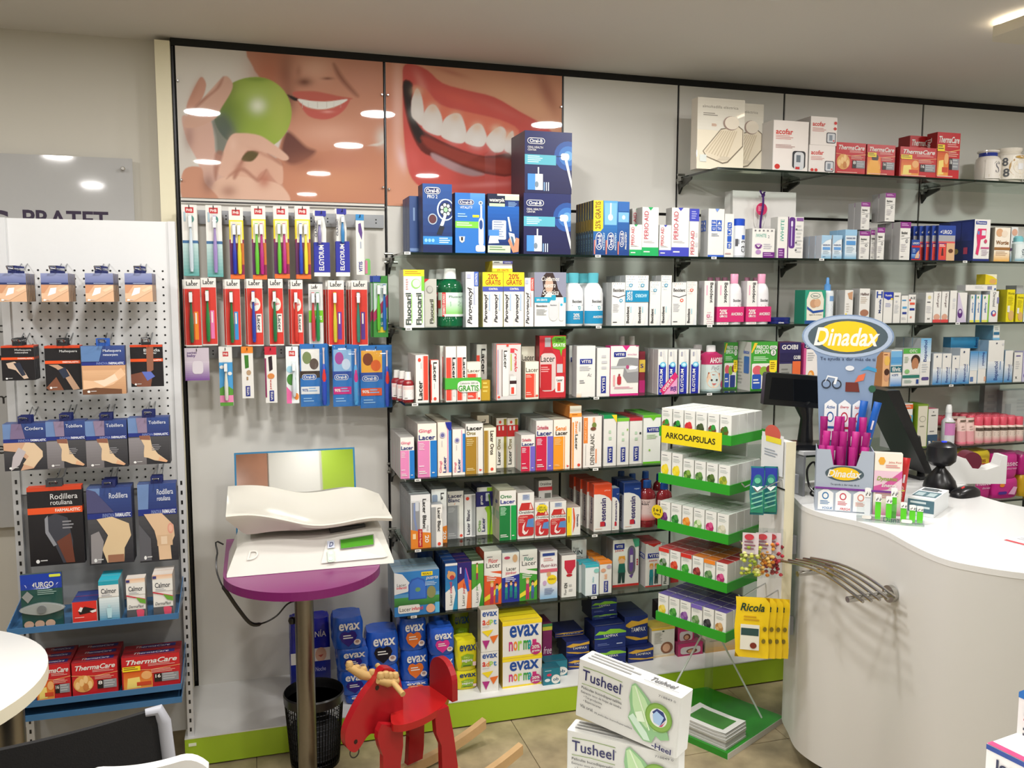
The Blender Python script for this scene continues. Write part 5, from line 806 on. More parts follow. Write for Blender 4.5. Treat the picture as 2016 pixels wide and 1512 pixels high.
C('white and orange sensitive mouthwash carton', 'S4', 1089.5, 1122.5, 826, [R(0, 0, .6, .66, '#f09a28'), R(.64, 0, .69, .66, '#f09a28'), T('Sensi', .12, .78, .76, .87, '#f08a28'), T('Lacer', .12, .69, .84, .77, '#3a3632'), LN(.06, .48, .5, .62, 5, '#f8cc88'), LN(.06, .05, .4, .1, 2, '#f8cc88'), P([(.78, .08), (.96, .06), (.82, .03)], LR)], '#f4ece0', d=.06, n=4, yf=-.285, side='#c0b4a4')
C('slim white and orange sensitive toothpaste carton', 'S4', 1125, 1146, 821, [R(.08, 0, .22, .9, '#f09a3c'), T('Sensi', .34, .68, .6, .92, '#f08a28', -90), T('Lacer', .34, .36, .6, .66, '#3a3632', -90), E(.7, .06, .14, .03, LR), LN(.7, .5, .85, .9, 1, '#b8b0a8')], '#f4ece4', d=.04, n=5, yf=-.285, side='#d88a4c')
C('orange and white carton lying flat on the sensitive toothpastes', aty(1135, 821, -.27)[2]+.001, 1121, 1145, 799, [R(0, 0, 1, .36, '#f09a3c'), LN(.2, .1, .8, .26, 1, '#a85a1c')], '#f0e8d8', d=.19, yf=-.28, side='#c87832')
C('white charcoal toothpaste carton with an orange strip and fruit', 'S4', 1148, 1185, 820, [R(.02, .48, .24, .98, '#f08a3c'), T('SPORT CARE', .08, .54, .18, .92, '#f8d4a8', 90, 'n'), T('DENTIBLANC', .38, .05, .6, .66, '#4a4440', 90, 'n'), R(.5, .85, .62, .98, '#e8b088'), E(.58, .83, .12, .055, '#7a8a44'), E(.53, .76, .15, .035, '#7a4a38'), R(.66, .08, .72, .36, '#e88a58'), R(.12, .04, .14, .46, '#a8a4a0')], '#f2ece6', d=.05, n=3, yf=-.285, side='#b8b0ac')
vt = lambda c, extra=(): [R(0, .93, 1, 1, c)]+vboxV(.06, .38)+[LN(.4, .44, .62, .7, 2, '#b8d4b8')]+list(extra)
C('white toothpaste carton with green head and yellow corner', 'S4', 1188, 1214, 817, vt('#1a9a58', [P([(.6, 1), (1, 1), (1, .84)], 'y')]), d=.04, n=4, yf=-.28, side='#b4b4b4', topc='#178a4c', dx=-.004)
C('white toothpaste carton with a lime head', 'S4', 1214.5, 1238.5, 823, vt('#7ac43a', [E(.85, .75, .06, .02, '#8ac43a')]), d=.04, n=4, yf=-.275, side='#b4b4b4', topc='#1f8a4a')
C('white toothpaste carton with a red head', 'S4', 1239, 1265.5, 822, vt('#c02a3a', [E(.8, .66, .07, .025, '#3a3a3a')]), d=.04, n=4, yf=-.27, side='#b4b4b4', topc='#a02430')
C('large white mouthwash carton with a lime head and triangle', 'S4', 1266, 1301, 817, vbox(.64, .75, .2, .94)+[R(0, .95, 1, 1, '#6ac02c'), P([(.4, .96), (.72, .96), (.56, .88)], '#6ac02c'), R(0, 0, 1, .04, '#6ac02c'), LN(.2, .5, .85, .6, 3, '#c0dcb0'), E(.36, .28, .05, .02, '#8ac43a')], '#eef0ea', d=.06, n=3, yf=-.28, side='#a8aca4', topc='#5ab030')
C('grey-white carton beside the green capsule trays', 'S4', 1302, 1316, 807, [LN(.2, .2, .8, .8, 3, '#c8c8c8')], '#d4d4d2', d=.06, yf=-.24, side='#a8a8a8')
# ---- S5
lb1 = [R(0, .88, .9, .89, '#d8d8d8'), R(.06, .2, .46, .86, '#8e9094'), RR(.24, .7, .42, .88, '#c8ccd2', .1, 2.5), P([(.16, .84), (.24, .86), (.24, .6), (.38, .24), (.3, .22), (.14, .58)], '#7a8ab4'), T('Lacer Blanc', .6, .36, .78, .92, '#26262c', -90), T('PLUS', .8, .32, .88, .42, '#8a8a90', -90, 'n'), P([(0, 0), (1, 0), (1, .28), (.6, .3), (0, .36)], '#e0842a'), R(.36, .02, .58, .36, '#b8282c'), T('Doble Regalo', .42, .05, .52, .33, '#f4d0b0', -90), T('20', .7, .1, .9, .24, 'w', -90), LN(.1, .06, .3, .28, 1, '#f4d8a8')]
C('silver whitening toothpaste gift carton with orange foot', 'S5', 808, 848, 974, lb1, '#e4e4e4', d=.032, n=7, yf=-.295, side='#8c8e90', sops=[R(.2, .2, .8, .8, '#9ea0a2')])
lbt = [R(.02, .0, .38, .94, '#9a9c9e'), R(.4, .0, .43, .94, '#9a9c9e'), T('Lacer Blanc', .55, .36, .82, .92, '#26262c', -90), E(.68, .07, .14, .04, LR), LN(.86, .5, .92, .8, 1, '#b8b8b8')]
C('slim silver whitening toothpaste carton in the front', 'S5', 848.5, 872, 993, lbt, d=.04, yf=-.295, side='#8c8e90')
C('silver whitening toothpaste gift carton with an orange corner', 'S5', 849, 880, 963, [RR(.06, .76, .4, .9, '#8a98b0', .2, 2), T('La', .6, .8, .82, .93, '#26262c', -90), P([(.6, 0), (1, 0), (1, .32), (.7, .3)], '#e0842a'), T('20', .74, .06, .94, .22, 'w', -90)], '#e4e4e4', d=.04, n=5, yf=-.25, side='#8c8e90')
C('grey and white whitening mouthwash carton', 'S5', 880.5, 913, 967, [T('Lacer', .06, .86, .9, .94, '#26305c'), T('Blanc', .06, .77, .76, .85, '#26305c'), R(.0, 0, .64, .7, '#8e9093'), R(.68, 0, .71, .7, '#8e9093'), LN(.06, .55, .5, .66, 4, '#b8babc'), LN(.06, .04, .55, .12, 2, '#b8babc'), E(.84, .06, .09, .03, LR), P([(.4, .73), (.5, .76), (.44, .72)], '#e0842a')], d=.05, n=3, yf=-.21, side='#84868a')
C('slim white whitening toothpaste carton with upward lettering', 'S5', 913.5, 936.5, 973, [R(.66, .02, .95, .98, '#a4a6a8'), T('Lacer Blanc', .22, .05, .5, .64, '#2a2a44', 90), E(.3, .9, .15, .04, LR)], '#ececec', d=.035, n=3, yf=-.2, side='#8c8e90')
C('orthodontic toothpaste gift carton with lime and navy front', 'S5', 937, 971, 968, [R(0, .66, 1, 1, '#24246c'), T('gratis', .24, .7, .42, .92, 'w', 90), RR(.56, .78, .78, .97, '#c8d0dc', .1, 2), T('Orto', .1, .08, .28, .34, '#6aa83a', 90), T('Lacer', .32, .08, .52, .4, '#24246c', 90), P([(.5, .62), (.62, .66), (.9, .66), (.96, 0), (.66, 0), (.64, .5)], '#9ac82c'), P([(.7, .94), (.78, .94), (.92, .5), (.82, 0), (.76, 0), (.82, .5)], '#5a8a2c')], d=.05, n=4, yf=-.19, side='#6a6c70')
C('white and lime carton lying flat on the orthodontic gifts', aty(955, 968, -.18)[2]+.001, 939, 972, 959, [R(.6, .1, 1, .9, '#9ac82c'), R(0, .1, .1, .9, '#b8b8b8')], d=.09, yf=-.185, side='#2a2a4a')
C('white and green orthodontic mouthwash carton', 'S5', 983, 1016.5, 966, [T('Orto', .06, .85, .72, .92, '#1a7a3a'), T('Lacer', .06, .74, .92, .82, '#24308c'), R(0, 0, .64, .7, '#167a3c'), R(.68, 0, 1, .7, '#0fa04a'), LN(.06, .5, .45, .67, 6, '#b8e0c4'), LN(.06, .05, .55, .12, 2, 'w'), LN(.74, .06, .92, .1, 1, 'w')], d=.06, n=2, yf=-.285, side='#b0a894', sops=[R(.2, .42, .95, .58, '#8a9a88'), T('Lacer', .1, .72, .6, .82, '#24308c')])
def oral(): return [R(.3, .84, .72, .96, '#a8b4cc'), LN(.34, .86, .68, .95, 3, '#6a7aa4'), P([(.08, .62), (.24, .78), (.8, .78), (.96, .62)], '#c4302e'), P([(.7, .64), (.74, .76), (.78, .76), (.88, .64)], '#f0c4bc'), T('Oraldine', .08, .55, .96, .605, '#3a3a3e', 0, 'n'), RR(.04, .06, .96, .52, '#c42e34', .15, 1.8), T('Antiséptico', .1, .46, .6, .495, '#f4c8b8'), P([(.5, .26), (.62, .42), (.96, .44), (.96, .24)], '#5a8ac4'), P([(.28, .14), (.3, .28), (.46, .38), (.42, .3), (.36, .2), (.5, .14), (.66, .2), (.56, .11), (.4, .09)], '#f4e4e0'), LN(.1, .34, .44, .44, 3, '#e8a8a0')]
C('tall white and red antiseptic mouthwash carton', 'S5', 1018.5, 1052, 970, oral(), d=.06, yf=-.285, side='#b8aea8', n=2)
C('white and red antiseptic carton with a yellow starburst', 'S5', 1052.5, 1081, 988, oral()+[('p', [(.5+(.42 if i % 2 else .34)*math.cos(i*math.pi/12), .82+(.13 if i % 2 else .105)*math.sin(i*math.pi/12)) for i in range(24)], 'y'), T('200 ml', .26, .82, .74, .88, '#3a6a2a'), T('GRATIS', .2, .75, .8, .81, '#3a6a2a')], d=.05, yf=-.29, side='#b0a4a0', n=2)
C('short white and red antiseptic mouthwash carton', 'S5', 1082, 1115, 987, oral(), d=.055, yf=-.29, side='#b8aea8', n=2)
C('white antiseptic carton stacked on the row behind', aty(1066, 987, -.235)[2]+.001, 1060, 1087, 946, [T('Oraldine', .1, .76, .92, .9, '#3a3a3e', 0, 'n'), R(0, .5, 1, .68, '#c4303a'), R(.45, .12, .9, .36, '#6a6a66'), E(.12, .12, .06, .06, 'k')], '#d0ccc8', d=.06, yf=-.225, side='#86807c')
C('yellow and white desensitizing toothpaste carton', 'S5', 1116, 1143, 999, [R(0, 0, .34, 1, 'y'), R(.22, 0, .34, 1, '#f0e04a'), P([(.42, .06), (.56, .3), (.6, .6), (.5, .98), (.42, .98), (.48, .5)], '#e0542a'), T('Desensin', .7, .3, .86, .74, '#2a2050', -90), LN(.1, .2, .2, .7, 1, '#c89a14')], d=.05, n=3, yf=-.29, side='#a89a90')
def des(c, lab, nm): return [R(0, 0, 1, .98, 'w'), P([(0, 1), (1, 1), (1, .62), (.86, .7), (.6, .76), (.3, .79), (0, .79)], c), T(nm, .6, .84, .92, .88, '#f0c8b8' if c != NV2 else '#b8c8e8', 0, 'n'), T('Desensin', .36, .1, .68, .7, '#2a1c64', 90), P([(.36, .1), (.62, .1), (.62, .2), (.36, .2)], '#c8303a'), LN(.08, .03, .6, .06, 1, '#e8c0b0')]
NV2 = '#1c3a80'; OR2 = '#e4502c'
C('large white and orange-red mouthwash carton with purple name', 'S5', 1169, 1204, 953, des(OR2, '', 'plus'), d=.05, n=4, yf=-.27, dx=-.008, side='#b8a8a4', sops=[R(0, .72, 1, 1, '#c4442a'), T('Desensin', .35, .15, .7, .7, '#3a3050', 90)], topc='#d84a2c')
C('slim white and navy toothpaste carton with purple name', 'S5', 1205, 1219, 961, des(NV2, '', 'repair'), d=.05, yf=-.27, side='#a4a8b0')
C('large white and navy mouthwash carton with purple name', 'S5', 1228, 1261.5, 950, des(NV2, '', 'repair'), d=.06, n=2, yf=-.27, side='#a4a8b8', topc='#16306c', sops=[R(0, .74, 1, 1, '#16306c'), T('Desensin', .35, .15, .7, .7, '#3a3050', 90)])
def kinb(w, h):
    r = w/2; return bottle_obj('mouthwash_bottle', r, [(r*.94, 0), (r, h*.02), (r, h*.12), (r*.97, h*.14), (r*.97, h*.62), (r, h*.65), (r*.86, h*.76), (r*.46, h*.83), (r*.42, h*.84), (r*.5, h*.842), (r*.47, h*.99), (r*.4, h), (.0001, h)], ['#7a1f26']*9+['#1c4a94']*3, liquid, ([T('Oral', .1, .84, .5, .94, '#5a4a4a', 0, 'n'), T('kin', .1, .74, .44, .84, 'k'), LN(.1, .5, .6, .7, 5, '#8a7a7a'), P([(.5, .4), (.95, .6), (.7, .3), (.95, .1)], '#d89a94'), G(0, 0, 1, .3, '#c04a4a', '#d8b8b4')], r*.985, h*.15, h*.61, 1.2, '#d8c0bc'), sy=.72, capn=9)
B('dark red mouthwash bottle with a blue cap, left front', 'S5', 1265, 1297, 949, kinb, group='dark red blue-capped bottles')
B('dark red mouthwash bottle with a blue cap, right front', 'S5', 1299, 1330, 953, kinb, group='dark red blue-capped bottles')
for i, px in enumerate((1228, 1250, 1276, 1304)): B('dark red blue-capped bottle in the back row, %s from left' % ['first', 'second', 'third', 'fourth'][i], 'S5', px-13, px+13, 930+5*(i % 2), kinb, yf=-.14, group='dark red blue-capped bottles')
# ---- S6
kid = lambda u, v, s, hc, sh, tr: [E(u, v+.2*s, .075*s, .05*s, '#e8b890'), P([(u-.085*s, v+.2*s), (u-.07*s, v+.26*s), (u+.07*s, v+.26*s), (u+.085*s, v+.2*s), (u, v+.235*s)], hc), P([(u-.07*s, v+.16*s), (u+.07*s, v+.16*s), (u+.09*s, v+.04*s), (u-.09*s, v+.04*s)], sh), P([(u-.08*s, v+.04*s), (u+.08*s, v+.04*s), (u+.07*s, v-.1*s), (u+.01*s, v-.1*s), (u, v), (u-.02*s, v-.1*s), (u-.09*s, v-.1*s)], tr)]
C('big blue children\'s gel gift carton with a little blue door', 'S6', 776, 865, 1124, [R(0, 0, 1, 1, '#2f7cc0'), G(0, .22, 1, .42, '#2f6a34', '#4a9a4a'), R(0, .42, 1, .5, '#5a9ccc'), P([(0, 1), (.18, .95), (.36, .72), (.3, .55), (0, .5)], '#e4e6e8'), T('Lacer', .06, .68, .26, .745, '#3a3a40', 0, 'n'), T('infantil', .05, .62, .27, .68, '#d8485a'), P([(.31, .36), (.31, .7), (.38, .82), (.52, .86), (.66, .8), (.72, .68), (.72, .36)], '#2a58b0'), P([(.34, .38), (.34, .69), (.4, .79), (.52, .82), (.64, .77), (.69, .67), (.69, .38)], '#3a70c8'), E(.52, .58, .06, .05, '#6a9a6a'), R(.6, .88, .85, .97, 'y'), T('REGALO', .63, .9, .82, .95, '#4a4a18'), T('puerta', .7, .77, .97, .86, 'w', 0, 'i'), LN(.68, .64, .96, .74, 3, '#b8d4f0'), E(.82, .5, .1, .14, '#8a8a5a'), RR(.08, .07, .56, .25, 'w', .25, .9), T('Lacer', .11, .11, .36, .2, '#2a2a30', 0, 'n'), T('infantil', .38, .12, .63, .2, '#d8485a'), E(.8, .13, .1, .1, '#e0a888'), R(.9, .02, 1, .26, '#5ab4e0')], '#2f7cc0', d=.075, n=2, yf=-.305, side='#8aa0b0')
C('tall dark blue children\'s carton at the rear', 'S6', 822, 852, 1085, [R(0, 0, 1, 1, '#16386c'), E(.6, .55, .25, .12, '#8a6a50')], '#16386c', d=.06, yf=-.12, side='#0e2448')
def inf(c1, c2, nm, nc): return [G(0, 0, 1, 1, c2, c1), P([(0, 0), (.6, 0), (.85, .35), (.7, .52), (0, .38)], 'w'), T('Lacer', .34, .1, .56, .34, '#2a2a30', 90, 'n'), T(nm, .34, .36, .56, .6, nc, 90), R(0, .95, 1, 1, 'w')]
C('slim blue children\'s gel carton with a smiling animal', 'S6', 876.5, 900.5, 1109, inf('#2a66b4', '#2a90b8', 'infantil', '#c83a5a')+[E(.5, .74, .36, .09, '#d8a06a'), E(.56, .7, .2, .05, '#b83a44'), E(.3, .82, .1, .03, '#d8a06a')], d=.04, n=5, yf=-.29, side='#1c3f78')
C('slim orange and violet junior gel carton with a toothbrush picture', 'S6', 901, 928, 1107, [R(0, 0, 1, 1, '#e8743c'), P([(0, .55), (0, 1), (1, 1), (1, .6), (.5, .66)], '#2a2070'), P([(0, 0), (.62, 0), (.75, .4), (.3, .46), (0, .42)], 'w'), T('Lacer', .3, .06, .5, .3, '#2a2a30', 90, 'n'), T('junior', .36, .32, .56, .56, '#c8303a', 90), P([(.52, .86), (.62, .86), (.86, .38), (.7, .36), (.48, .62)], '#2a5cc0'), P([(.56, .88), (.62, .88), (.9, .55), (.84, .52)], '#c84aa0'), LN(.15, .6, .3, .9, 1, '#d8c8f0')], '#e8743c', d=.04, n=3, yf=-.29, side='#241c54')
C('slim green junior gel carton', 'S6', 928.5, 952, 1104, inf('#5aa83a', '#3a9030', 'junior', '#3a9a3a')+[R(.0, .94, 1, 1, 'w')]+kid(.45, .7, 1.0, '#6a4a24', '#d8c03a', '#a02a5a'), d=.04, n=4, yf=-.29, side='#44503c')
def fluor(c, tc): return [R(0, 0, 1, .62, c), P([(0, .56), (0, .66), (.5, .6), (1, .56), (1, .5)], 'w'), R(0, .62, 1, 1, 'w'), T('Flúor', .26, .78, .8, .86, tc), T('Lacer', .12, .69, .94, .78, '#26262a', 0, 'n'), LN(.16, .87, .6, .9, 1, '#6a6a70'), LN(.15, .43, .75, .53, 3, 'w'), P([(0, .14), (.5, .24), (1, .4), (1, .3), (.5, .14), (0, .06)], '#e8d83a')]+kid(.45, .14, 1.2, '#c8a03a', '#b83a6a', '#b8305a')+kid(.74, .13, 1.0, '#3a2a20', '#3a6ab0', '#4a5a90')
C('white and orange-red fluoride rinse carton with two children', 'S6', 953, 987, 1085, fluor('#e0562a', '#c8303a'), d=.06, n=2, yf=-.28, side='#c4bcb4', sops=[R(0, .6, 1, 1, '#b8402a')])
C('white and deep blue junior rinse carton with three children', 'S6', 988, 1022.5, 1088, [R(0, 0, 1, .56, '#1f2f94'), P([(0, .5), (0, .6), (1, .6), (1, .56), (.5, .52)], 'w'), E(.3, .9, .17, .03, '#c84a6a'), T('Lacer', .26, .64, .82, .71, '#26262a', 0, 'n'), T('júnior', .2, .55, .84, .62, '#c83a5a'), LN(.2, .4, .85, .5, 3, '#e8e8f8'), E(.75, .88, .14, .08, '#d8b088')]+kid(.25, .16, .95, '#8a5a2a', '#1a8a8a', '#1a7a80')+kid(.52, .19, .95, '#5a3a24', '#1a8a8a', '#1a7a80')+kid(.78, .16, .95, '#8a4a2a', '#1a8a8a', '#1a7a80'), d=.06, n=2, yf=-.275, side='#b4b4bc')
C('white and green fluoride rinse carton with two children', 'S6', 1023, 1057.5, 1082, fluor('#3f9a34', '#2a8a7a'), d=.06, n=2, yf=-.275, side='#b8bcb4')
C('white and pale blue fluoride rinse carton with a yellow gift dot', 'S6', 1063, 1097.5, 1085, [G(0, 0, 1, .35, '#8ab8e0', '#f0eeee'), R(.14, .9, .84, .96, '#2f4a9c'), T('fluor-kin', .06, .67, .94, .74, '#8a2a4a', 0, 'n'), R(0, .56, 1, .63, '#d8687a'), LN(.2, .78, .8, .86, 2, '#d8a8a8'), E(.68, .4, .28, .1, 'y'), T('REGALO', .48, .39, .88, .43, '#4a3a14'), E(.5, .52, .12, .05, '#d8a87a'), E(.26, .34, .11, .05, '#c8a8d0'), LN(.25, .08, .85, .22, 4, '#7a8ab0')], '#f0eeee', d=.06, n=2, yf=-.28, side='#a8a0a4', topc='#b4a4ac')
C('slim white toothpaste carton with a raspberry tube shape', 'S6', 1105, 1135, 1093, [P([(.2, .88), (.92, .88), (.92, .72), (.7, .6), (.7, .56), (.4, .56), (.36, .6), (.2, .7)], '#c82a44'), E(.52, .52, .2, .035, '#b8202c'), T('KIN', .18, .22, .4, .34, 'k', 90), T('Fluor', .18, .06, .34, .2, '#5a5a5e', 90, 'n'), LN(.5, .08, .75, .3, 2, '#b8b8b8')], d=.05, n=4, yf=-.285, side='#a49c98')
C('tall white rinse carton with bold black lettering', 'S6', 1125, 1155, 1063, [T('Fluor', .1, .8, .5, .86, '#4a4a4e', 0, 'n'), T('KIN', .1, .7, .7, .79, 'k'), LN(.1, .6, .8, .67, 2, '#9a9a9c'), LN(.2, .5, .7, .56, 1, '#9a9a9c')], '#e4e2e0', d=.07, yf=-.2, side='#989492')
C('white children\'s toothpaste carton with a teal head', 'S6', 1152, 1179, 1112, [R(0, .92, 1, 1, '#3ab4c0')]+vboxV(.04, .36, .5, .82)+[E(.82, .8, .2, .07, '#8ac8c0'), T('baby', .5, .42, .66, .62, '#5ab0c0', 90, 'i')], '#e4ecee', d=.04, n=2, yf=-.295, side='#c4d8d8', topc='#2a9cac', dx=-.01)
C('white children\'s toothpaste carton with an orange head', 'S6', 1180, 1204.5, 1106, [R(0, .93, 1, 1, '#f08a2a')]+vboxV(.04, .4, .34, .72)+[E(.3, .74, .2, .06, '#e0a88a'), E(.75, .84, .2, .06, '#b8a8c0'), T('kids', .34, .46, .6, .62, '#f09a4a', 90, 'i')], d=.04, n=4, yf=-.29, side='#c8c0b8', topc='#e8842a', dx=-.006)
C('large white junior toothbrush set carton with a cut-out window', 'S6', 1206, 1258, 1062, [T('JUNIOR', .08, .74, .42, .79, '#c8302c'), RR(.06, .8, .44, .92, '#1c2a86', .1, 1.5), T('VITIS', .12, .83, .38, .89, 'w'), RR(.56, .24, .86, .86, '#6a6674', .2, 2), RR(.63, .3, .78, .82, '#6a4a94', .3, 2.2), R(.66, .5, .76, .66, '#d8d4d8'), P([(.62, .22), (.72, .16), (.8, .26)], '#6a4a94'), P([(.74, 1), (1, 1), (1, .84), (.84, .82)], '#4aa884'), R(0, 0, 1, .05, '#c8302c'), E(.93, .55, .03, .02, '#c03040'), E(.93, .5, .03, .02, '#c03040'), E(.93, .45, .03, .02, '#c03040')]+kid(.34, .24, 1.6, '#e8a03a', '#1f6a5c', '#24403c'), d=.06, n=2, yf=-.235, side='#8e8c8c')
C('white junior rinse carton with a red notch', 'S6', 1270.5, 1303, 1070, [P([(.1, 1), (.9, 1), (.5, .92)], '#c8302c'), R(.2, .97, .9, 1, '#c8302c'), T('JUNIOR', .2, .58, .72, .62, '#c8302c'), R(0, 0, 1, .03, '#c8302c')]+vbox(.66, .78, .12, .9)+kid(.36, .18, 1.4, '#e0a03a', '#2a8a94', '#2a7a84')+kid(.66, .2, 1.3, '#d88a3a', '#2a5a54', '#24403c'), d=.06, n=2, yf=-.27, side='#b4b2b2', sops=vbox(.64, .76, .05, .9), topc='#a83034')
C('white toothpaste carton behind the capsule tower', 'S6', 1304, 1318, 1075, [T('Fluocaril', .2, .04, .6, .4, '#3a4a44', 90)], d=.05, yf=-.27, side='#b4b4b4')
C('red and white carton behind the capsule tower', 'S6', 1320, 1336, 1084, [R(0, 0, 1, .5, '#c83a3a')], d=.05, yf=-.25, side='#b4b4b4', n=2)
# ---- plinth stock: soft packs
def softpack(name, w, d, h, ops, col, sc=None):
    mb = MB(); e = .16; nu, nv = 12, 10
    def sq(t, p=5.): return (abs(math.cos(t))**(2/p))*(1 if math.cos(t) >= 0 else -1), (abs(math.sin(t))**(2/p))*(1 if math.sin(t) >= 0 else -1)
    N_, L_ = 28, 9; o = 0; rings = []
    for j in range(L_+1):
        z = j/L_; k = 1-.10*abs(2*z-1)**5; 
        ring = []
        for i in range(N_):
            a = 2*math.pi*(i+.5)/N_; cx, cy = sq(a); wr = .0016*math.sin(7*a+9*z+w*90)*abs(cx)
            ring.append((w/2*cx*k+wr, d/2+d/2*cy*(k if cy < 0 else k)+wr*.4, h*z+.0015*math.sin(5*a)))
        rings.append(ring)
    vs = [v for r in rings for v in r]
    mb.add(vs, [(j*N_+i, j*N_+(i+1) % N_, (j+1)*N_+(i+1) % N_, (j+1)*N_+i) for j in range(L_) for i in range(N_)], col)
    mb.add(rings[-1]+[(0, d/2, h*.985)], [(i, (i+1) % N_, N_) for i in range(N_)], sc or col); mb.add(rings[0], [tuple(range(N_-1, -1, -1))], col)
    ob = mb.build(name, bagmat, None, True)
    pb = MB(); print_ops(pb, ops, lambda u, v, k: (-w/2*.94+u*w*.94, -.0014-k*.0004, .03*h+v*h*.94)); pb.build('print', bagmat, ob); return ob
EB = '#1f55b8'
def evax(heart, body=EB, tc='w', dark='#2a1a5a'): return [T('evax', .18, .62, .9, .86, tc), ('p', [(.5, .06), (.72, .24), (.8, .42), (.74, .56), (.62, .6), (.5, .54), (.38, .6), (.26, .56), (.2, .42), (.28, .24)], heart), LN(.32, .3, .68, .46, 2, 'w'), E(.8, .2, .12, .1, '#e0d4d0'), E(.8, .22, .07, .05, '#a88a80')]
def pk_(label, xl, xr, yt, yb, yf, heart, col=EB, tc='w', d=.1, z=None, ops=None, group='sanitary towel packs on the plinth'):
    X0, X1 = aty(xl, (yt+yb)/2, yf)[0], aty(xr, (yt+yb)/2, yf)[0]; z0 = aty((xl+xr)/2, yb, yf)[2] if z is None else z; z1 = aty((xl+xr)/2, yt, yf)[2]
    o = softpack('sanitary_pack', X1-X0, d, z1-z0, ops or evax(heart, tc=tc), col); o.location = ((X0+X1)/2, yf, z0); tag(o, label, 'pack', group); return z1
def stack(labels, specs, yf, **kw):
    """specs (xl,xr,yt) from bottom to top"""
    z = SZ['PL']+.001
    for lab, (a, b, y, heart, col, tc, ops) in zip(labels, specs):
        z = pk_(lab, a, b, y, y+45, yf, heart, col, tc, z=z, ops=ops, **kw)+.0015
VH = '#2a1f7a'
stack(['blue sanitary pack with violet heart, lowest of four', 'blue sanitary pack with violet heart, second from below', 'blue sanitary pack with violet heart, third from below', 'blue sanitary pack with violet heart on top of the stack'],
      [(682, 735, 1368, VH, EB, 'w', None), (668, 729, 1322, VH, EB, 'w', None), (664, 727, 1278, VH, EB, 'w', None), (655, 716, 1217, VH, EB, 'w', None)], -.32, d=.11)
stack(['blue sanitary pack hidden low behind the moose', 'blue sanitary pack under the black-hearted one', 'blue sanitary pack with a black heart'], [(729, 786, 1362, VH, EB, 'w', None), (727, 786, 1312, '#1a1a24', EB, 'w', None), (722, 786, 1246, '#1a1a24', EB, 'w', None)], -.28, d=.11)
OH = '#e0702a'
stack(['blue sanitary pack with orange heart, lowest', 'blue sanitary pack with orange heart, middle', 'blue sanitary pack with orange heart on top'], [(790, 846, 1341, OH, EB, 'w', None), (790, 846, 1281, OH, EB, 'w', None), (787, 841, 1219, OH, EB, 'w', None)], -.27, d=.11)
MH = '#d0308c'
stack(['blue sanitary pack with pink heart, lowest', 'blue sanitary pack with pink heart, middle', 'blue and pink sanitary pack on top of the pink-hearted ones'], [(851, 897, 1341, MH, EB, 'w', None), (850, 897, 1290, MH, EB, 'w', None), (846, 896, 1239, MH, '#2a58bc', 'w', None)], -.31, d=.09)
YO = [T('evax', .14, .68, .94, .9, '#1a3a6c'), P([(.2, .5), (.5, .58), (.85, .52), (.78, .3), (.86, .1), (.5, .18), (.2, .1), (.28, .3)], '#8ab028'), T('fina y', .34, .4, .64, .5, '#d8e88a', 0, 'i'), T('segura', .24, .27, .78, .38, 'w'), R(.78, .14, .94, .28, '#e8c8c8'), R(.3, .14, .7, .18, '#3a6a2a')]
stack(['yellow sanitary pack with green star, lower', 'yellow sanitary pack with green star, upper'], [(898, 941, 1321, 'l', '#e2d824', 'n', YO), (898, 940, 1262, 'l', '#e2d824', 'n', YO)], -.32, d=.08)
z = SZ['PL']+.001
for i, y in enumerate((1330, 1275, 1205)): z = pk_('olive green sanitary pack %s behind the yellow ones' % ['lowest', 'middle', 'topmost'][i], 889, 926, y, y+50, -.19, 'l', '#7a8a1c', 'k', z=z, ops=YO, d=.1)+.0015
z = SZ['PL']+.001
for i, y in enumerate((1330, 1275, 1212)): z = pk_('blue sanitary pack %s behind the pink-hearted ones' % ['lowest', 'middle', 'topmost'][i], 852, 886, y, y+50, -.18, MH, '#1c4490', 'w', z=z, d=.1)+.0015
AD = [T('evax', .1, .84, .92, .95, '#1a4a9a')]+[T(s, .1+.2*i, .64, .28+.2*i, .76, c) for i, (s, c) in enumerate((('a', 'r'), ('d', 'o'), ('p', 'l'), ('t', 'u')))]+[P([(.05, .5), (.7, .52), (.4, .36)], 'y'), P([(.5, .36), (.98, .38), (.7, .18)], '#e8702a'), P([(.08, .28), (.5, .27), (.34, .12), (.3, .06), (.24, .12)], '#b02a80'), LN(.1, .58, .6, .61, 1, '#b8b8b8')]
C('slim white panty liner carton with coloured briefs, lower', 'PL', 946, 982, 1283, AD, d=.1, yf=-.36, side='#b0a894')
C('slim white panty liner carton with coloured briefs, upper', aty(964, 1283, -.36)[2]+.001, 946, 982, 1200, AD, d=.045, yf=-.36, side='#9a9484')
NO = [R(0, .9, 1, 1, 'y'), R(0, 0, 1, .06, 'y'), T('evax', .18, .56, .92, .88, '#1a4a9a')]+[T(s, .16+.115*i+(.02 if i > 2 else 0), .2, .26+.115*i+(.035 if i == 3 else 0)+(.02 if i > 2 else 0), .46, c) for i, (s, c) in enumerate((('n', 'm'), ('o', 'o'), ('r', 'l'), ('m', 'g'), ('a', 't'), ('l', 'm')))]+[E(.84, .2, .14, .17, '#b82a70'), T('20%', .74, .2, .94, .3, 'w'), T('gratis', .74, .1, .94, .17, 'w')]
C('large white and yellow panty liner carton, lower of two', 'PL', 989, 1067, 1294, NO, d=.12, yf=-.35, side='#c8a830', topc='#d8c020')
C('large white and yellow panty liner carton, upper of two', aty(1028, 1294, -.35)[2]+.001, 989, 1067, 1222, NO, d=.12, n=2, yf=-.35, side='#c8a830', topc='#d8c020')
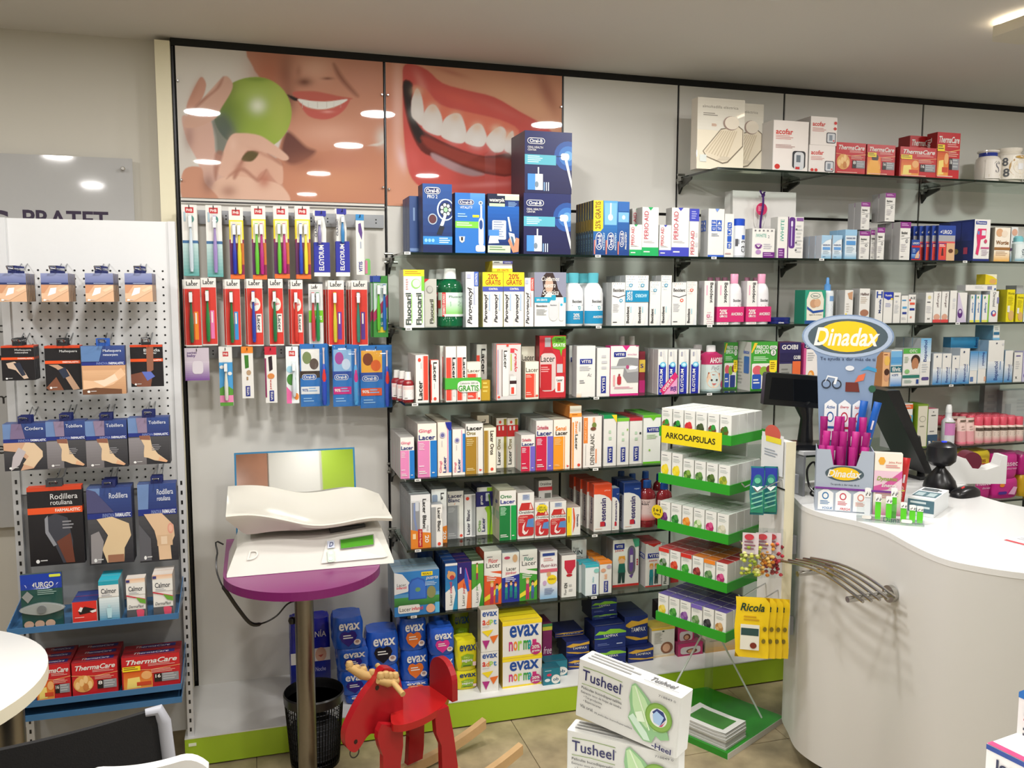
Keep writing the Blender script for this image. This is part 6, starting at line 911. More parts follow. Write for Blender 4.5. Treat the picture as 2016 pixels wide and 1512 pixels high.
C('tall purple tampon carton with a green and yellow head', 'PL', 1068, 1087, 1228, [R(0, .86, 1, .94, '#c8c040'), R(0, .94, 1, 1, '#3a7a4a'), T('free', .1, .36, .95, .52, '#e8d0e0', 0, 'i'), P([(.1, 0), (.5, .2), (.6, 0)], '#b07aa0')], '#7a1f5c', d=.1, yf=-.25, side='#54163e')
OB = [E(.74, .32, .26, .28, 'w'), T('ob', .58, .22, .9, .42, '#1a5a7a'), E(.25, .3, .16, .1, '#d8e4ea'), E(.35, .62, .14, .08, '#d83a5a'), LN(.1, .8, .6, .9, 1, '#a8d0dc')]
C('teal tampon carton with a round white logo, front', 'PL', 1069, 1103, 1316, OB, '#1f7a8e', d=.05, yf=-.37, side='#1a5a6a')
C('teal tampon carton with a round white logo, behind', 'PL', 1072, 1117, 1302, OB+[E(.2, .8, .14, .1, 'o')], '#1f7a8e', d=.06, yf=-.31, side='#1a5a6a')
TG = [P([(0, .62), (.15, .8), (.35, .76), (.5, .86), (.8, .82), (1, .7), (1, .5), (.6, .5), (.3, .42), (0, .46)], '#8ac83a'), R(0, .48, 1, .64, '#1c2f80'), T('TAMPAX', .28, .5, .74, .62, 'w', 0, 'n'), LN(.1, .12, .5, .24, 2, '#6a7ab8'), LN(.7, .1, .95, .2, 1, '#b8c0e0')]
TY = [P([(0, .7), (.3, .86), (.6, .8), (1, .9), (1, .72), (.5, .66), (.2, .6)], '#d8a83a'), P([(0, .35), (.4, .28), (.7, .2), (1, .24), (1, .14), (.5, .14), (.1, .26)], '#d8a83a'), T('TAMPAX', .28, .45, .9, .6, 'w', 0, 'n')]
TN = '#182a70'
def tp(label, xl, xr, yt, z, yf, ops, n=1, d=.11): C(label, z, xl, xr, yt, ops, TN, d=d, yf=yf, n=n, side='#10183c', topc='#141f52'); return aty((xl+xr)/2, yt, yf)[2]+.001
z = tp('navy tampon carton, lowest under the green ones', 1172, 1232, 1276, 'PL', -.28, TG); z = tp('navy and green tampon carton second from below', 1170, 1232, 1232, z, -.28, TG); z = tp('navy tampon carton with silver print, third from below', 1165, 1215, 1208, z, -.21, TG); tp('navy and green tampon carton on top of its stack', 1164, 1214, 1180, z, -.21, TG)
z = tp('navy and yellow tampon carton at the bottom right', 1236, 1286, 1274, 'PL', -.28, TY); tp('navy and yellow tampon carton on top at right', 1229, 1275, 1213, z, -.25, TY, n=2, d=.08)
z = tp('navy tampon carton low beside the teal ones', 1118, 1160, 1296, 'PL', -.27, TY); z = tp('navy tampon carton second from below beside the teal ones', 1114, 1160, 1262, z, -.25, TY); tp('navy tampon carton on top beside the purple one', 1092, 1148, 1243, z, -.2, TY)
C('white and yellow maternity pad carton with a woman', 'PL', 1282, 1328, 1236, [R(0, .93, 1, 1, '#e0b840'), E(.5, .88, .05, .025, '#3a4a3a'), LN(.12, .45, .5, .85, 8, '#b8b4ac'), E(.66, .3, .26, .2, '#8a5a40'), E(.64, .3, .16, .14, '#d8a888'), G(0, 0, 1, .1, '#e8c890', '#e8e2d8')], '#e4dfd6', d=.09, yf=-.26, side='#a8a49c', topc='#d0b04a')
PB = [R(0, .84, 1, 1, '#c0306c'), R(0, 0, 1, .1, '#c0306c'), RR(.1, .14, .9, .72, '#d8d0d2', .3, .8), E(.55, .36, .22, .2, '#7a4a38'), E(.53, .34, .14, .14, '#d8a888')]
C('pink maternity carton, lower of two', 'PL', 1334, 1383, 1266, PB, '#c83a74', d=.09, yf=-.28, side='#8a2a50')
C('pink maternity carton, upper of two', aty(1350, 1266, -.25)[2]+.001, 1334, 1366, 1234, PB, '#c83a74', d=.07, yf=-.25, side='#8a2a50')
C('large pale orange carton behind the capsule tower', 'PL', 1388, 1462, 1256, [G(0, 0, 1, 1, '#d8a860', '#d4c8b4'), LN(.1, .8, .6, .9, 2, '#8a8478'), R(.1, .3, .9, .34, '#e8c070')], '#d4c4a4', d=.14, yf=-.28, side='#b0a48c')
C('dark purple carton behind the capsule tower', aty(1320, 1225, -.15)[2], 1300, 1330, 1190, [R(0, .4, 1, .6, '#8a3a70')], '#4a2044', d=.08, yf=-.15, side='#381834')
SM = lambda: [R(0, .44, 1, .62, '#e4dcd4'), E(.5, .53, .3, .1, '#d8a890'), P([(.35, .52), (.65, .53), (.5, .49)], '#b05048'), G(0, 0, 1, .44, '#141a5c', '#1c2a90'), T('NÍA', .2, .78, .8, .88, 'w', 0, 'n'), T('Noche', .2, .3, .75, .36, '#b8b8e0', 0, 'n')]
X0, X1 = aty(613, 1300, -.2)[0], aty(650, 1300, -.2)[0]
for i, (a, b) in enumerate(((571, 611), (612, 651))):
    X0, X1 = aty(a, 1280, -.2)[0], aty(b, 1280, -.2)[0]; h = aty(620, 1219, -.2)[2]-SZ['PL']
    o = softpack('cotton_pack', X1-X0, .08, h, SM() if i else [R(0, .42, 1, .58, '#e8e6e2'), G(0, 0, 1, .42, '#141a5c', '#1c2a90')], '#1c24a4'); o.location = ((X0+X1)/2, -.2, SZ['PL']+.001)
    tag(o, 'tall dark blue night pad pack %s' % ('left of the steel table column', 'right of the steel table column')[i], 'pack', 'dark blue night pad packs')
# ---- S4/S5 behind the counter
C('white and sky blue plaster carton with an orange tab, lower', 'S4', 1757, 1794, 838, [R(.4, .84, 1, 1, '#e8642c'), P([(0, .4), (.4, .6), (1, .5), (1, 0), (0, 0)], '#5ab0d4'), E(.7, .3, .2, .14, '#c88a5c')], d=.08, yf=-.285, side='#a8a8a8')
C('white and sky blue plaster carton with an orange tab, upper', aty(1775, 838, -.285)[2]+.001, 1757, 1796, 795, [R(.5, .75, 1, .95, '#e8642c'), T('METRO', .05, .8, .4, .9, '#2a3a70'), P([(0, .3), (.4, .55), (1, .45), (1, 0), (0, 0)], '#5ab0d4'), E(.72, .35, .22, .14, '#c88a5c'), LN(.6, .8, .92, .9, 2, 'w')], d=.08, yf=-.285, side='#a8a8a8')
C('lime and cream lotion carton', 'S4', 1805, 1826, 796, [R(0, 0, 1, 1, '#7a9a2c'), R(.06, .02, .94, .96, '#e0dac8'), E(.5, .66, .3, .07, '#8a8a78'), E(.5, .66, .26, .06, '#e0dac8'), LN(.25, .45, .8, .5, 1, '#8a8a78')], '#e0dac8', d=.09, yf=-.285, side='#7a9a1c', topc='#6a8a1c')
C('white and slate blue cream carton with a pink top', 'S4', 1826, 1846, 805, [R(0, 0, 1, .32, '#35506c'), E(.5, .92, .05, .02, '#5a5a5a'), LN(.3, .78, .9, .84, 1, '#6a6a6a'), LN(.2, .38, .8, .42, 1, '#6a6a70')], '#dfdcd6', d=.06, yf=-.285, side='#9a9894', topc='#c86a80')
def pump(w, h):
    r = w/2; return bottle_obj('spray_bottle', r, [(r*.9, 0), (r, h*.02), (r, h*.58), (r*.6, h*.66), (r*.5, h*.68), (r*.46, h*.8), (r*.5, h*.8), (r*.42, h*.96), (r*.3, h), (.0001, h)], ['#dfe0e4']*5+['#eeeeee']*4, plastic, ([R(0, .38, 1, .95, '#d88ac4'), LN(.2, .5, .8, .8, 4, '#e8b8dc'), R(0, .95, 1, 1, '#8a8a78')], r, h*.05, h*.58, 1.2, '#dfe0e4'), capn=5)
B('white and pink spray bottle behind the scanner', 'S4', 1865, 1885, 798, pump, cat='bottle')
def tubeo(w, h):
    mb = MB(); n = 16; rings = []
    for z, a, b in ((0, .5, .5), (.06, .5, .5), (.1, .5, .45), (.5, .52, .34), (.96, .55, .05), (1, .55, .05)):
        rings.append([(w*a*math.cos(2*math.pi*i/n), w*b*math.sin(2*math.pi*i/n), z*h) for i in range(n)])
    cs = ['#e0788a', '#e0788a', '#e8a8ac', '#efd0c8', '#e0d8cc']
    for j in range(5): mb.add(rings[j]+rings[j+1], [(i, (i+1) % n, n+(i+1) % n, n+i) for i in range(n)], cs[j])
    mb.add(rings[0], [tuple(range(n-1, -1, -1))], cs[0]); mb.add(rings[-1], [tuple(range(n))], cs[-1])
    o = mb.build('cream_tube', plastic, None, True); pb = MB(); print_ops(pb, [R(0, .86, 1, .92, '#6a5a4c'), LN(.2, .5, .8, .7, 2, '#c8a8a0')], lambda u, v, k: (-w*.35+u*w*.7, -w*(.48-.38*v)-.002-k*.0004, v*h)); pb.build('print', card, o); return o
for i, px in enumerate((1898, 1914)): B('pink cream tube standing on its cap, %s' % ('left', 'right')[i], 'S4', px-8, px+8, 824, tubeo, cat='tube', n=2, group='pink cream tubes')
def pinkb(w, h):
    r = w/2; return bottle_obj('pink_bottle', r, [(r*.95, 0), (r, h*.02), (r, h*.55), (r*.9, h*.66), (r*.86, h*.67), (r*.86, h*.97), (r*.75, h), (.0001, h)], ['#e08a8c', '#e8d4c8', '#e8d4c8', '#e8d4c8', '#e0566a', '#e0566a', '#e0566a'], plastic, ([R(0, .75, 1, .95, '#5a4a40'), LN(.25, .8, .75, .9, 1, '#c8b8a8'), G(0, 0, 1, .4, '#e0788a', '#e8d4c8'), LN(.2, .4, .7, .65, 3, '#b8a098')], r, h*.04, h*.62, 1.2, '#e8d4c8'), capn=4)
for i, px in enumerate((1931, 1947, 1963, 1978, 1994, 2010)): B('pink-capped deodorant bottle, %s column from the tubes' % ['first', 'second', 'third', 'fourth', 'fifth', 'sixth'][i], 'S4', px-7.5, px+7.5, 821, pinkb, n=4, d=.04, yf=-.29, group='pink-capped deodorant bottles')
for i, px in enumerate((1853, 1866, 1882)): B('pink-capped deodorant bottle in the rear corner, %s' % ['first', 'second', 'third'][i], 'S4', px-7, px+7, 821, pinkb, n=2, d=.04, yf=-.22, group='rear pink-capped bottles')
C('large grey carton leaning on the rear wall', 'S4', 1937, 1967, 758, [LN(.2, .3, .8, .8, 4, '#8a8a8c')], '#9c9c9e', d=.03, yf=-.1, side='#7a7a7c')
C('large pale grey carton at the right edge of the fourth shelf', 'S4', 1972, 2030, 768, [R(.1, .4, .3, .7, '#a8acb0'), LN(.5, .5, .9, .8, 4, '#b8bcc0'), G(.8, 0, 1, .5, '#4a90b8', '#c8ccd0')], '#c4c6c8', d=.06, yf=-.13, side='#94969a')
IN = lambda: [T('indasec', .2, .5, .92, .72, '#f4d8ec', 0, 'n'), T('discreet', .5, .36, .9, .44, '#e8b8dc', 0, 'i')]
z5 = SZ['S5']+.0015
def inda(lab, a, b, yt, yb, col, ops, yf, z=None): return pk_(lab, a, b, yt, yb, yf, '', col, 'w', ops=ops, d=.12, z=z, group='incontinence packs behind the counter')
z = inda('magenta pad pack under the yellow one', 1913, 1954, 926, 980, '#c02a80', IN(), -.29, z5); inda('yellow and magenta pad pack with a free-extra print', 1886, 1955, 889, 927, '#e0c028', [T('33', .35, .6, .62, .82, '#8a3a1c'), T('GRATIS', .3, .4, .8, .56, '#8a3a1c'), P([(.3, .06), (.75, .06), (.8, .34), (.3, .34)], '#b84a3a'), T('15+5', .36, .1, .7, .28, 'w')], -.28, z+.001)
z = inda('magenta pad pack, lower right', 1956, 2008, 943, 985, '#c82a88', [E(.3, .7, .1, .1, 'o'), RR(.15, .2, .5, .36, '#4a2a90', .5, .8), P([(.55, .2), (.75, .6), (.9, .55), (.8, .15)], '#e8b0d4')], -.29, z5); inda('magenta pad pack, upper right', 1956, 2008, 893, 943, '#cc2c8c', IN(), -.29, z+.001)
z = inda('magenta and yellow pad pack at the right edge', 2010, 2040, 935, 985, '#c8a028', IN(), -.29, z5); inda('magenta pad pack at the right edge', 2010, 2040, 895, 935, '#b82a7c', IN(), -.29, z+.001)
# ================================================================== LEFT: pegboard rack
YB = -.38
bx0, bx1 = aty(20, 600, YB)[0], aty(337, 600, YB)[0]; bzt = aty(180, 433, YB)[2]; bzb = aty(180, 966, YB)[2]
rk = empty('pegboard_rack', ((bx0+bx1)/2, YB, 0), 0, 'white pegboard display rack with slotted uprights and blue trays', 'display rack')
rx = (bx0+bx1)/2; hw = (bx1-bx0)/2
m_rack = mat('rack_enamel', .4, noise=.02, color='#d8d9da')
mb = MB(); mb.box(-hw, 0, bzb, hw, .014, bzt, 'w'); mb.build('pegboard', m_rack, rk)
mb = MB(); mb.box(-hw, .012, .12, hw, .02, bzb, 'w'); mb.build('back_panel', mat('rack_grey', .5, noise=.03, color='#a9aaab'), rk)
hz0 = aty(100, 532, YB)[2]; mb = MB()
for j in range(int((hz0-bzb)/.025)+1):
    for i in range(int(hw*2/.025)-1):
        x, z = -hw+.03+i*.025, hz0-j*.025
        if z > bzb+.012: mb.add([(x+.0032*math.cos(a), -.0004, z+.0032*math.sin(a)) for a in np.linspace(0, 2*math.pi, 9)[:-1]], [tuple(range(8))], '#17171a')
o = mb.build('perforations', matte, rk); o['kind'] = 'stuff'
for sx in (-1, 1):
    mb = MB(); x0, x1 = (-hw-.022, -hw) if sx < 0 else (hw, hw+.02)
    mb.box(x0, -.006, .0, x1, .035, bzt+.001, '#d0d1d3')
    for k in range(34):
        z = .12+k*.032
        if z < (bzb+.06 if sx < 0 else bzb+.02): mb.box((x0+x1)/2-.003, -.0066, z, (x0+x1)/2+.003, -.0058, z+.013, '#1a1a1c')
    mb.build('slotted_upright', mat('upright_enamel', .35, noise=.02), rk)
BT = '#3f6f9c'
def tray(zf, yfr, h=.018):
    mb = MB(); mb.box(-hw-.004, yfr-YB, zf-h, hw+.004, -.002, zf-h+.003, BT); mb.box(-hw-.004, yfr-YB-.002, zf-h, hw+.004, yfr-YB, zf, BT)
    for sx in (-1, 1): mb.prism([(-.002, zf-h), (yfr-YB, zf-h), (yfr-YB, zf), (-.002, zf+.045)], sx*(hw+.004)-.001, sx*(hw+.004)+.001, BT, ax='x')
    mb.build('shelf_tray', lacquer, rk)
YT = -.60
zt1 = aty(190, 1222, YT)[2]; zt2 = aty(200, 1364, YT)[2]; zt3 = aty(200, 1388, YT)[2]-.004
tray(zt1, YT); tray(zt2, YT); tray(zt3, YT)
def peghook(x, z, L):
    mb = MB()
    for s in (-.008, .008): mb.tube([(x-rx+s, 0, z+.02), (x-rx+s, -.02, z+.012), (x-rx+s, -.05, z), (x-rx+s, -L, z), (x-rx+s, -L-.01, z+.008)], .0018, '#9a9ca0', 6)
    mb.tube([(x-rx-.008, -L-.01, z+.008), (x-rx+.008, -L-.01, z+.008)], .0018, '#9a9ca0', 6); mb.build('hook', chrome, rk)
# brace packs
SKN = '#caa083'; SK2 = '#d8b08a'
def brace(kind, title, sub=''):
    dark = kind in ('wristb', 'elbowb', 'strapb', 'kneeb')
    if dark:
        o = [R(0, 0, 1, 1, '#17151a'), R(0, .95, 1, 1, '#c8401c'), R(0, .6 if kind != 'kneeb' else .66, 1, .67 if kind != 'kneeb' else .74, '#e2521f'), T(title, .42, .84, .92, .91, '#d8d8d8', 0, 'n'), T('FARMALASTIC', .5, .615 if kind != 'kneeb' else .68, .96, .655 if kind != 'kneeb' else .72, '#f4e4da')]
        if sub: o += [T(sub, .42, .77, .82, .83, '#d8d8d8', 0, 'n')]
    else: o = [G(0, 0, 1, .6, '#26262c', '#4a4a4e'), G(0, .62, 1, 1, '#26346c', '#344a86'), P([(0, .62), (.25, .62), (.3, 1), (0, 1)], '#6a86b4'), R(0, .6, 1, .68, '#1f2f7c'), T('INNOVA', .34, .615, .6, .665, '#8a9ac8', 0, 'n'), T('FARMALASTIC', .62, .615, .97, .665, '#e8ecf4'), T(title, .5, .86, .92, .93, '#dfe4f0', 0, 'n')]
    if sub and not dark: o += [T(sub, .5, .78, .84, .84, '#dfe4f0', 0, 'n')]
    if kind == 'wrist': o = [G(0, .62, 1, 1, '#5a6494', '#8a92b8'), R(0, 0, 1, .62, '#d4aa88'), P([(0, .62), (.35, .62), (.1, .3), (0, .3)], '#c48e6c'), R(0, .6, 1, .67, '#23305f'), LN(.3, .62, .9, .65, 1, '#c8d0e8'), P([(0, .12), (.3, .02), (1, .4), (1, .56), (.7, .6), (.25, .3), (0, .3)], '#dcb494'), P([(.22, .2), (.34, .48), (.56, .5), (.52, .3)], '#e8e8e8'), P([(.6, .4), (.95, .58), (.98, .46), (.7, .34)], '#e8c4a4'), E(.1, .06, .04, .035, '#f4f0ea', 10)]
    elif kind == 'hand': o[0:1] = [R(0, 0, 1, .62, '#c99b74')]; o += [G(.02, .0, 1, .5, '#b98a64', '#d6ab84'), P([(.02, .3), (.5, .26), (.9, .54), (1, .4), (.7, .2), (.3, .1), (.02, .06)], '#e0b894'), P([(.25, .28), (.5, .3), (.75, .42), (.82, .3), (.5, .16)], '#ead0b8'), P([(.0, .1), (.3, .14), (.9, .1), (.9, 0), (0, 0)], '#6a4630'), P([(0, .68), (.4, .68), (.5, 1), (0, 1)], '#5a7cac')]
    elif kind == 'elbow': o += [P([(0, .6), (.6, .6), (.86, .42), (.88, .3), (.66, .04), (.36, .0), (.5, .24), (.3, .4), (0, .44)], SKN), P([(.5, .6), (.7, .58), (.88, .4), (.88, .28), (.66, .06), (.42, .14), (.56, .3), (.4, .44)], '#d9bf9f'), P([(.14, 0), (.2, .3), (.34, .5), (.5, .4), (.34, .12)], '#b8b0b4'), P([(.16, .68), (.5, .68), (.42, 1), (.2, 1)], '#7a6a8a')]
    elif kind == 'ankle': o += [G(0, 0, .42, .58, '#6a6668', '#8a868a'), P([(.26, .62), (.52, .62), (.56, .4), (.7, .22), (.92, .07), (.9, .03), (.62, .08), (.46, .14), (.36, .16), (.36, .26), (.38, .4)], '#d8bd9a'), P([(.26, .62), (.52, .62), (.53, .52), (.28, .54)], '#8a5a48'), P([(.74, .15), (.94, .06), (.9, .03), (.7, .07)], '#d8a884'), P([(.24, .68), (.46, .68), (.46, 1), (.2, 1)], '#8a7a94'), LN(.56, .28, .8, .42, 4, '#8a8a90')]
    elif kind == 'knee': o += [P([(.2, .6), (.55, .62), (.92, .52), (.96, .36), (.8, .2), (.78, .02), (.4, .02), (.3, .2), (.44, .38)], '#d9bf98'), P([(.04, .02), (.06, .4), (.24, .44), (.34, .3), (.26, .02)], '#8e8a8c'), P([(.42, .02), (.78, .02), (.78, .12), (.42, .12)], '#9a6a52'), P([(.0, .68), (.6, .68), (.2, .96), (0, 1)], '#4a4a72')]
    elif kind == 'kneep': o += [P([(.14, .62), (.6, .62), (.9, .46), (.92, .32), (.8, .2), (.82, .02), (.5, .02), (.48, .22), (.4, .4)], '#d8b896'), R(.46, .2, .86, .34, '#cfae8c'), R(.56, .22, .72, .32, '#e0c8ac'), E(.82, .42, .08, .07, '#d89a86'), E(.82, .42, .05, .045, '#e0b098'), P([(.0, .2), (.0, .5), (.3, .3), (.3, .02), (0, .02)], '#5a5a60')]
    elif kind == 'wristb': o += [P([(.14, .5), (.4, .55), (.6, .4), (.8, .06), (.66, .04), (.42, .3), (.2, .36)], '#c8b09c'), P([(.36, .5), (.56, .52), (.72, .16), (.6, .12)], '#2a3040')]
    elif kind == 'elbowb': o += [P([(.1, .58), (.3, .5), (.5, .36), (.76, 0), (.95, .02), (.62, .46), (.36, .58)], '#b8957c'), P([(.36, .46), (.56, .52), (.68, .32), (.5, .26)], '#2a3246'), P([(0, .06), (.3, .3), (.5, 0), (.1, 0)], '#7a4c38')]
    elif kind == 'strapb': o += [P([(.5, .95), (.72, .95), (.7, .4), (.5, .3)], '#8a5a46'), P([(0, .3), (.4, .36), (.66, .26), (.6, 0), (.2, 0), (0, .1)], '#7a4a3a'), P([(.34, .36), (.62, .36), (.74, .24), (.5, .14)], '#5a6ab4')]
    elif kind == 'kneeb': o += [P([(.3, .6), (.5, .66), (.72, .6), (.8, .3), (.78, .02), (.6, .02), (.44, .3), (.32, .44)], '#3a3c46'), P([(.3, .6), (.36, .64), (.36, .44), (.5, .26), (.44, .24), (.3, .42)], '#8a8c94'), P([(.5, .3), (.76, .4), (.82, .02), (.66, .02)], '#6a3a2c'), LN(.62, .44, .84, .56, 3, '#8a8a90')]
    o += [E(.14, .06, .035, .025, '#e8e8e8', 10), LN(.19, .045, .36, .075, 1, '#c8c8c8')]
    return o
def bpack(label, kind, title, xl, xr, yt, yb, yf, n=1, sub='', d=.012, rz=0., tabc='#20285c', dx=0., grp='elastic support packs on the pegboard'):
    X0, X1 = aty(xl, (yt+yb)/2, yf)[0], aty(xr, (yt+yb)/2, yf)[0]; z0, z1 = aty((xl+xr)/2, yb, yf)[2], aty((xl+xr)/2, yt, yf)[2]; w, h = X1-X0, z1-z0
    dark = kind.endswith('b')
    o = carton_obj('support_pack', w, d, h, brace(kind, title, sub), '#26262c', side='#6a5c50' if kind == 'wrist' else '#2a2a30', topc='#c8401c' if dark else '#2a3a70')
    o.rotation_euler = (0, 0, 0)
    mb = MB(); tw = w*.3; [mb.box(p0_, 0, z_, p1_, .0012, y_, tabc) for p0_, z_, p1_, y_ in ((-tw/2, h-.002, -.0105, h+.022), (.0105, h-.002, tw/2, h+.022), (-.0105, h+.0165, .0105, h+.022), (-.0105, h-.002, .0105, h+.009))]; mb.build('hang_tab', plastic, o)
    xc = (X0+X1)/2; zk = z0+h+.0115
    peghook(xc, zk, YB-yf+.012)
    put(o, label, 'support pack', xc, yf, z0, d, n, dx, .006, grp)
    o.rotation_euler = (0, rz, 0)
for i, (a, b) in enumerate(((-2, 52), (81, 135), (168, 223.5), (246, 300))):
    bpack('small wrist support pack with white cuff, %s stack' % ['leftmost', 'second', 'third', 'rightmost'][i], 'wrist', '', a, b, 538, 594, -.53, n=6, d=.013)
bpack('small black and orange wrist support pack at far left', 'wristb', 'Muñequera', 3, 68, 681, 749, -.50, n=4, sub='metacarpiana', tabc='#2a2c30')
bpack('black and orange wrist support pack left of the blue one', 'elbowb', 'Muñequera', 89, 159, 681, 768, -.51, n=3, tabc='#2a2c30')
bpack('blue support pack with a bandaged hand', 'hand', 'Muñequera', 161, 247, 681, 776, -.53, n=2, sub='metacarpiana', tabc='#2a56a8')
bpack('black and orange strap pack at the right of its row', 'strapb', 'Banda', 257, 321, 679, 761, -.50, n=1, sub='epicondilar', tabc='#2a2c30')
bpack('dark blue elbow support pack', 'elbow', 'Codera', 7, 94, 834, 926, -.52, n=3)
for i, (a, b, y0, y1) in enumerate(((91.5, 170, 829, 921), (169, 251, 828, 920), (253, 334, 822, 914))):
    bpack('dark blue ankle support pack, %s of three' % ['left', 'middle', 'right'][i], 'ankle', 'Tobillera', a, b, y0, y1, -.52, n=3)
bpack('large black and orange knee support pack', 'kneeb', 'Rodillera', 56, 164, 958, 1112, -.53, n=2, sub='rotuliana', tabc='#3a3c40')
bpack('dark blue knee sleeve pack', 'knee', 'Rodillera', 173, 261, 960, 1110, -.53, n=4)
bpack('dark blue patella support pack', 'kneep', 'Rodillera', 273, 349, 952, 1105, -.53, n=3, sub='rotuliana')
# tray stock
yfT = YT+.012; z1 = zt1-.0142
def TC(label, xl, xr, yt, ops, col, z=z1, yf=yfT, **kw): return C(label, z, xl, xr, yt, ops, col, yf=yf, yb=yt+90, **kw)
X0, X1 = aty(40, 1190, yfT)[0], aty(122, 1190, yfT)[0]; h = aty(80, 1132, yfT)[2]-z1; w = X1-X0
t = empty('massager_pack', ((X0+X1)/2, yfT+.012, z1), 0, 'blue and dark green electrotherapy patch pack with grey pad', 'pack')
o = carton_obj('backing_card', w, .012, h, [R(0, 0, 1, 1, '#24524c'), R(0, .72, 1, 1, '#1f3fa8'), T('URGO', .36, .75, .8, .85, 'w'), P([(.28, .8), (.34, .85), (.33, .76)], 'w'), RR(.7, .93, .98, .98, '#d8e04a', .4, 1), LN(.4, .6, .9, .7, 3, '#9ab8b0'), E(.16, .08, .12, .07, '#d8b094'), E(.42, .08, .12, .07, '#d8b094'), E(.68, .08, .12, .07, '#d8b094'), P([(.02, .6), (.16, .7), (.3, .6), (.16, .48)], '#9a9c9a')], '#24524c', side='#3a4a4a'); o.parent = t
mb = MB()
for k, (sx, sz) in enumerate(((1.35, .8), (1.28, .72))): mb.prism([(.03*sx*1.2*math.cos(a)*(1+.25*math.cos(2*a)), .034+h*.15+.024*sz*math.sin(a)) for a in np.linspace(0, 2*math.pi, 25)[:-1]], -.004-.003*k, -.001-.003*k, ('#8e9292', '#a8acaa')[k], ax='y')
mb.prism([(.012*math.cos(a), .034+h*.15+.012*math.sin(a)) for a in np.linspace(0, 2*math.pi, 17)[:-1]], -.011, -.006, '#7a7e80', ax='y'); mb.build('electrode_pad', plastic, t)
mb = MB(); mb.grid(lambda u, v: (-w/2*1.06+w*1.06*u, -.014*(1-abs(2*u-1)**6)*(1-abs(2*v-1)**6)-.001, h*.02+h*.8*v), 10, 10, 'w'); mb.build('blister', film, t, True)
TC('red compression sock box with a black sock', 143, 193, 1184, [P([(.25, .6), (.5, .78), (.9, .66), (.95, .56), (.6, .5), (.3, .46)], '#241c1c'), P([(.24, .62), (.34, .78), (.44, .74), (.36, .56)], '#e8e4e0'), P([(.7, .58), (.96, .64), (.96, .54), (.8, .5)], '#e8e4e0'), LN(.1, .3, .6, .36, 1, '#f4c8c0'), R(0, .06, .95, .16, '#f0d8d0')], '#d8342c', d=.05, side='#b8b4ae', topc='#2a3a78', n=2)
cal = lambda: [R(0, .62, 1, .9, 'w'), T('Calmor', .12, .7, .88, .82, '#4a4c54'), LN(.14, .62, .7, .68, 2, '#a8acb4')]
TC('teal and white pain relief carton with a pale figure', 195, 235, 1143, [G(0, 0, 1, .6, '#2a90b0', '#e4eef0'), R(0, .9, 1, 1, '#2aa0b4')]+cal()+[E(.5, .4, .07, .035, '#b8dce4'), P([(.36, .36), (.64, .36), (.6, .12), (.4, .12)], '#b8dce4'), R(0, .05, 1, .07, '#d8eef2')], 'w', d=.05, n=2, side='#8a9ca0', topc='#2aa0b4')
for i, (a, b, y) in enumerate(((249, 287, 1139), (301, 341, 1131))):
    TC('peach-topped pain patch carton with red torso, %s' % ('left', 'right')[i], a, b, y, [R(0, .9, 1, 1, '#e8b894'), G(0, .9, 1, 1, '#f0dcc8', '#e8b894')]+cal()+[P([(0, .62), (1, .5), (1, .47), (0, .59)], '#c83a4a'), P([(.5, .55), (1, .48), (1, .38), (.7, .42)], '#6aa83a'), T('DermaPlast', .1, .3, .9, .37, '#3a3a40', 0, 'i'), R(0, 0, 1, .26, '#55565a'), P([(.5, .24), (.6, .26), (.8, .26), (.92, .22), (.88, .08), (.82, .02), (.6, .02), (.54, .1)], '#d8506a'), R(.02, .92, .2, .98, '#3a3a78')], 'w', d=.04, n=1 if i == 0 else 2, side='#a8a29c', topc='#c8c0b8')
z2 = zt2-.0142
for i, (a, b, y, k, yl_) in enumerate(((70, 139, 1309, 2, 0), (141, 232, 1302, 0, 0), (239, 355, 1290, 2, 1))):
    X0, X1 = aty(a, y+30, yfT)[0], aty(b, y+30, yfT)[0]; h = aty((a+b)/2, y, yfT)[2]-z2
    o = carton_obj('carton', X1-X0, .045, h, therma(k, yl_), RD, side='#93191c', topc='#8a1820', tops=[R(.3, .3, .9, .8, '#2a2a6a'), T('ThermaCare', .2, .4, .8, .7, '#e8d8d8', 0, 'i')])
    put(o, 'red heat wrap carton on the blue tray, %s' % ['by the round table', 'middle one', 'widest, yellow-flashed'][i], 'carton', (X0+X1)/2, yfT, z2, .045, 3 if i < 2 else 2, group='heat wrap cartons on the blue tray %d' % (i+1))
# ================================================================== toothbrush wall
rails = []
for nm, (xa, ya, xb, yb2), hh in (('upper', (366, 426, 760, 437), .024), ('middle', (371, 566, 762, 567), .022), ('lower', (415, 694, 762, 688), .022)):
    p0, p1 = aty(xa, ya, -.012), aty(xb, yb2, -.012); z = (p0[2]+p1[2])/2
    t = empty('hanging_rail', (SEAM[0]+.02, -.012, z), 0, '%s grey perforated rail holding toothbrush hooks' % nm, 'rail'); L = SEAM[1]-SEAM[0]-.03
    mb = MB(); mb.box(0, -.004, -hh, L, .011, hh, '#9a9da2')
    for k in range(12): 
        for dz in (-.006, .006): mb.add([(.03+k*L/12+.003*math.cos(a), -.0046, dz+.003*math.sin(a)) for a in np.linspace(0, 2*math.pi, 9)[:-1]], [tuple(range(8))], '#26282a')
    mb.build('bar', mat('rail_steel', .4, .3, noise=.04), t); rails.append((t, z))
p0 = aty(560, 402, -.02); mb = MB(); mb.tube([(SEAM[0]+.02, -.018, p0[2]), (SEAM[1], -.018, p0[2])], .003, '#6a6c70', 8)
t0 = tag(mb.build('hanger_bar', darkmetal), 'thin dark bar under the apple poster carrying the first hooks', 'rail')
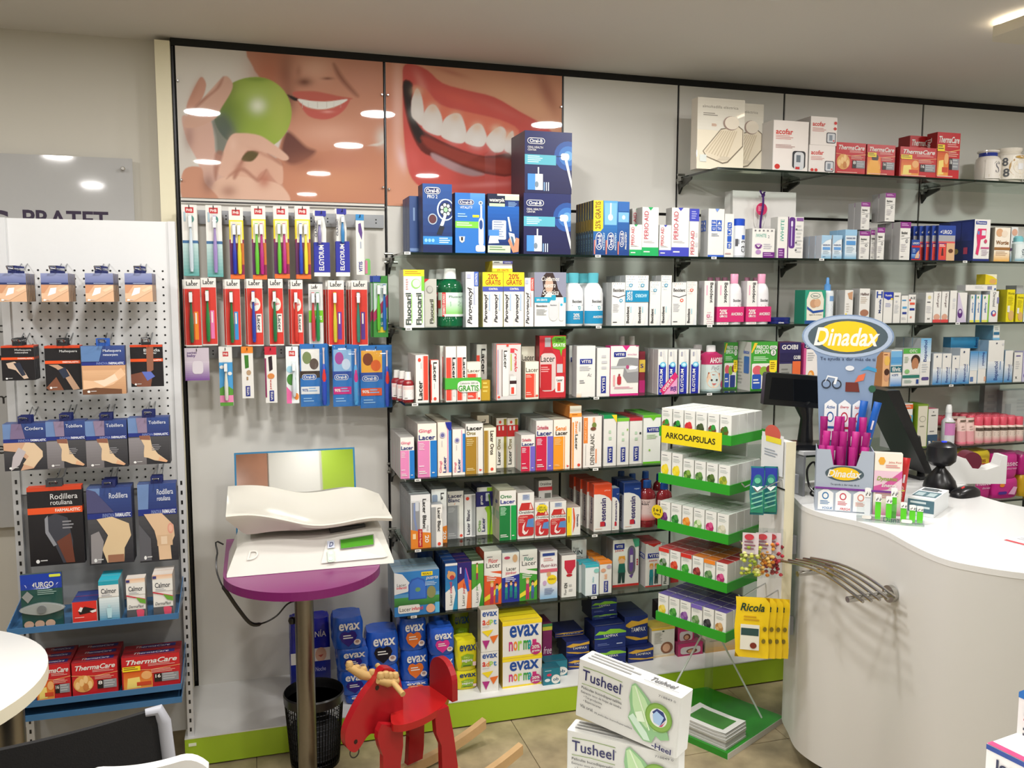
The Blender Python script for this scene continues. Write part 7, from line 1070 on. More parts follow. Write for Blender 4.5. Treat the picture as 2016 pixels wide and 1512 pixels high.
def brush(t, x, z0, z1, y, col, head='#e8ecee'):
    L = z1-z0; mb = MB(); mb.tube([(x, y, z0), (x, y-.001, z0+.06*L), (x, y-.002, z0+.42*L), (x, y, z0+.58*L), (x, y, z0+.78*L), (x, y, z0+L)], [.0048, .0066, .007, .005, .0032, .0052], col, 8); o = mb.build('toothbrush', plastic, t, True)
    mb = MB(); mb.box(x-.0052, y-.011, z0+.79*L, x+.0052, y-.002, z0+.985*L, head); mb.build('bristles', matte, o)
def tbp(label, xl, xr, yt, yb, ops, brushes=(), Y=-.115, n=1, col='w', hook=True, blister=True, name='toothbrush_pack', row=0, dx=0., shape=None, tiltx=0.):
    X0, X1 = aty(xl, (yt+yb)/2, Y)[0], aty(xr, (yt+yb)/2, Y)[0]; z0, z1 = aty((xl+xr)/2, yb, Y)[2], aty((xl+xr)/2, yt, Y)[2]; w, h = X1-X0, z1-z0
    t = empty(name, ((X0+X1)/2, Y, z0)); 
    if shape: 
        mb = MB(); mb.prism([(-w/2+u*w, v*h) for u, v in shape], 0, .001, col, ax='y'); o = mb.build('card', card, t); pb = MB(); print_ops(pb, ops, front(w, h)); pb.build('print', card, o)
    else: o = carton_obj('card', w, .0012, h, ops, col); o.parent = t
    for x, a, b, c in brushes: brush(t, -w/2+x*w, a*h, b*h, -.007, c)
    if blister and brushes:
        mb = MB(); xs = [b[0] for b in brushes]; u0, u1 = max(.02, min(xs)-.2), min(.98, max(xs)+.2); v0, v1 = brushes[0][1]-.03, min(.93, brushes[0][2]+.04)
        mb.grid(lambda u, v: (-w/2+w*(u0+(u1-u0)*u), -.0012-.016*min(1, 6*u, 6*(1-u))*min(1, 10*v, 10*(1-v)), h*(v0+(v1-v0)*v)), 12, 14, 'w'); mb.build('blister', film, t, True)
    g = 'toothbrush packs on the rails'; tag(t, rowlabel(label, 0, n), 'toothbrush', g)
    for i in range(1, n): dup(t, ((X0+X1)/2+dx*i, Y+.026*i, z0), 0, rowlabel(label, i, n), g)
    if hook:
        r, zr = rails[row]; zc = z0+h-.012; mb = MB(); lx = (X0+X1)/2-(SEAM[0]+.02); k = -.012
        mb.tube([(lx, -.004, zc-zr+.016), (lx, -.05, zc-zr+.003), (lx, Y-k-.006, zc-zr+.002), (lx, Y-k-.014, zc-zr+.009)], .0017, '#55575a', 6); mb.build('hook', darkmetal, r)
    return t
def phb(c1): return [R(0, 0, 1, 1, 'w'), R(.22, .885, .78, .965, RD), T('PHB', .3, .905, .7, .945, 'w')]
soft = [G(0, 0, 1, .5, '#5aa4a0', '#c8dedc'), R(0, .46, 1, .5, '#3a6a9a'), E(.62, .8, .17, .05, '#2a8a80'), LN(.12, .6, .3, .9, 1, '#a8c0cc')]
tbp('white and teal toothbrush pack, leftmost in the top row', 359.5, 389.5, 403, 543, phb(0)+soft, [(.55, .06, .85, '#d8e4ee')], n=3)
tbp('white and teal toothbrush pack with a lilac grip', 406.5, 437.5, 404, 545, phb(0)+soft, [(.55, .06, .85, '#a890cc')], n=3)
rain = [R(0, 0, 1, .55, '#8a1f4a'), G(0, 0, .35, .5, '#4a1a5a', '#6a2058'), R(.75, .2, 1, .5, '#c8702a'), R(0, .55, 1, .82, '#f0d820'), R(.1, .5, .9, .8, '#f4ecd0'), R(0, 0, 1, .06, '#e06a2a')]
for i, (a, b, y0, y1, c1, c2, nm) in enumerate(((452, 480, 408, 549, '#2a3cb4', '#e8dc3a', 'blue and yellow, left'), (496, 524, 405.5, 550, '#6ac83a', '#c02a86', 'green and magenta, left'), (539.5, 569, 406, 548, '#6ac83a', '#c02a86', 'green and magenta, right'), (582, 611, 406, 549, '#2a4cc0', '#f0e03a', 'blue and yellow, right'))):
    tbp('twin toothbrush pack %s' % nm, a, b, y0, y1, phb(0)+rain, [(.34, .07, .76, c1), (.68, .07, .76, c2)], n=3)
elgo = [R(0, 0, 1, .06, 'w'), R(0, .06, 1, .52, '#232a9c'), T('ELGYDIUM', .3, .09, .62, .48, 'w', 90), R(.1, .92, .8, 1, '#232a9c'), T('CLASSIC', .08, .6, .2, .85, '#2a3050', 90)]
es = [(.12, 0), (1, 0), (.98, .3), (.78, .52), (.8, .72), (.68, .88), (.6, .93), (.75, .94), (.75, 1), (0, 1), (0, .94), (.1, .9), (.05, .5)]
tbp('dark blue and white curved toothbrush pack, left', 618, 649, 415, 544, elgo, [(.36, .5, .86, '#8a80b4')], n=2, shape=es)
tbp('dark blue and white curved toothbrush pack, right', 661, 688, 411, 544, elgo, [(.5, .5, .88, '#3a88c8')], n=2, shape=es)
tbp('slim white toothbrush box with a blue head and purple brush', 701, 717, 422, 541, [R(0, .9, 1, 1, '#2a88c8'), P([(.3, .84), (.6, .86), (.8, .7), (.7, .58), (.3, .72)], '#5a3a88'), T('VITIS', .3, .05, .75, .22, '#1c2a86', 90), LN(.5, .3, .7, .55, 1, '#a8b0c0')], hook=True, blister=False)
mb = MB(); p = aty(722, 522, -.115); mb.prism([(-.008, 0), (.008, 0), (.0095, .005), (.0095, .05), (.006, .058), (-.006, .058), (-.0095, .05), (-.0095, .005)], 0, .012, '#7ac06a', ax='y'); o = mb.build('brush_case', plastic, loc=(p[0]+.004, -.115, aty(722, 541, -.115)[2])); tag(o, 'small green and pink travel brush case hanging beside the slim white box', 'case')
mb = MB(); mb.box(-.0096, -.0008, .004, -.001, 0, .052, '#d07a9a'); mb.build('pink_half', plastic, o)
def lac(c): return [R(.02, .02, .98, .86, '#d83a30'), R(.05, .89, .95, .98, 'w'), T('Lacer', .14, .905, .86, .97, '#2a2a2c')]+([R(.58, .1, .82, .52, c), LN(.64, .14, .76, .5, 1, 'w')] if c else [R(.1, .3, .5, .5, '#d83a30'), R(.56, .2, .9, .48, 'w'), T('Lacer', .62, .22, .84, .46, '#2a2a2c', -90), E(.52, .62, .32, .1, '#e8f0d8'), E(.52, .62, .28, .085, 'w'), T('Regalo', .3, .6, .74, .65, '#d83a4a')])
for i, (a, b, y0, y1, c, bc, n, nm) in enumerate(((364, 396, 550, 682, '#f08a2a', '#3a6a4a', 2, 'orange-striped, leftmost'), (397, 427, 547, 680, '#e87ab4', '#2a8a4a', 1, 'pink-striped'), (444, 474, 550, 682, '#3a90d4', '#2a7a44', 2, 'blue-striped'), (486.5, 518, 549, 681, None, '#2a4ab4', 2, 'blue brush and gift dot'), (529, 558, 549, 680, None, '#1f7a4a', 1, 'green brush and gift dot'), (573, 597, 551, 680, None, '#d83a30', 2, 'red brush and gift dot'), (646.5, 678, 552, 681, '#6a3a9a', '#d8c83a', 3, 'violet stripe and yellow brush'), (692, 724, 552, 681, '#5a3a90', '#3a8a7a', 3, 'violet stripe and green brush'))):
    tbp('red and white toothbrush pack, %s' % nm, a, b, y0, y1, lac(c), [(.4, .06, .82, bc)], n=n, row=1, dx=-.007)
tbp('clear double toothbrush pack with a green free band', 608, 636, 559, 677, [R(.05, .9, .8, 1, 'w'), T('Lacer', .2, .92, .66, .975, '#2a2a2c'), R(0, .36, 1, .56, '#7ac42c'), T('GRATIS', .3, .4, .92, .47, 'w')], [(.3, .05, .86, '#c83a44'), (.62, .05, .86, '#1f8a4a')], row=1, col='#d8d8d8')
tbp('green toothbrush twin pack ending the middle row', 735, 763.5, 543, 664, [R(0, 0, 1, 1, '#3a8a3a'), R(.05, .3, .95, .88, '#c8d8d4'), P([(0, .4), (1, .7), (1, .5), (0, .25)], '#a82a5a'), E(.55, .22, .3, .1, '#2a8a8a'), T('GUM', .36, .2, .74, .25, 'w'), R(.3, .08, .8, .17, '#e8d83a'), R(0, .9, .5, 1, '#2a4aa0')], [(.35, .12, .86, '#6ac83a'), (.75, .12, .86, '#2a6ac0')], row=1, n=2, dx=-.008)
tbp('lilac baby soother pack', 364, 412, 685, 749, [G(0, 0, 1, .6, '#7a4a9a', '#d8ccd8'), R(0, .6, 1, 1, '#d0c4d0'), T('suavinex', .1, .82, .5, .89, '#5a3a7a'), T('baby', .1, .7, .45, .81, '#5a3a7a'), RR(.3, .2, .75, .6, '#e0d8e0', .3, 1)], row=2, name='soother_pack', blister=False)
kidp = [R(0, 0, 1, 1, '#4a9cd4'), R(0, .74, 1, 1, 'w'), R(.3, .84, .72, .92, RD), T('PHB', .36, .86, .66, .9, 'w'), P([(0, .3), (.5, .36), (1, .28), (1, 0), (0, 0)], '#5a9a3a'), R(0, .06, 1, .18, '#e88ab4'), E(.2, .66, .16, .03, 'w'), E(.8, .55, .16, .03, 'w')]
ks = [(-.02, 0), (1.02, 0), (.96, .4), (.94, .95), (.85, 1), (.15, 1), (.06, .95), (.04, .4)]
tbp('sky blue children\'s toothbrush pack', 432, 458, 683, 799, kidp, [(.5, .1, .72, '#e8e6d8')], row=2, n=3, shape=ks)
tbp('slim white toothbrush box with an orange head', 476, 499, 683, 784, [R(0, .88, 1, 1, '#f08a2a'), P([(.25, .84), (.6, .84), (.62, .6), (.3, .58)], '#3a7a2a'), E(.6, .5, .2, .05, '#b89a7a'), R(.3, .04, .68, .24, '#1c2a86'), T('VITIS', .4, .06, .6, .22, 'w', 90), LN(.4, .28, .6, .42, 1, '#a88a6a')], row=2, n=3, blister=False)
tbp('slim white toothbrush box with a crimson head', 522, 545, 683, 793, [R(0, .86, 1, 1, '#c8243a'), P([(.3, .82), (.62, .84), (.66, .6), (.36, .56)], '#2a1a24'), T('JUNIOR', .4, .24, .56, .42, '#c8302c', 90), R(.34, .03, .72, .22, '#1c2a86'), T('VITIS', .44, .05, .64, .2, 'w', 90), E(.5, .48, .3, .05, '#d88a4a'), R(0, .1, .12, .8, '#8a2a5a')], row=2, n=3, blister=False)
tbp('white and pink children\'s toothbrush pack', 563.5, 588, 682, 794, [R(0, 0, 1, 1, '#e8eef0'), R(.25, .83, .75, .92, RD), T('PHB', .32, .85, .68, .9, 'w'), E(.4, .42, .36, .1, '#4a8a3a'), P([(0, .3), (.4, .2), (.4, 0), (0, 0)], '#e86aa4'), E(.8, .12, .18, .06, '#e88a3a'), E(.3, .6, .26, .06, '#a8d8ec')], [(.6, .12, .7, '#dfe8ee')], row=2, shape=[(.1, 0), (.9, 0), (1, .1), (.96, .3), (.85, .55), (.95, .9), (.85, 1), (.15, 1), (.05, .9), (.15, .55), (.02, .3), (0, .1)])
for i, (a, b, y0, y1, art, bandc, hc, nm) in enumerate(((591, 646, 677, 800, ['#e8e6e2', '#7a8a5a', '#5a4a44'], '#e8e8e8', '#d8322c', 'with a red handle'), (655, 708, 678, 800, ['#8ab4dc', '#a84a9c', '#c8d8ec'], '#c8287c', '#d03a8c', 'with a pink band'), (709, 771, 680, 803, ['#e8a83a', '#7a3a24', '#d8602c'], '#e0582c', '#d8322c', 'with an orange band'))):
    t = tbp('blue children\'s electric toothbrush blister %s' % nm, a, b, y0, y1, [R(0, 0, 1, 1, '#2a72bc'), R(.04, .56, .7, .92, art[0]), E(.25, .78, .16, .1, art[1]), E(.5, .68, .16, .09, art[2]), R(0, .46, .7, .57, '#3a2a24' if i == 0 else '#2a4a9c'), RR(.06, .43, .58, .52, 'w', .5, 1.8), RR(.075, .438, .565, .512, '#2a5cae', .5, 1.8), T('Oral-B', .12, .45, .52, .5, 'w'), R(.02, .2, .68, .32, bandc), T('90%', .06, .24, .28, .29, '#3a5a9a' if i == 0 else 'w'), LN(.3, .22, .62, .3, 2, '#8ab0d8'), LN(.1, .06, .5, .14, 2, '#8ab8e4')], row=2, blister=False, col='#2a72bc', n=2, dx=.006, name='electric_toothbrush_pack')
    w = aty(b, 740, -.115)[0]-aty(a, 740, -.115)[0]; h = aty(620, y0, -.115)[2]-aty(620, y1, -.115)[2]; x = w*.34
    mb = MB(); mb.tube([(x, -.014, h*.03), (x, -.015, h*.08), (x, -.016, h*.4), (x, -.015, h*.62), (x, -.013, h*.68)], [.006, .0085, .009, .0075, .004], '#2a4cb8' if i != 1 else '#4a9ad4', 10); o = mb.build('brush_handle', plastic, t, True)
    mb = MB(); mb.tube([(x, -.018, h*.36), (x, -.0185, h*.46), (x, -.018, h*.6)], [.006, .0078, .005], hc, 10); mb.tube([(x, -.013, h*.68), (x, -.013, h*.88), (x, -.013, h*.94)], [.0032, .0026, .0045], '#e8d0d0', 8); mb.build('brush_head', plastic, t, True)
    mb = MB(); mb.grid(lambda u, v: (-w*.5+w*u, -.002-.026*min(1, 7*u, 7*(1-u))*min(1, 10*v, 10*(1-v))*(1 if u > .55 else .35), h*.99*v), 14, 12, 'w'); mb.build('blister', film, t, True)
# ================================================================== baby scale table
TZ = .72; tcx, tcy = .132, -.62
t = empty('side_table', (tcx, tcy, 0), 0, 'purple half-round table on a brushed steel column', 'table')
r = .236; out = [(-r, .385), (-r, 0)]+[(r*math.cos(a), r*math.sin(a)) for a in np.linspace(math.pi, 2*math.pi, 33)[1:-1]]+[(r, 0), (r, .385)]
mb = MB(); mb.prism(out, TZ-.026, TZ, '#74195f'); mb.build('table_top', mat('purple_laminate', .35, noise=.03), t)
mb = MB(); mb.lathe([(.029, .012), (.029, TZ-.034), (.05, TZ-.032), (.05, TZ-.027)], '#8e8a82', 32); mb.build('column', steel, t, True)
mb = MB(); mb.lathe([(.06, 0), (.06, .008), (.03, .014)], '#8e8a82', 32, c=(0, -.035, 0)); mb.build('foot_plate', steel, t, True)
mb = MB(); p = aty(580, 1210, -.55); mb.lathe([(.001, -.012), (.01, -.009), (.013, 0), (.01, .009), (.001, .012)], '#18181a', 12, c=(-.036, .02, p[2])); mb.build('clamp_knob', plastic, t, True)
sx0, sx1, sy = -.092, .408, -.665; SW = sx1-sx0
t = empty('baby_scale', ((sx0+sx1)/2, sy, TZ+.001), 0, 'white baby weighing scale with a wavy tray and green display', 'scale')
ip = lambda u, xs, ys: float(np.interp(u, xs, ys))
def sm(u, xs, ys):
    q = [ip(min(1, max(0, u+k*.035)), xs, ys) for k in (-2, -1, 0, 1, 2)]; return sum(q)/5
WH = '#d2d0c8'
bt = lambda u: sm(u, [0, .12, .3, .5, .7, .9, 1], [.076, .096, .094, .09, .098, .11, .102])
def loft(prof, col, n=40, close=True):
    mb = MB(); P_ = [prof(i/n) for i in range(n+1)]; k = len(P_[0]); vs = [v for p in P_ for v in p]
    mb.add(vs, [(i*k+j, (i+1)*k+j, (i+1)*k+(j+1) % k, i*k+(j+1) % k) for i in range(n) for j in range(k)], col); mb.add(P_[0], [tuple(range(k))], col); mb.add(P_[-1], [tuple(range(k-1, -1, -1))], col); return mb
def base(u):
    x = -SW/2+u*SW; e = .03*max(0, 1-u/.06)+.02*max(0, (u-.95)/.05); x2 = x+(.03*max(0, 1-u/.1)-.03*max(0, (u-.9)/.1)); b = bt(u)
    return [(x, 0, 0), (x, .004, .008), (x2, .05, b-.004), (x2, .062, b), (x2, .25, b), (x2, .26, b-.01), (x, .28, 0)]
loft(base, WH).build('base', mat('scale_plastic', .28, noise=.01), t, True)
ft = lambda u: sm(u, [0, .08, .2, .35, .5, .65, .8, .93, 1], [.185, .19, .183, .162, .138, .138, .15, .152, .142])
fb = lambda u: sm(u, [0, .1, .3, .5, .7, .9, 1], [.125, .112, .12, .112, .118, .128, .132])
bk = lambda u: sm(u, [0, .15, .3, .42, .55, .7, .85, .95, 1], [.212, .213, .2, .178, .172, .18, .186, .172, .145])
def traysec(u):
    x = -SW/2*.99+u*SW*.99; x2 = x+(.045*max(0, 1-u/.12)-.03*max(0, (u-.9)/.1)); a, b, c = ft(u), fb(u), bk(u); s = math.sin(math.pi*min(1, max(0, u)))**.5
    dip = lambda q: a+(c-a)*q-.03*s*math.sin(math.pi*q)**.8
    return [(x2, .055, b), (x2, .03, b+.004), (x, .008, a-.012), (x, .006, a-.003), (x, .012, a)]+[(x, .012+.29*q, dip(q)) for q in (.1, .25, .45, .65, .85, .95)]+[(x, .302, c), (x, .308, c-.006), (x2, .27, b)]
loft(traysec, '#cbc8bd').build('weighing_tray', mat('tray_plastic', .22, noise=.01), t, True)
mb = MB(); mb.box(.06, .06, .09, .17, .22, .112, '#151515'); mb.build('tray_support', plastic, t)
def fs(u, v, k): # on the sloped front of the base
    b = bt(.05+.9*u); q = .1+.82*v; return (-SW/2+SW*(.02+.96*u)*1+0, .004+.046*q-.004-.0035*(1 if k > 1 else 0)-k*.0006, .008+(b-.012)*q)
mb = MB(); print_ops(mb, [P([(.555, .02), (.6, .97), (.68, 1.02), (.9, 1.0), (.985, .06), (.96, .02)], '#dad8d0')], fs); mb.build('control_panel', plastic, t)
mb = MB(); print_ops(mb, [R(.68, .52, .9, .92, '#8a9084'), R(.685, .55, .895, .89, '#4f9a2c'), R(.69, .76, .89, .89, '#3f8424')], lambda u, v, k: fs(u, v, k+2)); mb.build('display', gloss, t)
mb = MB(); print_ops(mb, [R(.6, .62, .645, .92, '#c8d0e0'), T('D', .61, .68, .638, .86, '#1c2a6c', 0, 'bi'), RR(.596, .06, .64, .56, '#c4dcc8', .1, .3), E(.618, .43, .012, .07, '#e4f0e4'), E(.614, .2, .012, .07, '#e4f0e4')], lambda u, v, k: fs(u, v, k+2)); mb.build('button_strip', plastic, t)
mb = MB(); print_ops(mb, [T('D', .1, .4, .17, .76, '#dcd9d0', 0, 'i')], fs); mb.build('embossed_mark', plastic, t)
q = [(440, 1072), (428, 1090), (426, 1120), (434, 1146), (446, 1165), (470, 1200), (495, 1228), (520, 1226), (545, 1212), (565, 1190), (582, 1184), (590, 1195)]
ys = [-.52, -.56, -.6, -.62, -.62, -.6, -.58, -.57, -.57, -.57, -.57, -.58]; P_ = [aty(a, b, y) for (a, b), y in zip(q, ys)]
P_ = [np.array([.0, 0, 0])+p for p in P_]; mb = MB(); sp = spline([tuple(p) for p in P_], 5)[:-5]; mb.tube(sp, [.0026 if i < 18 or i > 33 else .0062 for i in range(len(sp))], '#1b1b1c', 8)
o = mb.build('power_cable', plastic, None, True); tag(o, 'black power cable with a thick sleeve hanging from the purple table', 'cable')
# mirror with blue frame
ma, mb_, mc = aty(462, 893, -.1), aty(692, 882, -.1), aty(693, 985, -.06); x0, x1 = ma[0], mb_[0]; mh = .30
t = empty('wall_mirror', ((x0+x1)/2, -.175, TZ+.001), 0, 'blue-framed mirror standing on the purple table behind the scale', 'mirror'); mw = x1-x0; tl = math.radians(12)
t.location = ((x0+x1)/2, -.26, TZ+.001); zt = (aty(577, 887, -.2)[2]-TZ)/math.cos(tl); mh = zt; t.rotation_euler = (-tl, 0, 0)
mb = MB(); e = .006
mb.box(-mw/2, .004, 0, mw/2, .01, mh, '#2a6a90')
for b in ((-mw/2, 0, 0, -mw/2+e, .004, mh), (mw/2-e, 0, 0, mw/2, .004, mh), (-mw/2+e, 0, mh-e, mw/2-e, .004, mh), (-mw/2+e, 0, 0, mw/2-e, .004, e)): mb.box(*b, '#2f76a0')
mb.build('frame', lacquer, t); mb = MB(); mb.box(-mw/2+e, .002, e, mw/2-e, .0038, mh-e, 'w'); mb.build('mirror_glass', mirror, t)
# waste bin
c = atz(619, 1368, .245); R0 = .098
t = empty('waste_bin', (c[0], c[1]+.027, 0), 0, 'black wire mesh waste bin with a grey liner beside the steel column', 'bin')
mb = MB(); mb.lathe([(.0001, .004), (R0*.8, .004), (R0*.82, .0), (R0*.8, .02)], '#151516', 32); mb.build('bottom', darkmetal, t, True)
mb = MB(); n = 56
for k in range(n):
    a = 2*math.pi*k/n; ca, sa = math.cos(a), math.sin(a); mb.tube([(R0*.81*ca, R0*.81*sa, .01), (R0*.97*ca, R0*.97*sa, .22)], .0016, '#1c1c1e', 4)
for j in range(12): z = .02+j*.018; rr = R0*(.81+.16*(z-.01)/.21); mb.tube([(rr*math.cos(a), rr*math.sin(a), z) for a in np.linspace(0, 2*math.pi, 33)[:-1]], .0013, '#1c1c1e', 4, closed=True)
o = mb.build('mesh_wall', darkmetal, t); o['kind'] = 'stuff'
mb = MB(); mb.lathe([(R0*.955, .215), (R0*1.0, .216), (R0*1.02, .245), (R0*.985, .25), (R0*.96, .24), (R0*.955, .215)], '#171718', 40); mb.build('rim_band', plastic, t, True)
mb = MB(); mb.lathe([(R0*.78, .03), (R0*.88, .11), (R0*.8, .13), (R0*.5, .15), (R0*.3, .125), (.0001, .13)], '#3a3c40', 24); mb.build('liner', fabric, t, True)
# ================================================================== rocking moose
MP = np.array([.47, -.745]); MD = np.array([.94, .342]); MN = np.array([.342, -.94]); ML = np.array([.47, -.745, 0])
def mpl(cx, cy, b=0.):
    v = ray(660+cx/5.93, 1280+cy/5.93); p0 = MP+MN*b; t_ = ((p0-CAM[:2])@MN)/(v[:2]@MN); return CAM+v*t_
mo = empty('rocking_moose', tuple(ML), 0, 'red wooden rocking moose with wooden antler handle', 'rocking toy')
def plate(name, pts, b, th, col='#a81a22', m=None, smooth=4, parent=mo):
    q = [mpl(x, y, b) for x, y in pts]; s2 = [((p[:2]-MP)@MD, p[2]) for p in q]; s2 = spline(s2, smooth) if smooth else np.array(s2); n = len(s2); mb = MB(); nv = np.array([MN[0], MN[1], 0])
    W_ = lambda s_, z, o_: np.array([MP[0]+MD[0]*s_, MP[1]+MD[1]*s_, z])+nv*o_-ML
    vs = [W_(s_, z, b+th/2) for s_, z in s2]+[W_(s_, z, b-th/2) for s_, z in s2]
    mb.add(vs, [(i, n+i, n+(i+1) % n, (i+1) % n) for i in range(n)], col); mb.add(vs, [tuple(range(n)), tuple(range(2*n-1, n-1, -1))], col); return mb.build(name, m or lacquer, parent)
hd = plate('head', [(600, 190), (545, 195), (490, 250), (420, 360), (330, 480), (230, 640), (150, 800), (100, 920), (90, 1040), (110, 1110), (160, 1160), (215, 1165), (265, 1110), (330, 1010), (385, 955), (440, 950), (490, 920), (560, 900), (770, 900), (765, 700), (760, 500), (735, 330), (690, 240), (650, 200)], 0, .03)
def dot(cx, cy, r_, b, nm):
    p = mpl(cx, cy, b)-ML; mb = MB(); x = np.array([MD[0], MD[1], 0]); mb.add([p+x*r_*math.cos(a)+np.array([0, 0, r_*1.2])*math.sin(a) for a in np.linspace(0, 2*math.pi, 15)[:-1]], [tuple(range(14))], '#2a0a0c'); mb.build(nm, lacquer, mo)
dot(490, 440, .0065, .0156, 'eye'); dot(240, 1070, .006, .0156, 'nostril')
rc = mpl(215, 1160, .0); x = np.array([MD[0], MD[1], 0]); mb = MB(); mb.tube([rc-ML+x*.0145*math.cos(a)+np.array([MN[0]*.005, MN[1]*.005, .017*math.sin(a)-.006]) for a in np.linspace(0, 2*math.pi, 19)[:-1]], .0021, '#33302c', 6, closed=True); mb.build('nose_ring', plastic, mo, True)
for b in (.045, -.045): plate('leg', [(520, 850), (482, 940), (475, 1020), (500, 1120), (540, 1220), (540, 1400), (530, 1560), (740, 1560), (745, 1300), (772, 1100), (772, 860)], b, .022, smooth=0)
plate('leg', [(1140, 700), (1160, 960), (1220, 1100), (1228, 1380), (1225, 1470), (1400, 1470), (1410, 1330), (1360, 960), (1300, 640)], .07, .022, smooth=0); plate('leg', [(840, 800), (845, 1000), (830, 1300), (825, 1330), (1000, 1250), (1015, 1100), (1022, 800)], -.085, .022, smooth=0)
zs = .272
sp_ = [atz(660+a/5.93, 1280+b/5.93, zs+.02) for a, b in ((655, 850), (700, 880), (830, 870), (1050, 790), (1250, 660), (1322, 550), (1325, 480), (1280, 450), (1150, 425), (1000, 425), (860, 450), (770, 490), (700, 620), (650, 740))]
mb = MB(); q = spline([(p[0]-ML[0], p[1]-ML[1]) for p in sp_], 3); mb.prism(list(q)[::-1] if False else list(q), zs, zs+.022, '#ae1c1c'); mb.build('seat', lacquer, mo)
bw = .068; bc = (sp_[7]+sp_[9])/2*.0+np.array([.545, -.712, 0])-ML; mb = MB(); n = 20; arch = [(-bw, 0), (bw, 0)]+[(bw*math.cos(a), .055+.065*math.sin(a)) for a in np.linspace(0, math.pi, 15)]
A_ = lambda u, z, o_: bc+np.array([MN[0]*u+MD[0]*o_, MN[1]*u+MD[1]*o_, zs+.02+z]); na = len(arch)
vs = [A_(u, z, 0) for u, z in arch]+[A_(u, z, .02) for u, z in arch]; mb.add(vs, [(i, (i+1) % na, na+(i+1) % na, na+i) for i in range(na)]+[tuple(range(na-1, -1, -1)), tuple(range(na, 2*na))], '#a01a22'); mb.build('backrest', lacquer, mo)
# antlers: carved handle across the head
WD = '#c9a56a'; hp_ = mpl(600, 330, 0)-ML
def W3(b, s_, z): return hp_+np.array([MN[0]*b+MD[0]*s_, MN[1]*b+MD[1]*s_, z])
mb = MB(); mb.tube([W3(-.06, .0, .02), W3(.05, .0, .0), W3(.10, 0, -.012)], .0085, WD, 10); 
for s in (1, -1):
    L_ = .02 if s > 0 else .0
    for j in range(4):
        p = [(mpl(530, 300, .03), mpl(590, 290, .03), mpl(640, 300, .03), mpl(700, 300, .03)), (mpl(165, 170, -.03), mpl(250, 215, -.03), mpl(330, 235, -.03), mpl(430, 265, -.02))][0 if s > 0 else 1][j]-ML
        mb.lathe([(.001, -.013), (.009, -.01), (.0125, 0), (.009, .01), (.001, .013)], WD, 10, c=tuple(p))
    a, b = (mpl(500, 350, .03), mpl(730, 350, .03)) if s > 0 else (mpl(150, 190, -.03), mpl(470, 330, -.02)); mb.tube([a-ML, (a+b)/2-ML+np.array([0, 0, -.006]), b-ML], [.011, .0155, .011], WD, 10)
mb.build('antler_handle', wood, mo, True)
for b in (.105, -.105):
    mb = MB(); L_ = .33; pts = []
    for k in range(15): s_ = -.30+.62*k/14; pts.append((s_, .002+.55*s_*s_ if s_ < 0 else .002+.62*s_*s_))
    vs = []
    for s_, z in pts:
        for ob, oz in ((-.012, 0), (.012, 0), (.012, .032), (-.012, .032)): vs.append(np.array([MD[0]*s_+MN[0]*(b+ob), MD[1]*s_+MN[1]*(b+ob), z+oz]))
    mb.add(vs, [(i*4+j, i*4+(j+1) % 4, i*4+4+(j+1) % 4, i*4+4+j) for i in range(14) for j in range(4)]+[(3, 2, 1, 0), (56, 57, 58, 59)], '#cda978'); mb.build('rocker', wood, mo)
for s_ in (-.12, .14):
    mb = MB(); c0 = np.array([MD[0]*s_, MD[1]*s_, .02]); mb.tube([c0+np.array([MN[0]*k, MN[1]*k, 0]) for k in (-.1, .1)], .011, '#cda978', 8); mb.build('cross_bar', wood, mo)
# ================================================================== round table and chairs (left foreground)
t = empty('round_table', (-.80, -1.27, 0), 0, 'white round table with cream edge at the lower left', 'table')
mb = MB(); mb.lathe([(.0001, .74), (.341, .74), (.345, .737)], '#d9d9d6', 64, cols=['#d9d9d6']*2); mb.build('table_top', mat('table_laminate', .3, noise=.01), t, True)
mb = MB(); mb.lathe([(.345, .737), (.345, .708), (.34, .705), (.0001, .705)], '#e6dfc8', 64); mb.build('edge_band', paint, t, True)
mb = MB(); mb.lathe([(.22, .7), (.2, .64), (.12, .58), (.0001, .57)], '#1a1a1c', 32, c=(.06, 0, 0)); mb.build('underside_bowl', plastic, t, True)
mb = MB(); mb.lathe([(.034, .01), (.034, .705)], '#8e8a82', 24, c=(.262, .02, 0)); mb.build('leg', steel, t, True)
for a in (2.2, 4.1): mb = MB(); mb.lathe([(.034, .01), (.034, .57)], '#8e8a82', 24, c=(.2*math.cos(a), .2*math.sin(a), 0)); mb.build('leg', steel, t, True)
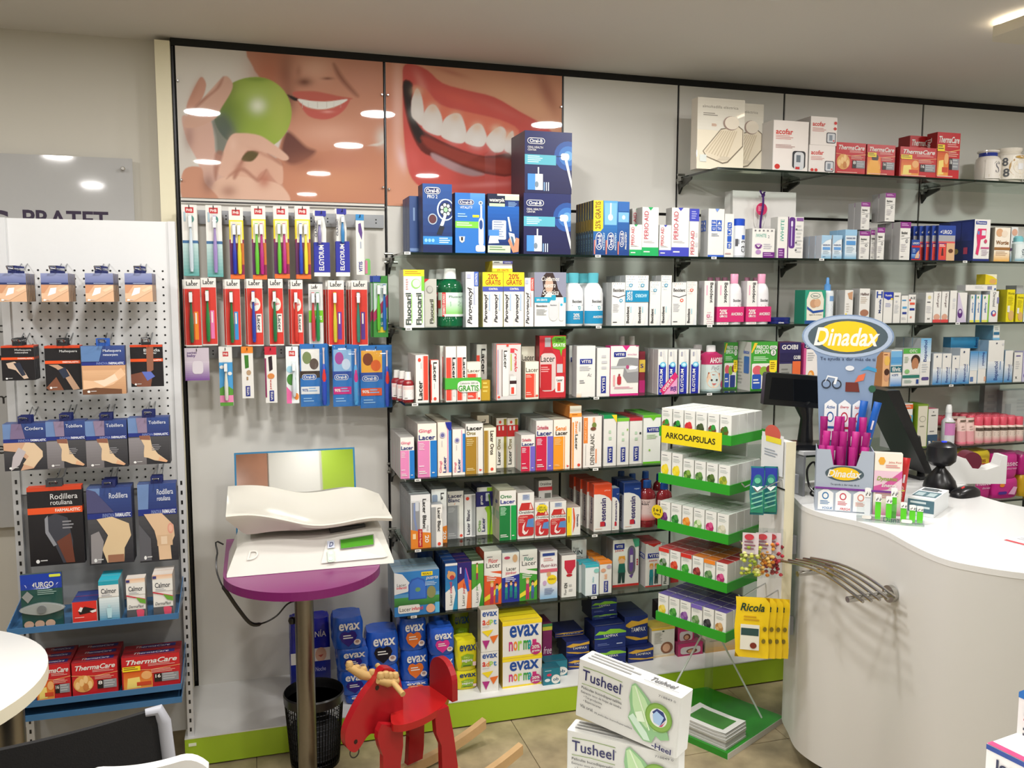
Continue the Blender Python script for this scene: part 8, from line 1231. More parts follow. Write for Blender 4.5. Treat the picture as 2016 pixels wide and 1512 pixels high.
def chair(name, label, yc, xs, zt0, zt1, zseat, col, fcol, m, th=.012, frame=True, rim=0.):
    x0, x1 = xs; cx = (x0+x1)/2; w = x1-x0; t = empty(name, (cx, yc, 0), 0, label, 'chair'); h0 = zseat+.08
    top_ = lambda u: zt0+(zt1-zt0)*u**.9-rim*(max(0, 1-u/.22)**2.2+max(0, (u-.78)/.22)**2.2)
    mb = MB()
    for o_ in (0, th): mb.grid(lambda u, v: (-w/2+w*u, o_-.05*(1-(2*u-1)**2)*0+.03*(2*u-1)**2, h0+(top_(u)-h0)*v), 24, 8, col)
    mb.grid(lambda u, v: (-w/2+w*u, th*v+.03*(2*u-1)**2, top_(u)), 24, 1, col); mb.build('backrest', m, t, True)
    if frame:
        for s in (-1, 1): mb = MB(); zz_ = zt1 if s > 0 else zt0; mb.tube([(s*(w/2+.012)-.0, .03, zseat-.02), (s*(w/2+.016), .032, zseat+.1), (s*(w/2+.004), .03, zz_-.03), (s*(w/2-.006), .03, zz_-.004), (s*(w/2-.03), .028, zz_-.006)], [.012, .013, .013, .012, .008], fcol, 10); mb.build('side_post', paint, t, True)
    mb = MB(); mb.prism([(-w/2, -.42), (w/2, -.42), (w/2+.01, -.38), (w/2+.01, .02), (-w/2-.01, .02), (-w/2-.01, -.38)], zseat-.03, zseat, col); mb.build('seat', m, t)
    for a, b in ((-1, 0), (1, 0), (-1, -.38), (1, -.38)): mb = MB(); mb.tube([(a*(w/2-.01), b, zseat-.03), (a*(w/2), b+(.03 if b == 0 else -.02), 0)], .011, fcol, 8); mb.build('leg', paint, t, True)
p, q = aty(0, 1467, -1.5), aty(318, 1393, -1.5)
chair('armchair', 'black chair with grey metal frame at the lower left', -1.53, (q[0]-.46, q[0]), p[2]-.02, q[2], .44, '#1b1b1d', '#a9abb4', fabric)
p, q = aty(288, 1504, -1.95), aty(409, 1504, -1.95); z = aty(350, 1495, -1.95)[2]
chair('plastic_chair', 'white plastic chair back rising at the bottom left edge', -1.97, (p[0]-.10, q[0]), z, z+.002, .45, '#dededc', '#d4d4d2', plastic, th=.02, frame=False, rim=.03)
# ================================================================== foreground cartons on a near counter
NZ = 1.042; q = [np.array([CAM[0], CAM[1], 0])+np.array([_f[0], _f[1], 0])*d_+np.array([_r[0], _r[1], 0])*x_ for d_, x_ in ((.45, -.02), (.45, .75), (.9, .75), (.9, -.02))]
o = empty('near_counter', (.5, -2.6, 0), 0, 'white counter edge carrying the herbal film cartons', 'counter'); lq = [(p[0]-.5, p[1]+2.6) for p in q]
t = MB(); t.prism(lq, NZ-.03, NZ, '#ececea'); t.build('counter_top', m_white, o); cq = sum(np.array(p) for p in lq)/4
t = MB(); t.prism([tuple(cq+(np.array(p)-cq)*.9) for p in lq], 0, NZ-.03, '#e0e0dc'); t.build('counter_body', m_white, o)
def tush():
    GR = '#7a9a3a'; NB = '#26265f'
    leaf = [(.54, .92), (.58, .97), (.64, .9), (.7, .8), (.76, .7), (.86, .62), (.9, .4), (.93, .26), (.86, .2), (.8, .24), (.77, .1), (.7, .08), (.6, .2), (.53, .36), (.56, .5), (.53, .7)]
    lf = [P([(u+.006*math.cos(i*2), v) for i, (u, v) in enumerate(leaf)], '#8fbf8a'), P([(.55, .9), (.58, .94), (.68, .78), (.74, .6), (.72, .3), (.6, .45), (.57, .6)], '#bfe0ac'), P([(.54, .38), (.58, .46), (.72, .24), (.76, .12), (.7, .1)], '#cfe8d4'), P([(.76, .62), (.86, .58), (.9, .36), (.78, .3)], '#a8d494'), P([(.575, .92), (.59, .92), (.75, .3), (.74, .28)], '#e0f2d0'), P([(.6, .5), (.66, .56), (.7, .4), (.63, .36)], '#e4f4da')]
    return [P([(.05, .895), (.22, .91), (.45, .895), (.45, .885), (.22, .9), (.05, .885)], GR), T('Tusheel', .05, .67, .44, .85, NB, 0, 'n'), T('Tusheel', .051, .67, .441, .85, NB, 0, 'n'), T('®', .445, .81, .46, .84, NB, 0, 'n'), P([(.05, .605), (.22, .62), (.45, .605), (.45, .595), (.22, .61), (.05, .595)], GR), T('Películas bucodispersables', .05, .5, .46, .56, '#2a2a30', 0, 'n'), T('Extracto seco de hojas de hiedra', .05, .43, .46, .48, '#2a2a30', 0, 'n'), T('• Tos productiva', .08, .36, .27, .41, '#2a2a30', 0, 'n'), T('• Expectorante', .08, .29, .26, .34, '#2a2a30', 0, 'n'), T('Vía oral.', .05, .19, .19, .24, '#2a2a30', 0, 'n'), T('30 películas bucodispersables', .2, .17, .58, .21, '#2a2a30', 0, 'n'), T('718849 0', .8, .9, .96, .935, '#66666a', 0, 'n')]+lf+[E(.82, .56, .125, .235, '#6f9a3c', 32), E(.82, .56, .115, .215, '#86b04c', 32), E(.82, .56, .08, .15, '#e8ece8', 28), P([(.76, .62), (.8, .7), (.86, .68), (.89, .58), (.84, .44)], '#2a3a78'), P([(.765, .58), (.8, .66), (.87, .6), (.84, .44), (.78, .46)], '#a8c8ec'), P([(.83, .42), (.86, .44), (.89, .56), (.87, .5)], '#c83a6a'), T('-Heel', .78, .04, .96, .13, NB)]
TW, TH, TD = .119, .0635, .026
txt = [LN(.05, .15, .6, .85, 3, '#8a8a88'), T('Tusheel', .66, .4, .9, .75, '#2a2a30', 0, 'bi'), R(.62, .25, .95, .28, '#2a2a30')]
o = carton_obj('herbal_film_carton', TW, TD, TH, tush(), '#dcdcd8', side='#cfcfcb', tops=txt); a, b = atd(1113, 1422, .905), atd(1341, 1436, .85)
rz = math.atan2(b[1]-a[1], b[0]-a[0]); p = (a+b)/2; zl = p[2]-TH
put(o, 'white and green herbal oral film carton, lower of the two', 'carton', p[0], p[1], NZ+.0005, TD, rz=rz)
o2 = dup(o, label='white and green herbal oral film carton, upper tilted one'); o2.location = (p[0]-.004, p[1]-.002, NZ+TH+.0018)
a, b = atd(1128, 1283, .905), atd(1338, 1327, .845); p2 = (a+b)/2; o2.rotation_euler = (0, math.radians(4.2), math.atan2(b[1]-a[1], b[0]-a[0])-.12)
o2.location = (p2[0], p2[1], NZ+TH+.0055)
# lip balm display at lower right
a = atd(1943, 1463, .915); t = empty('lip_balm_display', (a[0]+.06*math.cos(1.4), a[1]-.06*math.sin(1.4), NZ), -1.4, 'white, blue and pink lip balm counter display at the lower right edge', 'display box')
mb = MB(); mb.box(-.06, 0, 0, .06, .05, .045, '#f2f0f0'); mb.build('tray', card, t); pb = MB(); print_ops(pb, [R(0, .88, 1, 1, '#2a4a9c'), T('letibalm', .1, .5, .6, .75, '#2a3050'), LN(.1, .2, .8, .4, 2, '#c84a4a')], lambda u, v, k: (-.06+.12*u, -.0006-k*.0002, .045*v)); print_ops(pb, [R(0, 0, 1, .18, '#e0447a')], lambda u, v, k: (-.06+.12*u, .05*v, .0454+k*.0002)); pb.build('tray_print', card, t)
mb = MB(); mb.prism([(-.06, .0), (.06, .0), (.06, .09), (.05, .1), (-.05, .1), (-.06, .09)], .05, .052, '#f2f0f0', ax='y'); mb.build('header_card', card, t); pb = MB(); print_ops(pb, [P([(0, .92), (.08, 1), (.92, 1), (1, .92), (1, .86), (0, .86)], '#2a72c4'), T('letibalm', .06, .68, .6, .8, '#3a4060'), LN(.06, .6, .7, .65, 1, '#c83a44'), LN(.06, .25, .6, .55, 5, '#4a4a58')], lambda u, v, k: (-.06+.12*u, .0494-k*.0002, .1*v)); pb.build('header_print', card, t)
for i in range(2): mb = MB(); mb.lathe([(.008, 0), (.008, .03), (.006, .034), (.006, .05), (.0001, .052)], '#d8485a', 14, c=(.01+.03*i, .025, .0452)); mb.build('balm_pot', plastic, t, True)
# ================================================================== capsule display tower
AR = math.radians(27); e1 = np.array([math.cos(AR), math.sin(AR), 0]); e2 = np.array([-math.sin(AR), math.cos(AR), 0]); N0 = np.array([1.515, -.80, 0]); TA, TB = .287, .215
at_ = empty('capsule_display_stand', tuple(N0), AR, 'green five-tier capsule display tower with a yellow name card', 'display stand')
GN = '#2fa02a'; ZT = [1.096, .928, .759, .591, .417]
for z in ZT:
    mb = MB(); h = .034; mb.box(0, 0, z-h, TB, TA, z-h+.012, GN)
    for b in ((-.003, -.003, z-h, 0, TA+.003, z), (TB, -.003, z-h, TB+.003, TA+.003, z), (0, -.003, z-h, TB, 0, z), (0, TA, z-h, TB, TA+.003, z)): mb.box(*b, GN)
    mb.build('tray', plastic, at_)
mb = MB(); mb.box(TB*.62, TA*.5, .0225, TB*.62+.022, TA*.5+.022, .382, '#cfd8d4'); mb.build('post', acrylic, at_); mb = MB(); mb.box(TB+.0035, TA*.25, .385, TB+.012, TA*.75, 1.1, '#e0e4e0'); mb.build('rear_spine', plastic, at_)
mb = MB(); mb.box(-.045, -.05, 0, .33, .31, .022, '#2c8a28'); mb.box(-.046, -.051, 0, .331, -.05, .022, '#dcdcd8'); mb.build('base', lacquer, at_)
for x, y in ((.26, .0), (-.0, .27)):
    mb = MB(); mb.tube([(TB*.62+.011, TA*.5+.011, .385), (x, y, .023)], .0035, '#c8d0cc', 6); mb.build('strut', plastic, at_)
mb = MB(); print_ops(mb, [R(0, 0, 1, 1, '#f2dc1e'), T('ARKOCAPSULAS', .07, .3, .9, .64, '#1a1a14')], lambda u, v, k: (-.0045-k*.0004, TA*(.97-.86*u), ZT[0]-.056+.062*v)); mb.box(-.0044, TA*.11, ZT[0]-.056, -.0034, TA*.97, ZT[0]+.006, '#d8c41a'); mb.build('name_card', card, at_)
mb = MB(); print_ops(mb, [E(.5, .5, .5, .5, '#e8cc1e', 24), T('1+1', .18, .46, .82, .74, '#2a2a14'), T('Gratis', .24, .26, .76, .4, '#2a2a14')], lambda u, v, k: (-.0052-k*.0004, TA+.028-.05*u, ZT[2]+.002+.05*v)); mb.build('round_sticker', card, at_)
HERB = [[('#8a5a34', 'g', 'g'), ('#2a3a2a', 'g', 'g'), ('#c8283a', '#d83a3a', '#c8283a'), ('#3a4a2a', '#4a5a34', 'g'), ('#7a3a28', 'g', 'g'), ('#6a5a24', '#3a7a2a', 'g')],
        [('#f0d81e', '#f4e04a', 't'), ('#f0d81e', '#f4e04a', 't'), ('#4a7a2a', '#8ab04a', 'v'), ('#4a7a3a', '#6a9a4a', 't'), ('#3a5a24', '#5a7a34', 'y'), ('#b8b83a', '#8a9a3a', 'y')],
        [('#6a2a70', '#8a4a90', '#2a6ac0'), ('#2a7a34', '#4a9a4a', '#2a6ac0'), ('#e8862a', '#f0a84a', '#2a6ac0'), ('#8ab86a', '#d8e8c0', '#2a6ac0'), ('#b82a6a', '#d85a90', '#5aa4d8'), ('#c8c8b0', '#e0dcc8', '#5aa4d8')],
        [('#3a6a2a', '#8a9a8a', 'r'), ('#c83a2a', '#e05a3a', 'r'), ('#3a9a3a', '#5ab04a', 'r'), ('#7a2a34', '#a84a44', 'o'), ('#4a7a4a', '#7aa06a', 'o'), ('#a82a6a', '#d85a94', 'r')],
        [('#e8c83a', '#f0dc6a', 'v'), ('#3a8a3a', '#5aa84a', 'v'), ('#7a4a94', '#9a6ab0', 'v'), ('#5a8a4a', '#8aa87a', 'v'), ('#2a2a30', '#4a4a50', 'v'), ('#b8864a', '#d8b07a', 'v')]]
TN_ = ['top', 'second', 'third', 'fourth', 'lowest']; bwid = TA/6-.003
for ti in range(5):
    for bi in range(6):
        c1, c2, lc = HERB[ti][bi]; hb = [.088, .1 if bi < 2 else .086, .088, .086, .088][ti]
        ops = [LN(.14, .84, .8, .89, 1, '#8a8a90'), LN(.14, .66, .86, .8, 3, '#c4ccc8'), E(.42, .36, .36, .19, c1, 9), E(.52, .46, .2, .12, c2, 7), E(.28, .3, .15, .09, c2, 6), R(.04, .03, .96, .16, lc), LN(.12, .07, .7, .12, 1, 'w')]
        if (ti == 3 and bi in (0, 2, 4)) or (ti == 4 and bi == 3): ops += [R(0, .84, 1, 1, {0: 'r', 2: 'r', 4: 'o', 3: 'v'}[bi])]
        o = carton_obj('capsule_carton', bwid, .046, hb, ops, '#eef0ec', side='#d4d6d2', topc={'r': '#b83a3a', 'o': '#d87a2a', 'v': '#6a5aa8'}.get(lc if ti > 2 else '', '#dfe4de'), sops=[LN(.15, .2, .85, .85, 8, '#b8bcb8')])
        base_l = 'small white herbal capsule carton, %s from left on the %s tray' % (['first', 'second', 'third', 'fourth', 'fifth', 'sixth'][bi], TN_[ti])
        for k in range(4):
            p = N0+e2*(TA-(bi+.5)*(TA/6))+e1*(.004+k*.0495); z = ZT[ti]-.0215
            q = o if k == 0 else dup(o)
            q.location = (p[0], p[1], z); q.rotation_euler = (0, 0, AR-math.pi/2)
            tag(q, base_l+('' if k == 0 else ', row %s back' % ORD[k]), 'carton', 'capsule cartons on the %s tray' % TN_[ti])
for i in range(6):
    mb = MB(); s = .0+.003*(i % 3); z = .0225+i*.009
    mb.grid(lambda u, v: (-.035+s+.13*u, -.035+s+.19*v, z+.007+.012*(i/5)*max(0, abs(2*v-1)-.5)**1.5), 6, 8, '#c8ccc6', colfn=(lambda u, v: '#3f7a34' if i == 5 and .1 < u < .9 and .08 < v < .9 else '#dcdcd8')); mb.box(-.035+s, -.035+s, z, .095+s, .155+s, z+.0068, '#b8bab6')
    o = mb.build('leaflet_booklet', card, None, False, (N0[0], N0[1], 0), AR); tag(o, 'stacked leaflet booklet on the tower base, %s from the floor' % ['first', 'second', 'third', 'fourth', 'fifth', 'topmost green'][i], 'booklet', 'leaflet booklets on the tower base')
# ---- side board with hooks
bd = empty('display_board', (1.592, -1.0, .43), 0, 'white board with cream edge and wire hooks at the counter end', 'display board')
mb = MB(); mb.box(.001, .002, 0, .033, .14, .672, 'w'); mb.build('panel', m_white, bd); mb = MB(); mb.box(0, -.001, 0, .034, .002, .674, 'w'); mb.build('edge_strip', m_cream, bd)
for z in (.33, .52): mb = MB(); mb.box(-.002, .0, z, .001, .14, z+.004, '#3a3a3c'); mb.build('slot_rail', darkmetal, bd)
for z in (.03, .3, .5): mb = MB(); mb.box(.034, .03, z, .07, .09, z+.06, '#9a9ca2'); mb.build('wall_bracket', paint, bd)
for z in (.53, .345, .17):
    mb = MB()
    for y in (.02, .09): mb.tube([(0, y, z+.02), (-.05, y-.02, z+.012), (-.12, y-.05, z), (-.135, y-.056, z+.014)], .0022, '#c8cacc', 6)
    mb.build('wire_hook', chrome, bd)
mb = MB(); print_ops(mb, [R(0, 0, 1, 1, '#dfe2e4'), E(.5, 1.0, .36, .22, '#c8584a'), R(.2, .78, .9, .92, '#e8d83a'), LN(.15, .4, .8, .6, 3, '#9aa4b0')], lambda u, v, k: (-.0035-k*.0005, .13-.12*u, .56+.13*v)); mb.build('leaflet_card', card, bd)
def hangbag(name, label, px, py, w, h, Y, ops, col, m, n=1, dd=(.02, .014), grp=None, thick=.014, rz=-.5, cat='bag', candy=None):
    p = aty(px, py, Y); t = empty(name, tuple(p), rz)
    mb = MB()
    for s in (-1, 1): mb.grid(lambda u, v: (-w/2+w*u+.002*math.sin(9*v), s*thick*math.sin(math.pi*u)**.6*math.sin(math.pi*min(1, max(0, (v-.06)/.86)))**.6, -h*v), 8, 12, col)
    o = mb.build('pouch', m, t, True); pb = MB(); print_ops(pb, ops, lambda u, v, k: (-w/2+w*u, -thick*math.sin(math.pi*min(.98, max(.02, u)))**.6-.001-k*.0005, -h+h*v)); pb.build('print', card, t)
    if candy:
        mb = MB(); rd = random.Random(px)
        for k in range(60): mb.lathe([(.001, -.006), (.0065, -.002), (.0065, .002), (.001, .006)], rd.choice(candy), 7, c=(rd.uniform(-w*.4, w*.4), rd.uniform(-.007, .007), -h*rd.uniform(.3, .94)))
        q = mb.build('candies', plastic, t); q['kind'] = 'stuff'
    tag(t, rowlabel(label, 0, n), cat, grp)
    for i in range(1, n): dup(t, (p[0]+dd[0]*i, p[1]+dd[1]*i, p[2]-.006*i), rz, rowlabel(label, i, n), grp)
hangbag('herb_drop_bag', 'yellow herb drop bag hanging from the lowest hook', 1482, 1176, .1, .192, -1.06, [T('Ricola', .14, .78, .86, .91, '#143a2c', 0, 'bi'), LN(.25, .6, .75, .7, 2, '#c89a14'), R(.16, .14, .72, .56, '#e8e6da'), R(.18, .38, .7, .5, '#2a4a4a'), E(.55, .22, .1, .05, '#7a2a1c'), E(.85, .3, .06, .04, '#7a6a1c'), E(.88, .5, .06, .04, '#7a6a1c')], '#f0cc1c', bagmat, 4, (.028, .006), 'yellow herb drop bags', thick=.0055)
for i, (px, c) in enumerate(((1480, ['#b8c04a', '#d8d88a', '#8a9a34']), (1506, ['#c87a2a', '#d89a4a', '#e0b86a']), (1524, ['#a82a3a', '#c84a54', '#8a1f2c']))):
    hangbag('candy_bag', 'clear candy bag with %s sweets on the middle hook' % ['yellow-green', 'orange-brown', 'red'][i], px, 1040, .07, .158, -1.05+.012*i, [R(.12, .5, .8, .92, '#dccfd4'), E(.4, .84, .2, .06, '#c83a4a'), LN(.2, .56, .7, .76, 3, '#8a5a6a')], 'w', film, 1, grp='clear candy bags', thick=.008, candy=c)
for i, px in enumerate((1492, 1518)):
    hangbag('toothpick_pack', 'blue and green floss pick pouch on the top hook, %s' % ('left', 'right')[i], px, 918, .042, .155, -.98+.02*i, [G(.04, .05, .96, .6, '#2a8a6a', '#3aa88a'), R(.04, .6, .96, .97, '#2a3aa4'), E(.5, .72, .22, .06, '#6ac8a0'), P([(.1, .6), (.5, .5), (.9, .6)], '#e8f0ee')]+[P([(.1, .12+.1*k), (.9, .2+.1*k), (.9, .23+.1*k), (.1, .15+.1*k)], '#8ad0b8') for k in range(4)], '#2a7a80', bagmat, 1, grp='floss pick pouches', thick=.008)
# ================================================================== service counter
cv = [(2.45, -.70), (2.1, -.68), (1.86, -.72), (1.735, -.82), (1.684, -.93), (1.648, -1.03), (1.655, -1.13), (1.69, -1.22), (1.697, -1.33), (1.668, -1.46), (1.655, -1.57), (1.675, -1.64), (1.754, -1.735), (1.9, -1.83), (2.2, -1.93), (2.7, -1.97), (3.3, -1.97), (3.3, -1.45), (2.75, -1.42), (2.4, -1.33), (2.3, -1.2), (2.3, -1.05), (2.34, -.94), (2.5, -.84)]
cs = [tuple(p) for p in spline(cv, 6)]
co = empty('service_counter', (2.0, -1.3, 0), 0, 'white wavy-fronted service counter at the right', 'counter'); rel = lambda pts, s=1., ox=0.: [((x-2.0)*s+ox, (y+1.3)*s) for x, y in pts]
mb = MB(); mb.prism(rel(cs), .1, .884, '#d2d1ce'); mb.build('counter_front', mat('counter_white', .4, noise=.01, nscale=2), co, True)
mb = MB(); mb.prism(rel(cs, 1.003), .8845, .9, '#dfdfde'); mb.build('counter_top', mat('counter_top', .22, noise=.01, nscale=2), co)
mb = MB(); mb.prism(rel(cs, .9, .06), 0, .1, '#3a3a38'); mb.build('kick_base', matte, co)
br = empty('bag_rest', (1.69, -1.27, .74), 0, 'curved steel bar bag shelf on the counter front', 'shelf')
for y in (-1.165, -1.39):
    mb = MB(); xs_ = min(x for x, yy in cs if abs(yy-y) < .045)-1.69-.001; mb.tube([(xs_, y+1.27, 0), (xs_-.014, y+1.27, 0)], .024, '#b8b6b0', 24); mb.build('mount_disc', chrome, br, True); mb = MB(); mb.tube([(xs_-.002, y+1.27, 0), (-.16, y+1.27, -.002)], .0085, '#b8b6b0', 12); mb.build('arm', chrome, br, True)
for i in range(5):
    x = -.052-.0265*i; mb = MB(); mb.tube([(x+.004*math.sin(k/9*3.14), .19-.37*k/9, .012+.022*math.sin(math.pi*k/9)) for k in range(10)], .0042, '#a8a6a0', 8); mb.build('bar', chrome, br, True)
# ---- things on the counter
CZ = .9005
def face(ax, ay, bx, by, z=CZ): a, b = atz(ax, ay, z), atz(bx, by, z); return a, b, math.atan2(b[1]-a[1], b[0]-a[0]), float(np.hypot(*(b-a)[:2]))
a, b, rz, w = face(1604, 1004, 1716, 1012); h = aty(1604, 884, a[1])[2]-CZ; d = .1; GY = '#aab4c4'
t = empty('bar_dispenser', (*((a+b)/2)[:2], CZ), rz, 'grey snack bar dispenser box with a tall header board', 'display box')
mb = MB(); mb.prism([(-w/2, 0), (w/2, 0), (w/2, h), (w*.28, h), (w*.2, h*.75), (-w*.2, h*.75), (-w*.26, h), (-w/2, h)], 0, .002, GY, ax='y')
for b_ in ((-w/2, .002, 0, -w/2+.002, d, h), (w/2-.002, .002, 0, w/2, d, h), (-w/2+.002, .002, 0, w/2-.002, d, .003)): mb.box(*b_, GY)
mb.build('box', card, t)
ov = lambda u, v, s: [E(u, v, .34*s, .125*s, '#4a5a64', 28), E(u, v, .26*s, .105*s, '#f0c41e', 24), T('Dinadax', u-.3*s, v-.06*s, u+.3*s, v+.06*s, 'w', 0, 'bi')]
pb = MB(); print_ops(pb, ov(.5, .62, 1.)+[T('Te ayuda a dar más de ti', .26, .42, .76, .46, '#3a4258', 0, 'n')]+sum([[P([(x, .02), (x+.27, .02), (x+.27, .3), (x+.135, .38), (x, .3)], '#eef0f2'), E(x+.13, .25, .06, .06, c), E(x+.13, .25, .04, .04, '#eef0f2'), T(s, x+.08, .03, x+.26, .07, c, 0, 'bi'), LN(x+.04, .1, x+.22, .17, 3, c)] for x, c, s in ((.05, '#3a78b0', 'VOGUE'), (.36, '#c8485a', 'FREGA'), (.67, '#d88a7a', ''))], []), front(w, h)); pb.build('box_print', card, t)
mb = MB(); mb.box(-w/2-.002, -.003, h*.36, w*.93, -.001, h*.39, '#7a3a94'); mb.build('elastic_band', fabric, t)
hh = 1.52-CZ; hw_ = .115
mb = MB(); ol = [(-.06, .0), (.06, .0), (.088, hh*.76)]+[(.135*math.cos(q), hh*.86+.068*math.sin(q)) for q in np.linspace(-.75, math.pi+.75, 25)]+[(-.088, hh*.76)]
mb.prism(ol, d+.014, d+.017, '#7f94b4', ax='y'); mb.build('header_board', card, t)
pb = MB(); fh = lambda u, v, k: (-.13+.26*u, d+.0134-k*.0004, hh*.4+hh*.6*v)
print_ops(pb, [E(.5, .765, .5, .175, '#a8b8d0', 32), E(.5, .765, .45, .148, '#4a5a64', 32), E(.5, .765, .34, .13, '#f0c41e', 28), T('Dinadax', .12, .685, .86, .84, 'w', 0, 'bi'), T('Te ayuda a dar más de ti', .2, .555, .82, .59, '#2a3a5a', 0, 'n'), E(.28, .36, .055, .04, '#2a3444'), E(.28, .36, .04, .028, '#7f94b4'), E(.4, .36, .055, .04, '#2a3444'), E(.4, .36, .04, .028, '#7f94b4'), P([(.26, .37), (.3, .42), (.38, .41), (.36, .36), (.39, .36), (.41, .42), (.29, .435)], '#e0e4ea'), P([(.5, .3), (.5, .38), (.64, .38), (.66, .3)], '#6a2a24'), P([(.64, .44), (.72, .46), (.7, .4), (.6, .38)], '#d86a4a'), P([(.66, .48), (.74, .52), (.84, .5), (.84, .47), (.74, .49)], '#3a90c0'), E(.54, .5, .05, .022, '#d8dce4'), E(.8, .33, .04, .03, '#2a5a44')]+sum([[P([(x, -.12), (x+.14, -.12), (x+.14, .19), (x+.07, .23), (x, .19)], '#e8eaee'), T(s, x+.02, .15, x+.12, .18, c, 0, 'bi'), E(x+.07, .08, .04, .045, c), E(x+.07, .08, .028, .032, '#e8eaee'), R(x, -.02, x+.14, 0, c)] for x, s, c in ((.27, 'Active', '#2a5a9a'), (.43, 'Energy', '#b82a44'), (.59, 'Sapiens', '#c84a4a'))], []), fh); pb.build('header_print', card, t)
ca, sa = math.cos(rz), math.sin(rz); L2W = lambda x, y, z: (((a+b)/2)[0]+x*ca-y*sa, ((a+b)/2)[1]+x*sa+y*ca, CZ+z)
def bar(x, y, z, tx, ty, col, label, L_=.195, w_=.022):
    mb = MB(); mb.grid(lambda u, v: (w_/2*math.cos(2*math.pi*u)*(1 if .06 < v < .94 else 1.05), (.008 if .06 < v < .94 else .0012)*math.sin(2*math.pi*u), L_*v), 12, 10, col)
    o = mb.build('snack_bar', bagmat, None, True, L2W(x, y, z)); o.rotation_euler = (tx, ty, rz); pb = MB(); print_ops(pb, [R(.3, .55, .7, .7, '#e4dce8'), T('Energy', .3, .15, .7, .5, 'w', 90), R(0, .4, 1, .42, '#e8e04a')], lambda u, v, k: (-w_*.3+w_*.6*u, -.0086-k*.0004, L_*v)); pb.build('print', card, o); tag(o, label, 'snack bar', 'snack bars in the dispenser')
rd = random.Random(3); k = 0
for r_ in range(3):
    for i in range(5):
        k += 1; bar(-w*.38+i*.028+rd.uniform(-.003, .003), .02+.026*r_, .006+.042*r_, rd.uniform(-.05, .05), rd.uniform(-.06, .08), ['#a81f78', '#b82a84', '#94186a'][(i+r_) % 3], 'magenta wrapped snack bar, %s from left in the %s row' % (['first', 'second', 'third', 'fourth', 'fifth'][i], ['front', 'middle', 'rear'][r_]))
for i in range(2): bar(w*.2+.024*i, .099, .14, 0, .12+.08*i, '#1f5ab0', 'blue wrapped snack bar, %s' % ('left', 'right')[i])
for i in range(4): bar(w*.5+.018+.021*i, .05, .0005, 0, -.03+.04*i, '#c02a2c', 'red wrapped snack bar, %s from left' % ['first', 'second', 'third', 'fourth'][i], L_=.17)
cw = .078; o = carton_obj('jelly_carton', cw, .035, h*.98, [R(0, .42, 1, .72, '#e8c4d4'), P([(0, .46), (.4, .52), (1, .74), (1, .62), (.5, .42), (0, .38)], '#d05a9c'), E(.26, .88, .13, .07, '#e8a83a', 6), T('Jalea Real', .5, .84, .95, .88, '#c8584a', 0, 'n'), LN(.4, .76, .95, .82, 2, '#d88a8a'), T('Dynamic', .1, .54, .85, .63, '#8aa83a', 0, 'bi'), T('Energy', .28, .44, .84, .52, 'w', 0, 'bi'), LN(.08, .26, .95, .36, 3, '#c88a94'), G(0, 0, 1, .2, '#d06a9c', '#f0e4d8')], '#f0e8da', side='#d8ccc0'); put(o, 'cream and pink royal jelly carton beside the dispenser', 'carton', *L2W(w/2+.002+cw/2, .0, 0)[:2], CZ, .035, rz=rz)
# clipper stand
a2, b2, rz2, w2 = face(1686, 1026, 1820, 1038); t = empty('clipper_stand', (*((a2+b2)/2)[:2], CZ), rz2, 'clear stepped acrylic stand for nail clippers', 'stand')
mb = MB(); mb.box(-w2/2, .0, 0, w2/2, .072, .003, '#e0e4e4'); mb.box(-w2/2, .046, .003, w2/2, .049, .05, '#e0e4e4'); mb.box(-w2/2, .0, .003, w2/2, .003, .018, '#e0e4e4'); mb.build('acrylic_steps', acrylic, t); pb = MB(); print_ops(pb, [T('Disna', .4, .2, .64, .9, '#2a5a50', 0, 'n'), RR(.08, .4, .22, .9, 'w', .3, .2), RR(.66, .3, .82, .8, 'w', .3, .2)], lambda u, v, k: (-w2/2+w2*u, -.0008-k*.0004, .002+.02*v)); pb.build('print', card, t)
c2, s2_ = math.cos(rz2), math.sin(rz2); M2 = (a2+b2)/2
for i, (x, y, z, hh_, cc) in enumerate(((-.34, .03, .004, .09, '#d8dce0'), (-.18, .03, .004, .074, '#5ac828'), (-.02, .03, .004, .07, '#5ac828'), (.06, .058, .004, .09, '#5ac828'), (.2, .03, .004, .056, '#5ac828'), (.33, .03, .004, .05, '#5ac828'), (.44, .03, .004, .048, '#5ac828'))):
    x *= w2; mb = MB(); mb.prism([(-.007, 0), (.007, 0), (.008, hh_*.3), (.0075, hh_*.7), (-.0075, hh_*.7), (-.008, hh_*.3)], -.004, .004, cc, ax='y'); o = mb.build('nail_clipper', plastic, None, False, (M2[0]+x*c2-y*s2_, M2[1]+x*s2_+y*c2, CZ+z), rz2); o.rotation_euler = (-.12, 0, rz2)
    mb = MB(); mb.prism([(-.008, hh_*.7), (.008, hh_*.7), (.0085, hh_*.98), (.004, hh_), (-.004, hh_), (-.0085, hh_*.98)], -.006, .006, '#e4e4e2', ax='y')
    for q in range(5): mb.add([(-.006+.003*q, -.0064, hh_*(.75+.05*(q % 3))), (-.003+.003*q, -.0064, hh_*(.75+.05*(q % 3))), (-.004+.003*q, -.0064, hh_*(.85+.05*(q % 2)))], [(0, 1, 2)], '#1a1a1a')
    mb.build('patterned_head', plastic, o); tag(o, '%s nail clipper in the acrylic stand, %s from left' % ('clear grey' if i == 0 else 'lime green', ['first', 'second', 'third', 'fourth', 'fifth', 'sixth', 'seventh'][i]), 'nail clipper', 'nail clippers in the stand')
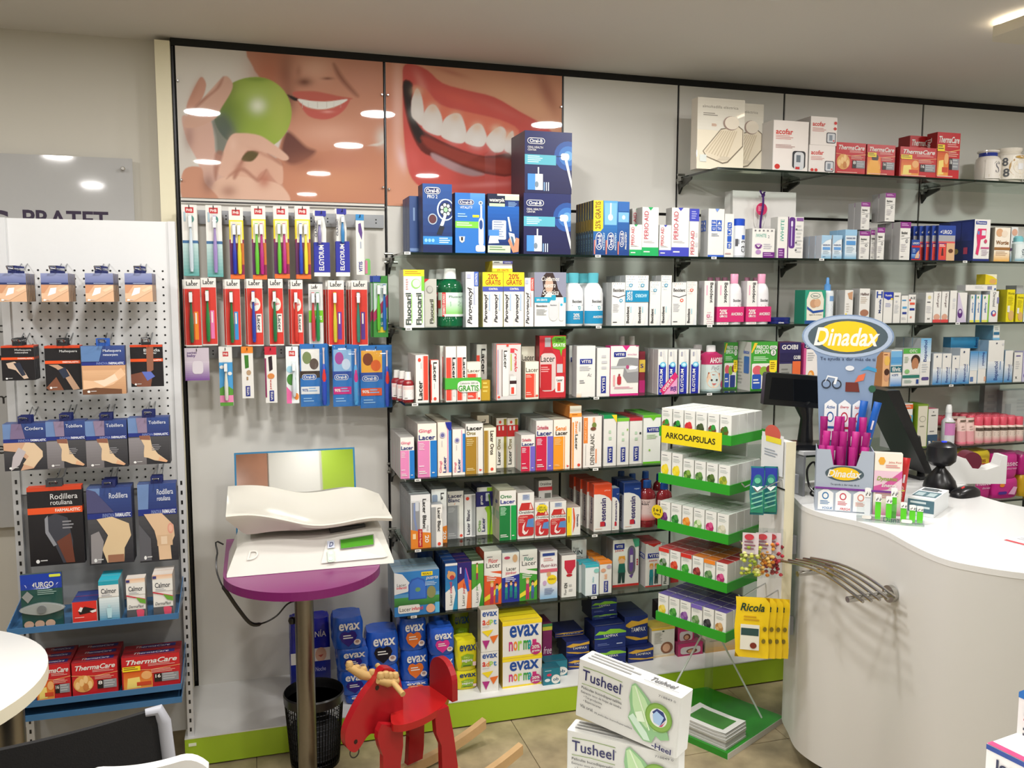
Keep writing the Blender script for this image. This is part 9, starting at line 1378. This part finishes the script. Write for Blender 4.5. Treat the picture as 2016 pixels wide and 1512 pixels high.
a3, b3, rz3, w3 = face(1786, 1012, 1838, 1020); o = carton_obj('blister_display', w3, .17, .055, [R(0, .2, 1, .9, '#4a6a78'), LN(.1, .3, .9, .8, 2, '#c8d4d8')], '#dfe4e6', side='#e4e8ea', tops=[R(.05, .15, .95, .6, '#5a7a84'), R(.12, .2, .42, .5, '#b8ccd0'), R(.56, .2, .86, .5, '#b8ccd0'), LN(.1, .65, .9, .9, 3, '#2a3a44')]); put(o, 'white and slate counter carton lying behind the clipper stand', 'carton', *((a3+b3)/2)[:2], CZ, .17, rz=rz3)
# riser, customer display, monitor, scanner, tape, mouse, cup
t = empty('riser_shelf', (1.78, -.84, CZ), 0, 'small grey riser shelf under the customer display', 'shelf'); mb = MB(); mb.box(-.06, -.07, .138, .13, .08, .15, '#c8cacc'); mb.build('top', paint, t)
for x in (-.055, .12): mb = MB(); mb.box(x, -.065, 0, x+.008, .075, .138, '#8a8c90'); mb.build('side', paint, t)
BK = '#141416'; t = empty('customer_display', (1.775, -.85, CZ+.1505), 0, 'black customer display screen on a short neck', 'display'); t.rotation_euler = (0, 0, -.28)
mb = MB(); mb.prism([(-.06, -.05), (.06, -.05), (.08, .0), (.06, .05), (-.06, .05), (-.08, 0)], 0, .018, BK); mb.build('foot', plastic, t); mb = MB(); mb.tube([(0, .02, .018), (0, .015, .1), (-.015, .01, .16)], [.026, .02, .036], BK, 12); mb.build('neck', plastic, t, True)
mb = MB(); mb.prism([(-.158, .15), (.082, .132), (.092, .137), (.1, .232), (.092, .238), (-.147, .256), (-.153, .25)], -.022, .012, BK, ax='y'); o = mb.build('screen_housing', plastic, t); mb = MB(); mb.prism([(-.14, .168), (.068, .152), (.076, .225), (-.132, .24)], -.0232, -.0224, '#0a0a0b', ax='y'); mb.build('screen', gloss, t)
p, q = aty(1736, 764, -.76), aty(1800, 942, -.76); t = empty('computer_monitor', (q[0], q[1], CZ), 0, 'black computer monitor seen edge-on leaning back', 'monitor'); hx, hz_ = p[0]-q[0], p[2]-CZ
mb = MB(); mb.add([(h9+sx*.5*.03+oy*.1, oy, zz_) for oy in (-.08, .08) for (sx, zz_, h9) in ((-1, .03, 0), (1, .03, 0), (1, hz_, hx), (-2.6, hz_, hx))], [(0, 1, 2, 3), (7, 6, 5, 4), (0, 4, 5, 1), (1, 5, 6, 2), (2, 6, 7, 3), (3, 7, 4, 0)], BK); mb.build('screen_case', plastic, t); mb = MB(); mb.prism([(-.02, -.05), (.06, -.05), (.06, .06), (-.02, .06)], 0, .012, BK); mb.tube([(.03, 0, .012), (.0, 0, .15)], .014, BK, 10); mb.build('stand', plastic, t)
p = atz(1850, 964, CZ); t = empty('barcode_scanner', (p[0], p[1], CZ), 0, 'black hands-free barcode scanner with a blue light', 'scanner')
mb = MB(); mb.lathe([(.05, 0), (.052, .01), (.045, .035), (.028, .06), (.014, .078), (.012, .09)], BK, 24, sy=1.1); mb.build('base', plastic, t, True); mb = MB(); mb.lathe([(.001, .082), (.034, .086), (.05, .1), (.053, .125), (.05, .152), (.03, .165), (.001, .167)], '#1c1c1f', 24, sy=.8); mb.build('head', plastic, t, True); mb = MB(); mb.box(-.006, -.012, .166, .008, -.004, .169, '#2030ff'); mb.build('light', mat('blue_light', .4, noise=0, emit=3.), t)
p = atz(1900, 976, CZ); t = empty('computer_mouse', (p[0], p[1], CZ), .2, 'black computer mouse with a red wheel on the counter', 'mouse'); mb = MB(); mb.grid(lambda u, v: (.058*math.cos(math.pi*(1-u)), .03*math.cos(math.pi*(1-v))*math.sin(math.pi*u)**.5, .034*(math.sin(math.pi*u)*math.sin(math.pi*v))**.55*(.75+.35*u)), 16, 10, '#161618'); mb.build('shell', plastic, t, True); mb = MB(); mb.tube([(-.026, -.003, .027), (-.012, -.003, .031)], .003, '#d82a2a', 8); mb.build('wheel', plastic, t, True)
p = atz(1862, 950, CZ); t = empty('tape_dispenser', (p[0]+.1, p[1]-.02, CZ), -.3, 'white curved tape dispenser behind the scanner', 'tape dispenser')
mb = MB(); mb.prism([(-.1, 0), (.1, 0), (.1, .1), (.085, .1), (.075, .065), (.03, .05), (-.02, .055), (-.045, .09), (-.1, .1)], -.03, .03, '#eeeeec', ax='y'); mb.build('body', plastic, t); mb = MB(); mb.tube([(-.02, -.026, .078), (-.02, .026, .078)], .034, '#6a2034', 20); mb.build('tape_roll', plastic, t, True)
p = atz(1820, 938, CZ); t = empty('pen_cup', (p[0]+.07, p[1]+.02, CZ), 0, 'white pen cup with a maroon card by the monitor', 'cup'); mb = MB(); mb.lathe([(.028, 0), (.03, .08), (.027, .08), (.025, .006), (.0001, .006)], '#efefee', 20); mb.build('cup', plastic, t, True); mb = MB(); mb.box(-.03, -.034, .005, .03, -.032, .066, '#5a1a2c'); mb.build('card', card, t)
for x, c in ((-.008, '#e8e8e8'), (.01, '#a88250')): mb = MB(); mb.tube([(x, 0, .01), (x-.03, 0, .125)], .004, c, 8); mb.build('pen', plastic, t, True)
t = MB(); p = atz(1598, 955, CZ)
for i in range(5): t.box(-.05+.003*(i % 2), -.04, .012*i, .06, .05, .012*i+.011, '#dcdad4')
tag(t.build('paper_stack', card, None, False, (2.0, -.80, CZ)), 'stack of white papers behind the customer display', 'paper')
sp = spline([(1.76, -.9, CZ+.006), (1.76, -.93, CZ+.05), (1.77, -.9, CZ+.11), (1.765, -.87, CZ+.08), (1.755, -.9, CZ+.03), (1.765, -.94, CZ+.006)], 8); mb = MB(); mb.tube(sp, .0035, '#1a1a1b', 6, closed=True); tag(mb.build('coiled_cable', plastic, None, True), 'black coiled cable under the customer display', 'cable')
a, b, r9, w9 = face(1976, 1064, 2030, 1078); mb = MB(); print_ops(mb, [R(0, 0, 1, 1, '#f4f4f4'), R(0, 0, 1, .12, '#c84a54'), LN(.1, .3, .9, .8, 4, '#b8b8bc')], lambda u, v, k: (w9*u, .12*v, .0008+k*.0003)); mb.box(0, 0, 0, w9, .12, .0008, '#f4f4f4'); tag(mb.build('leaflet', card, None, False, (a[0], a[1], CZ), r9), 'white leaflet with a red edge lying on the counter at right', 'leaflet')
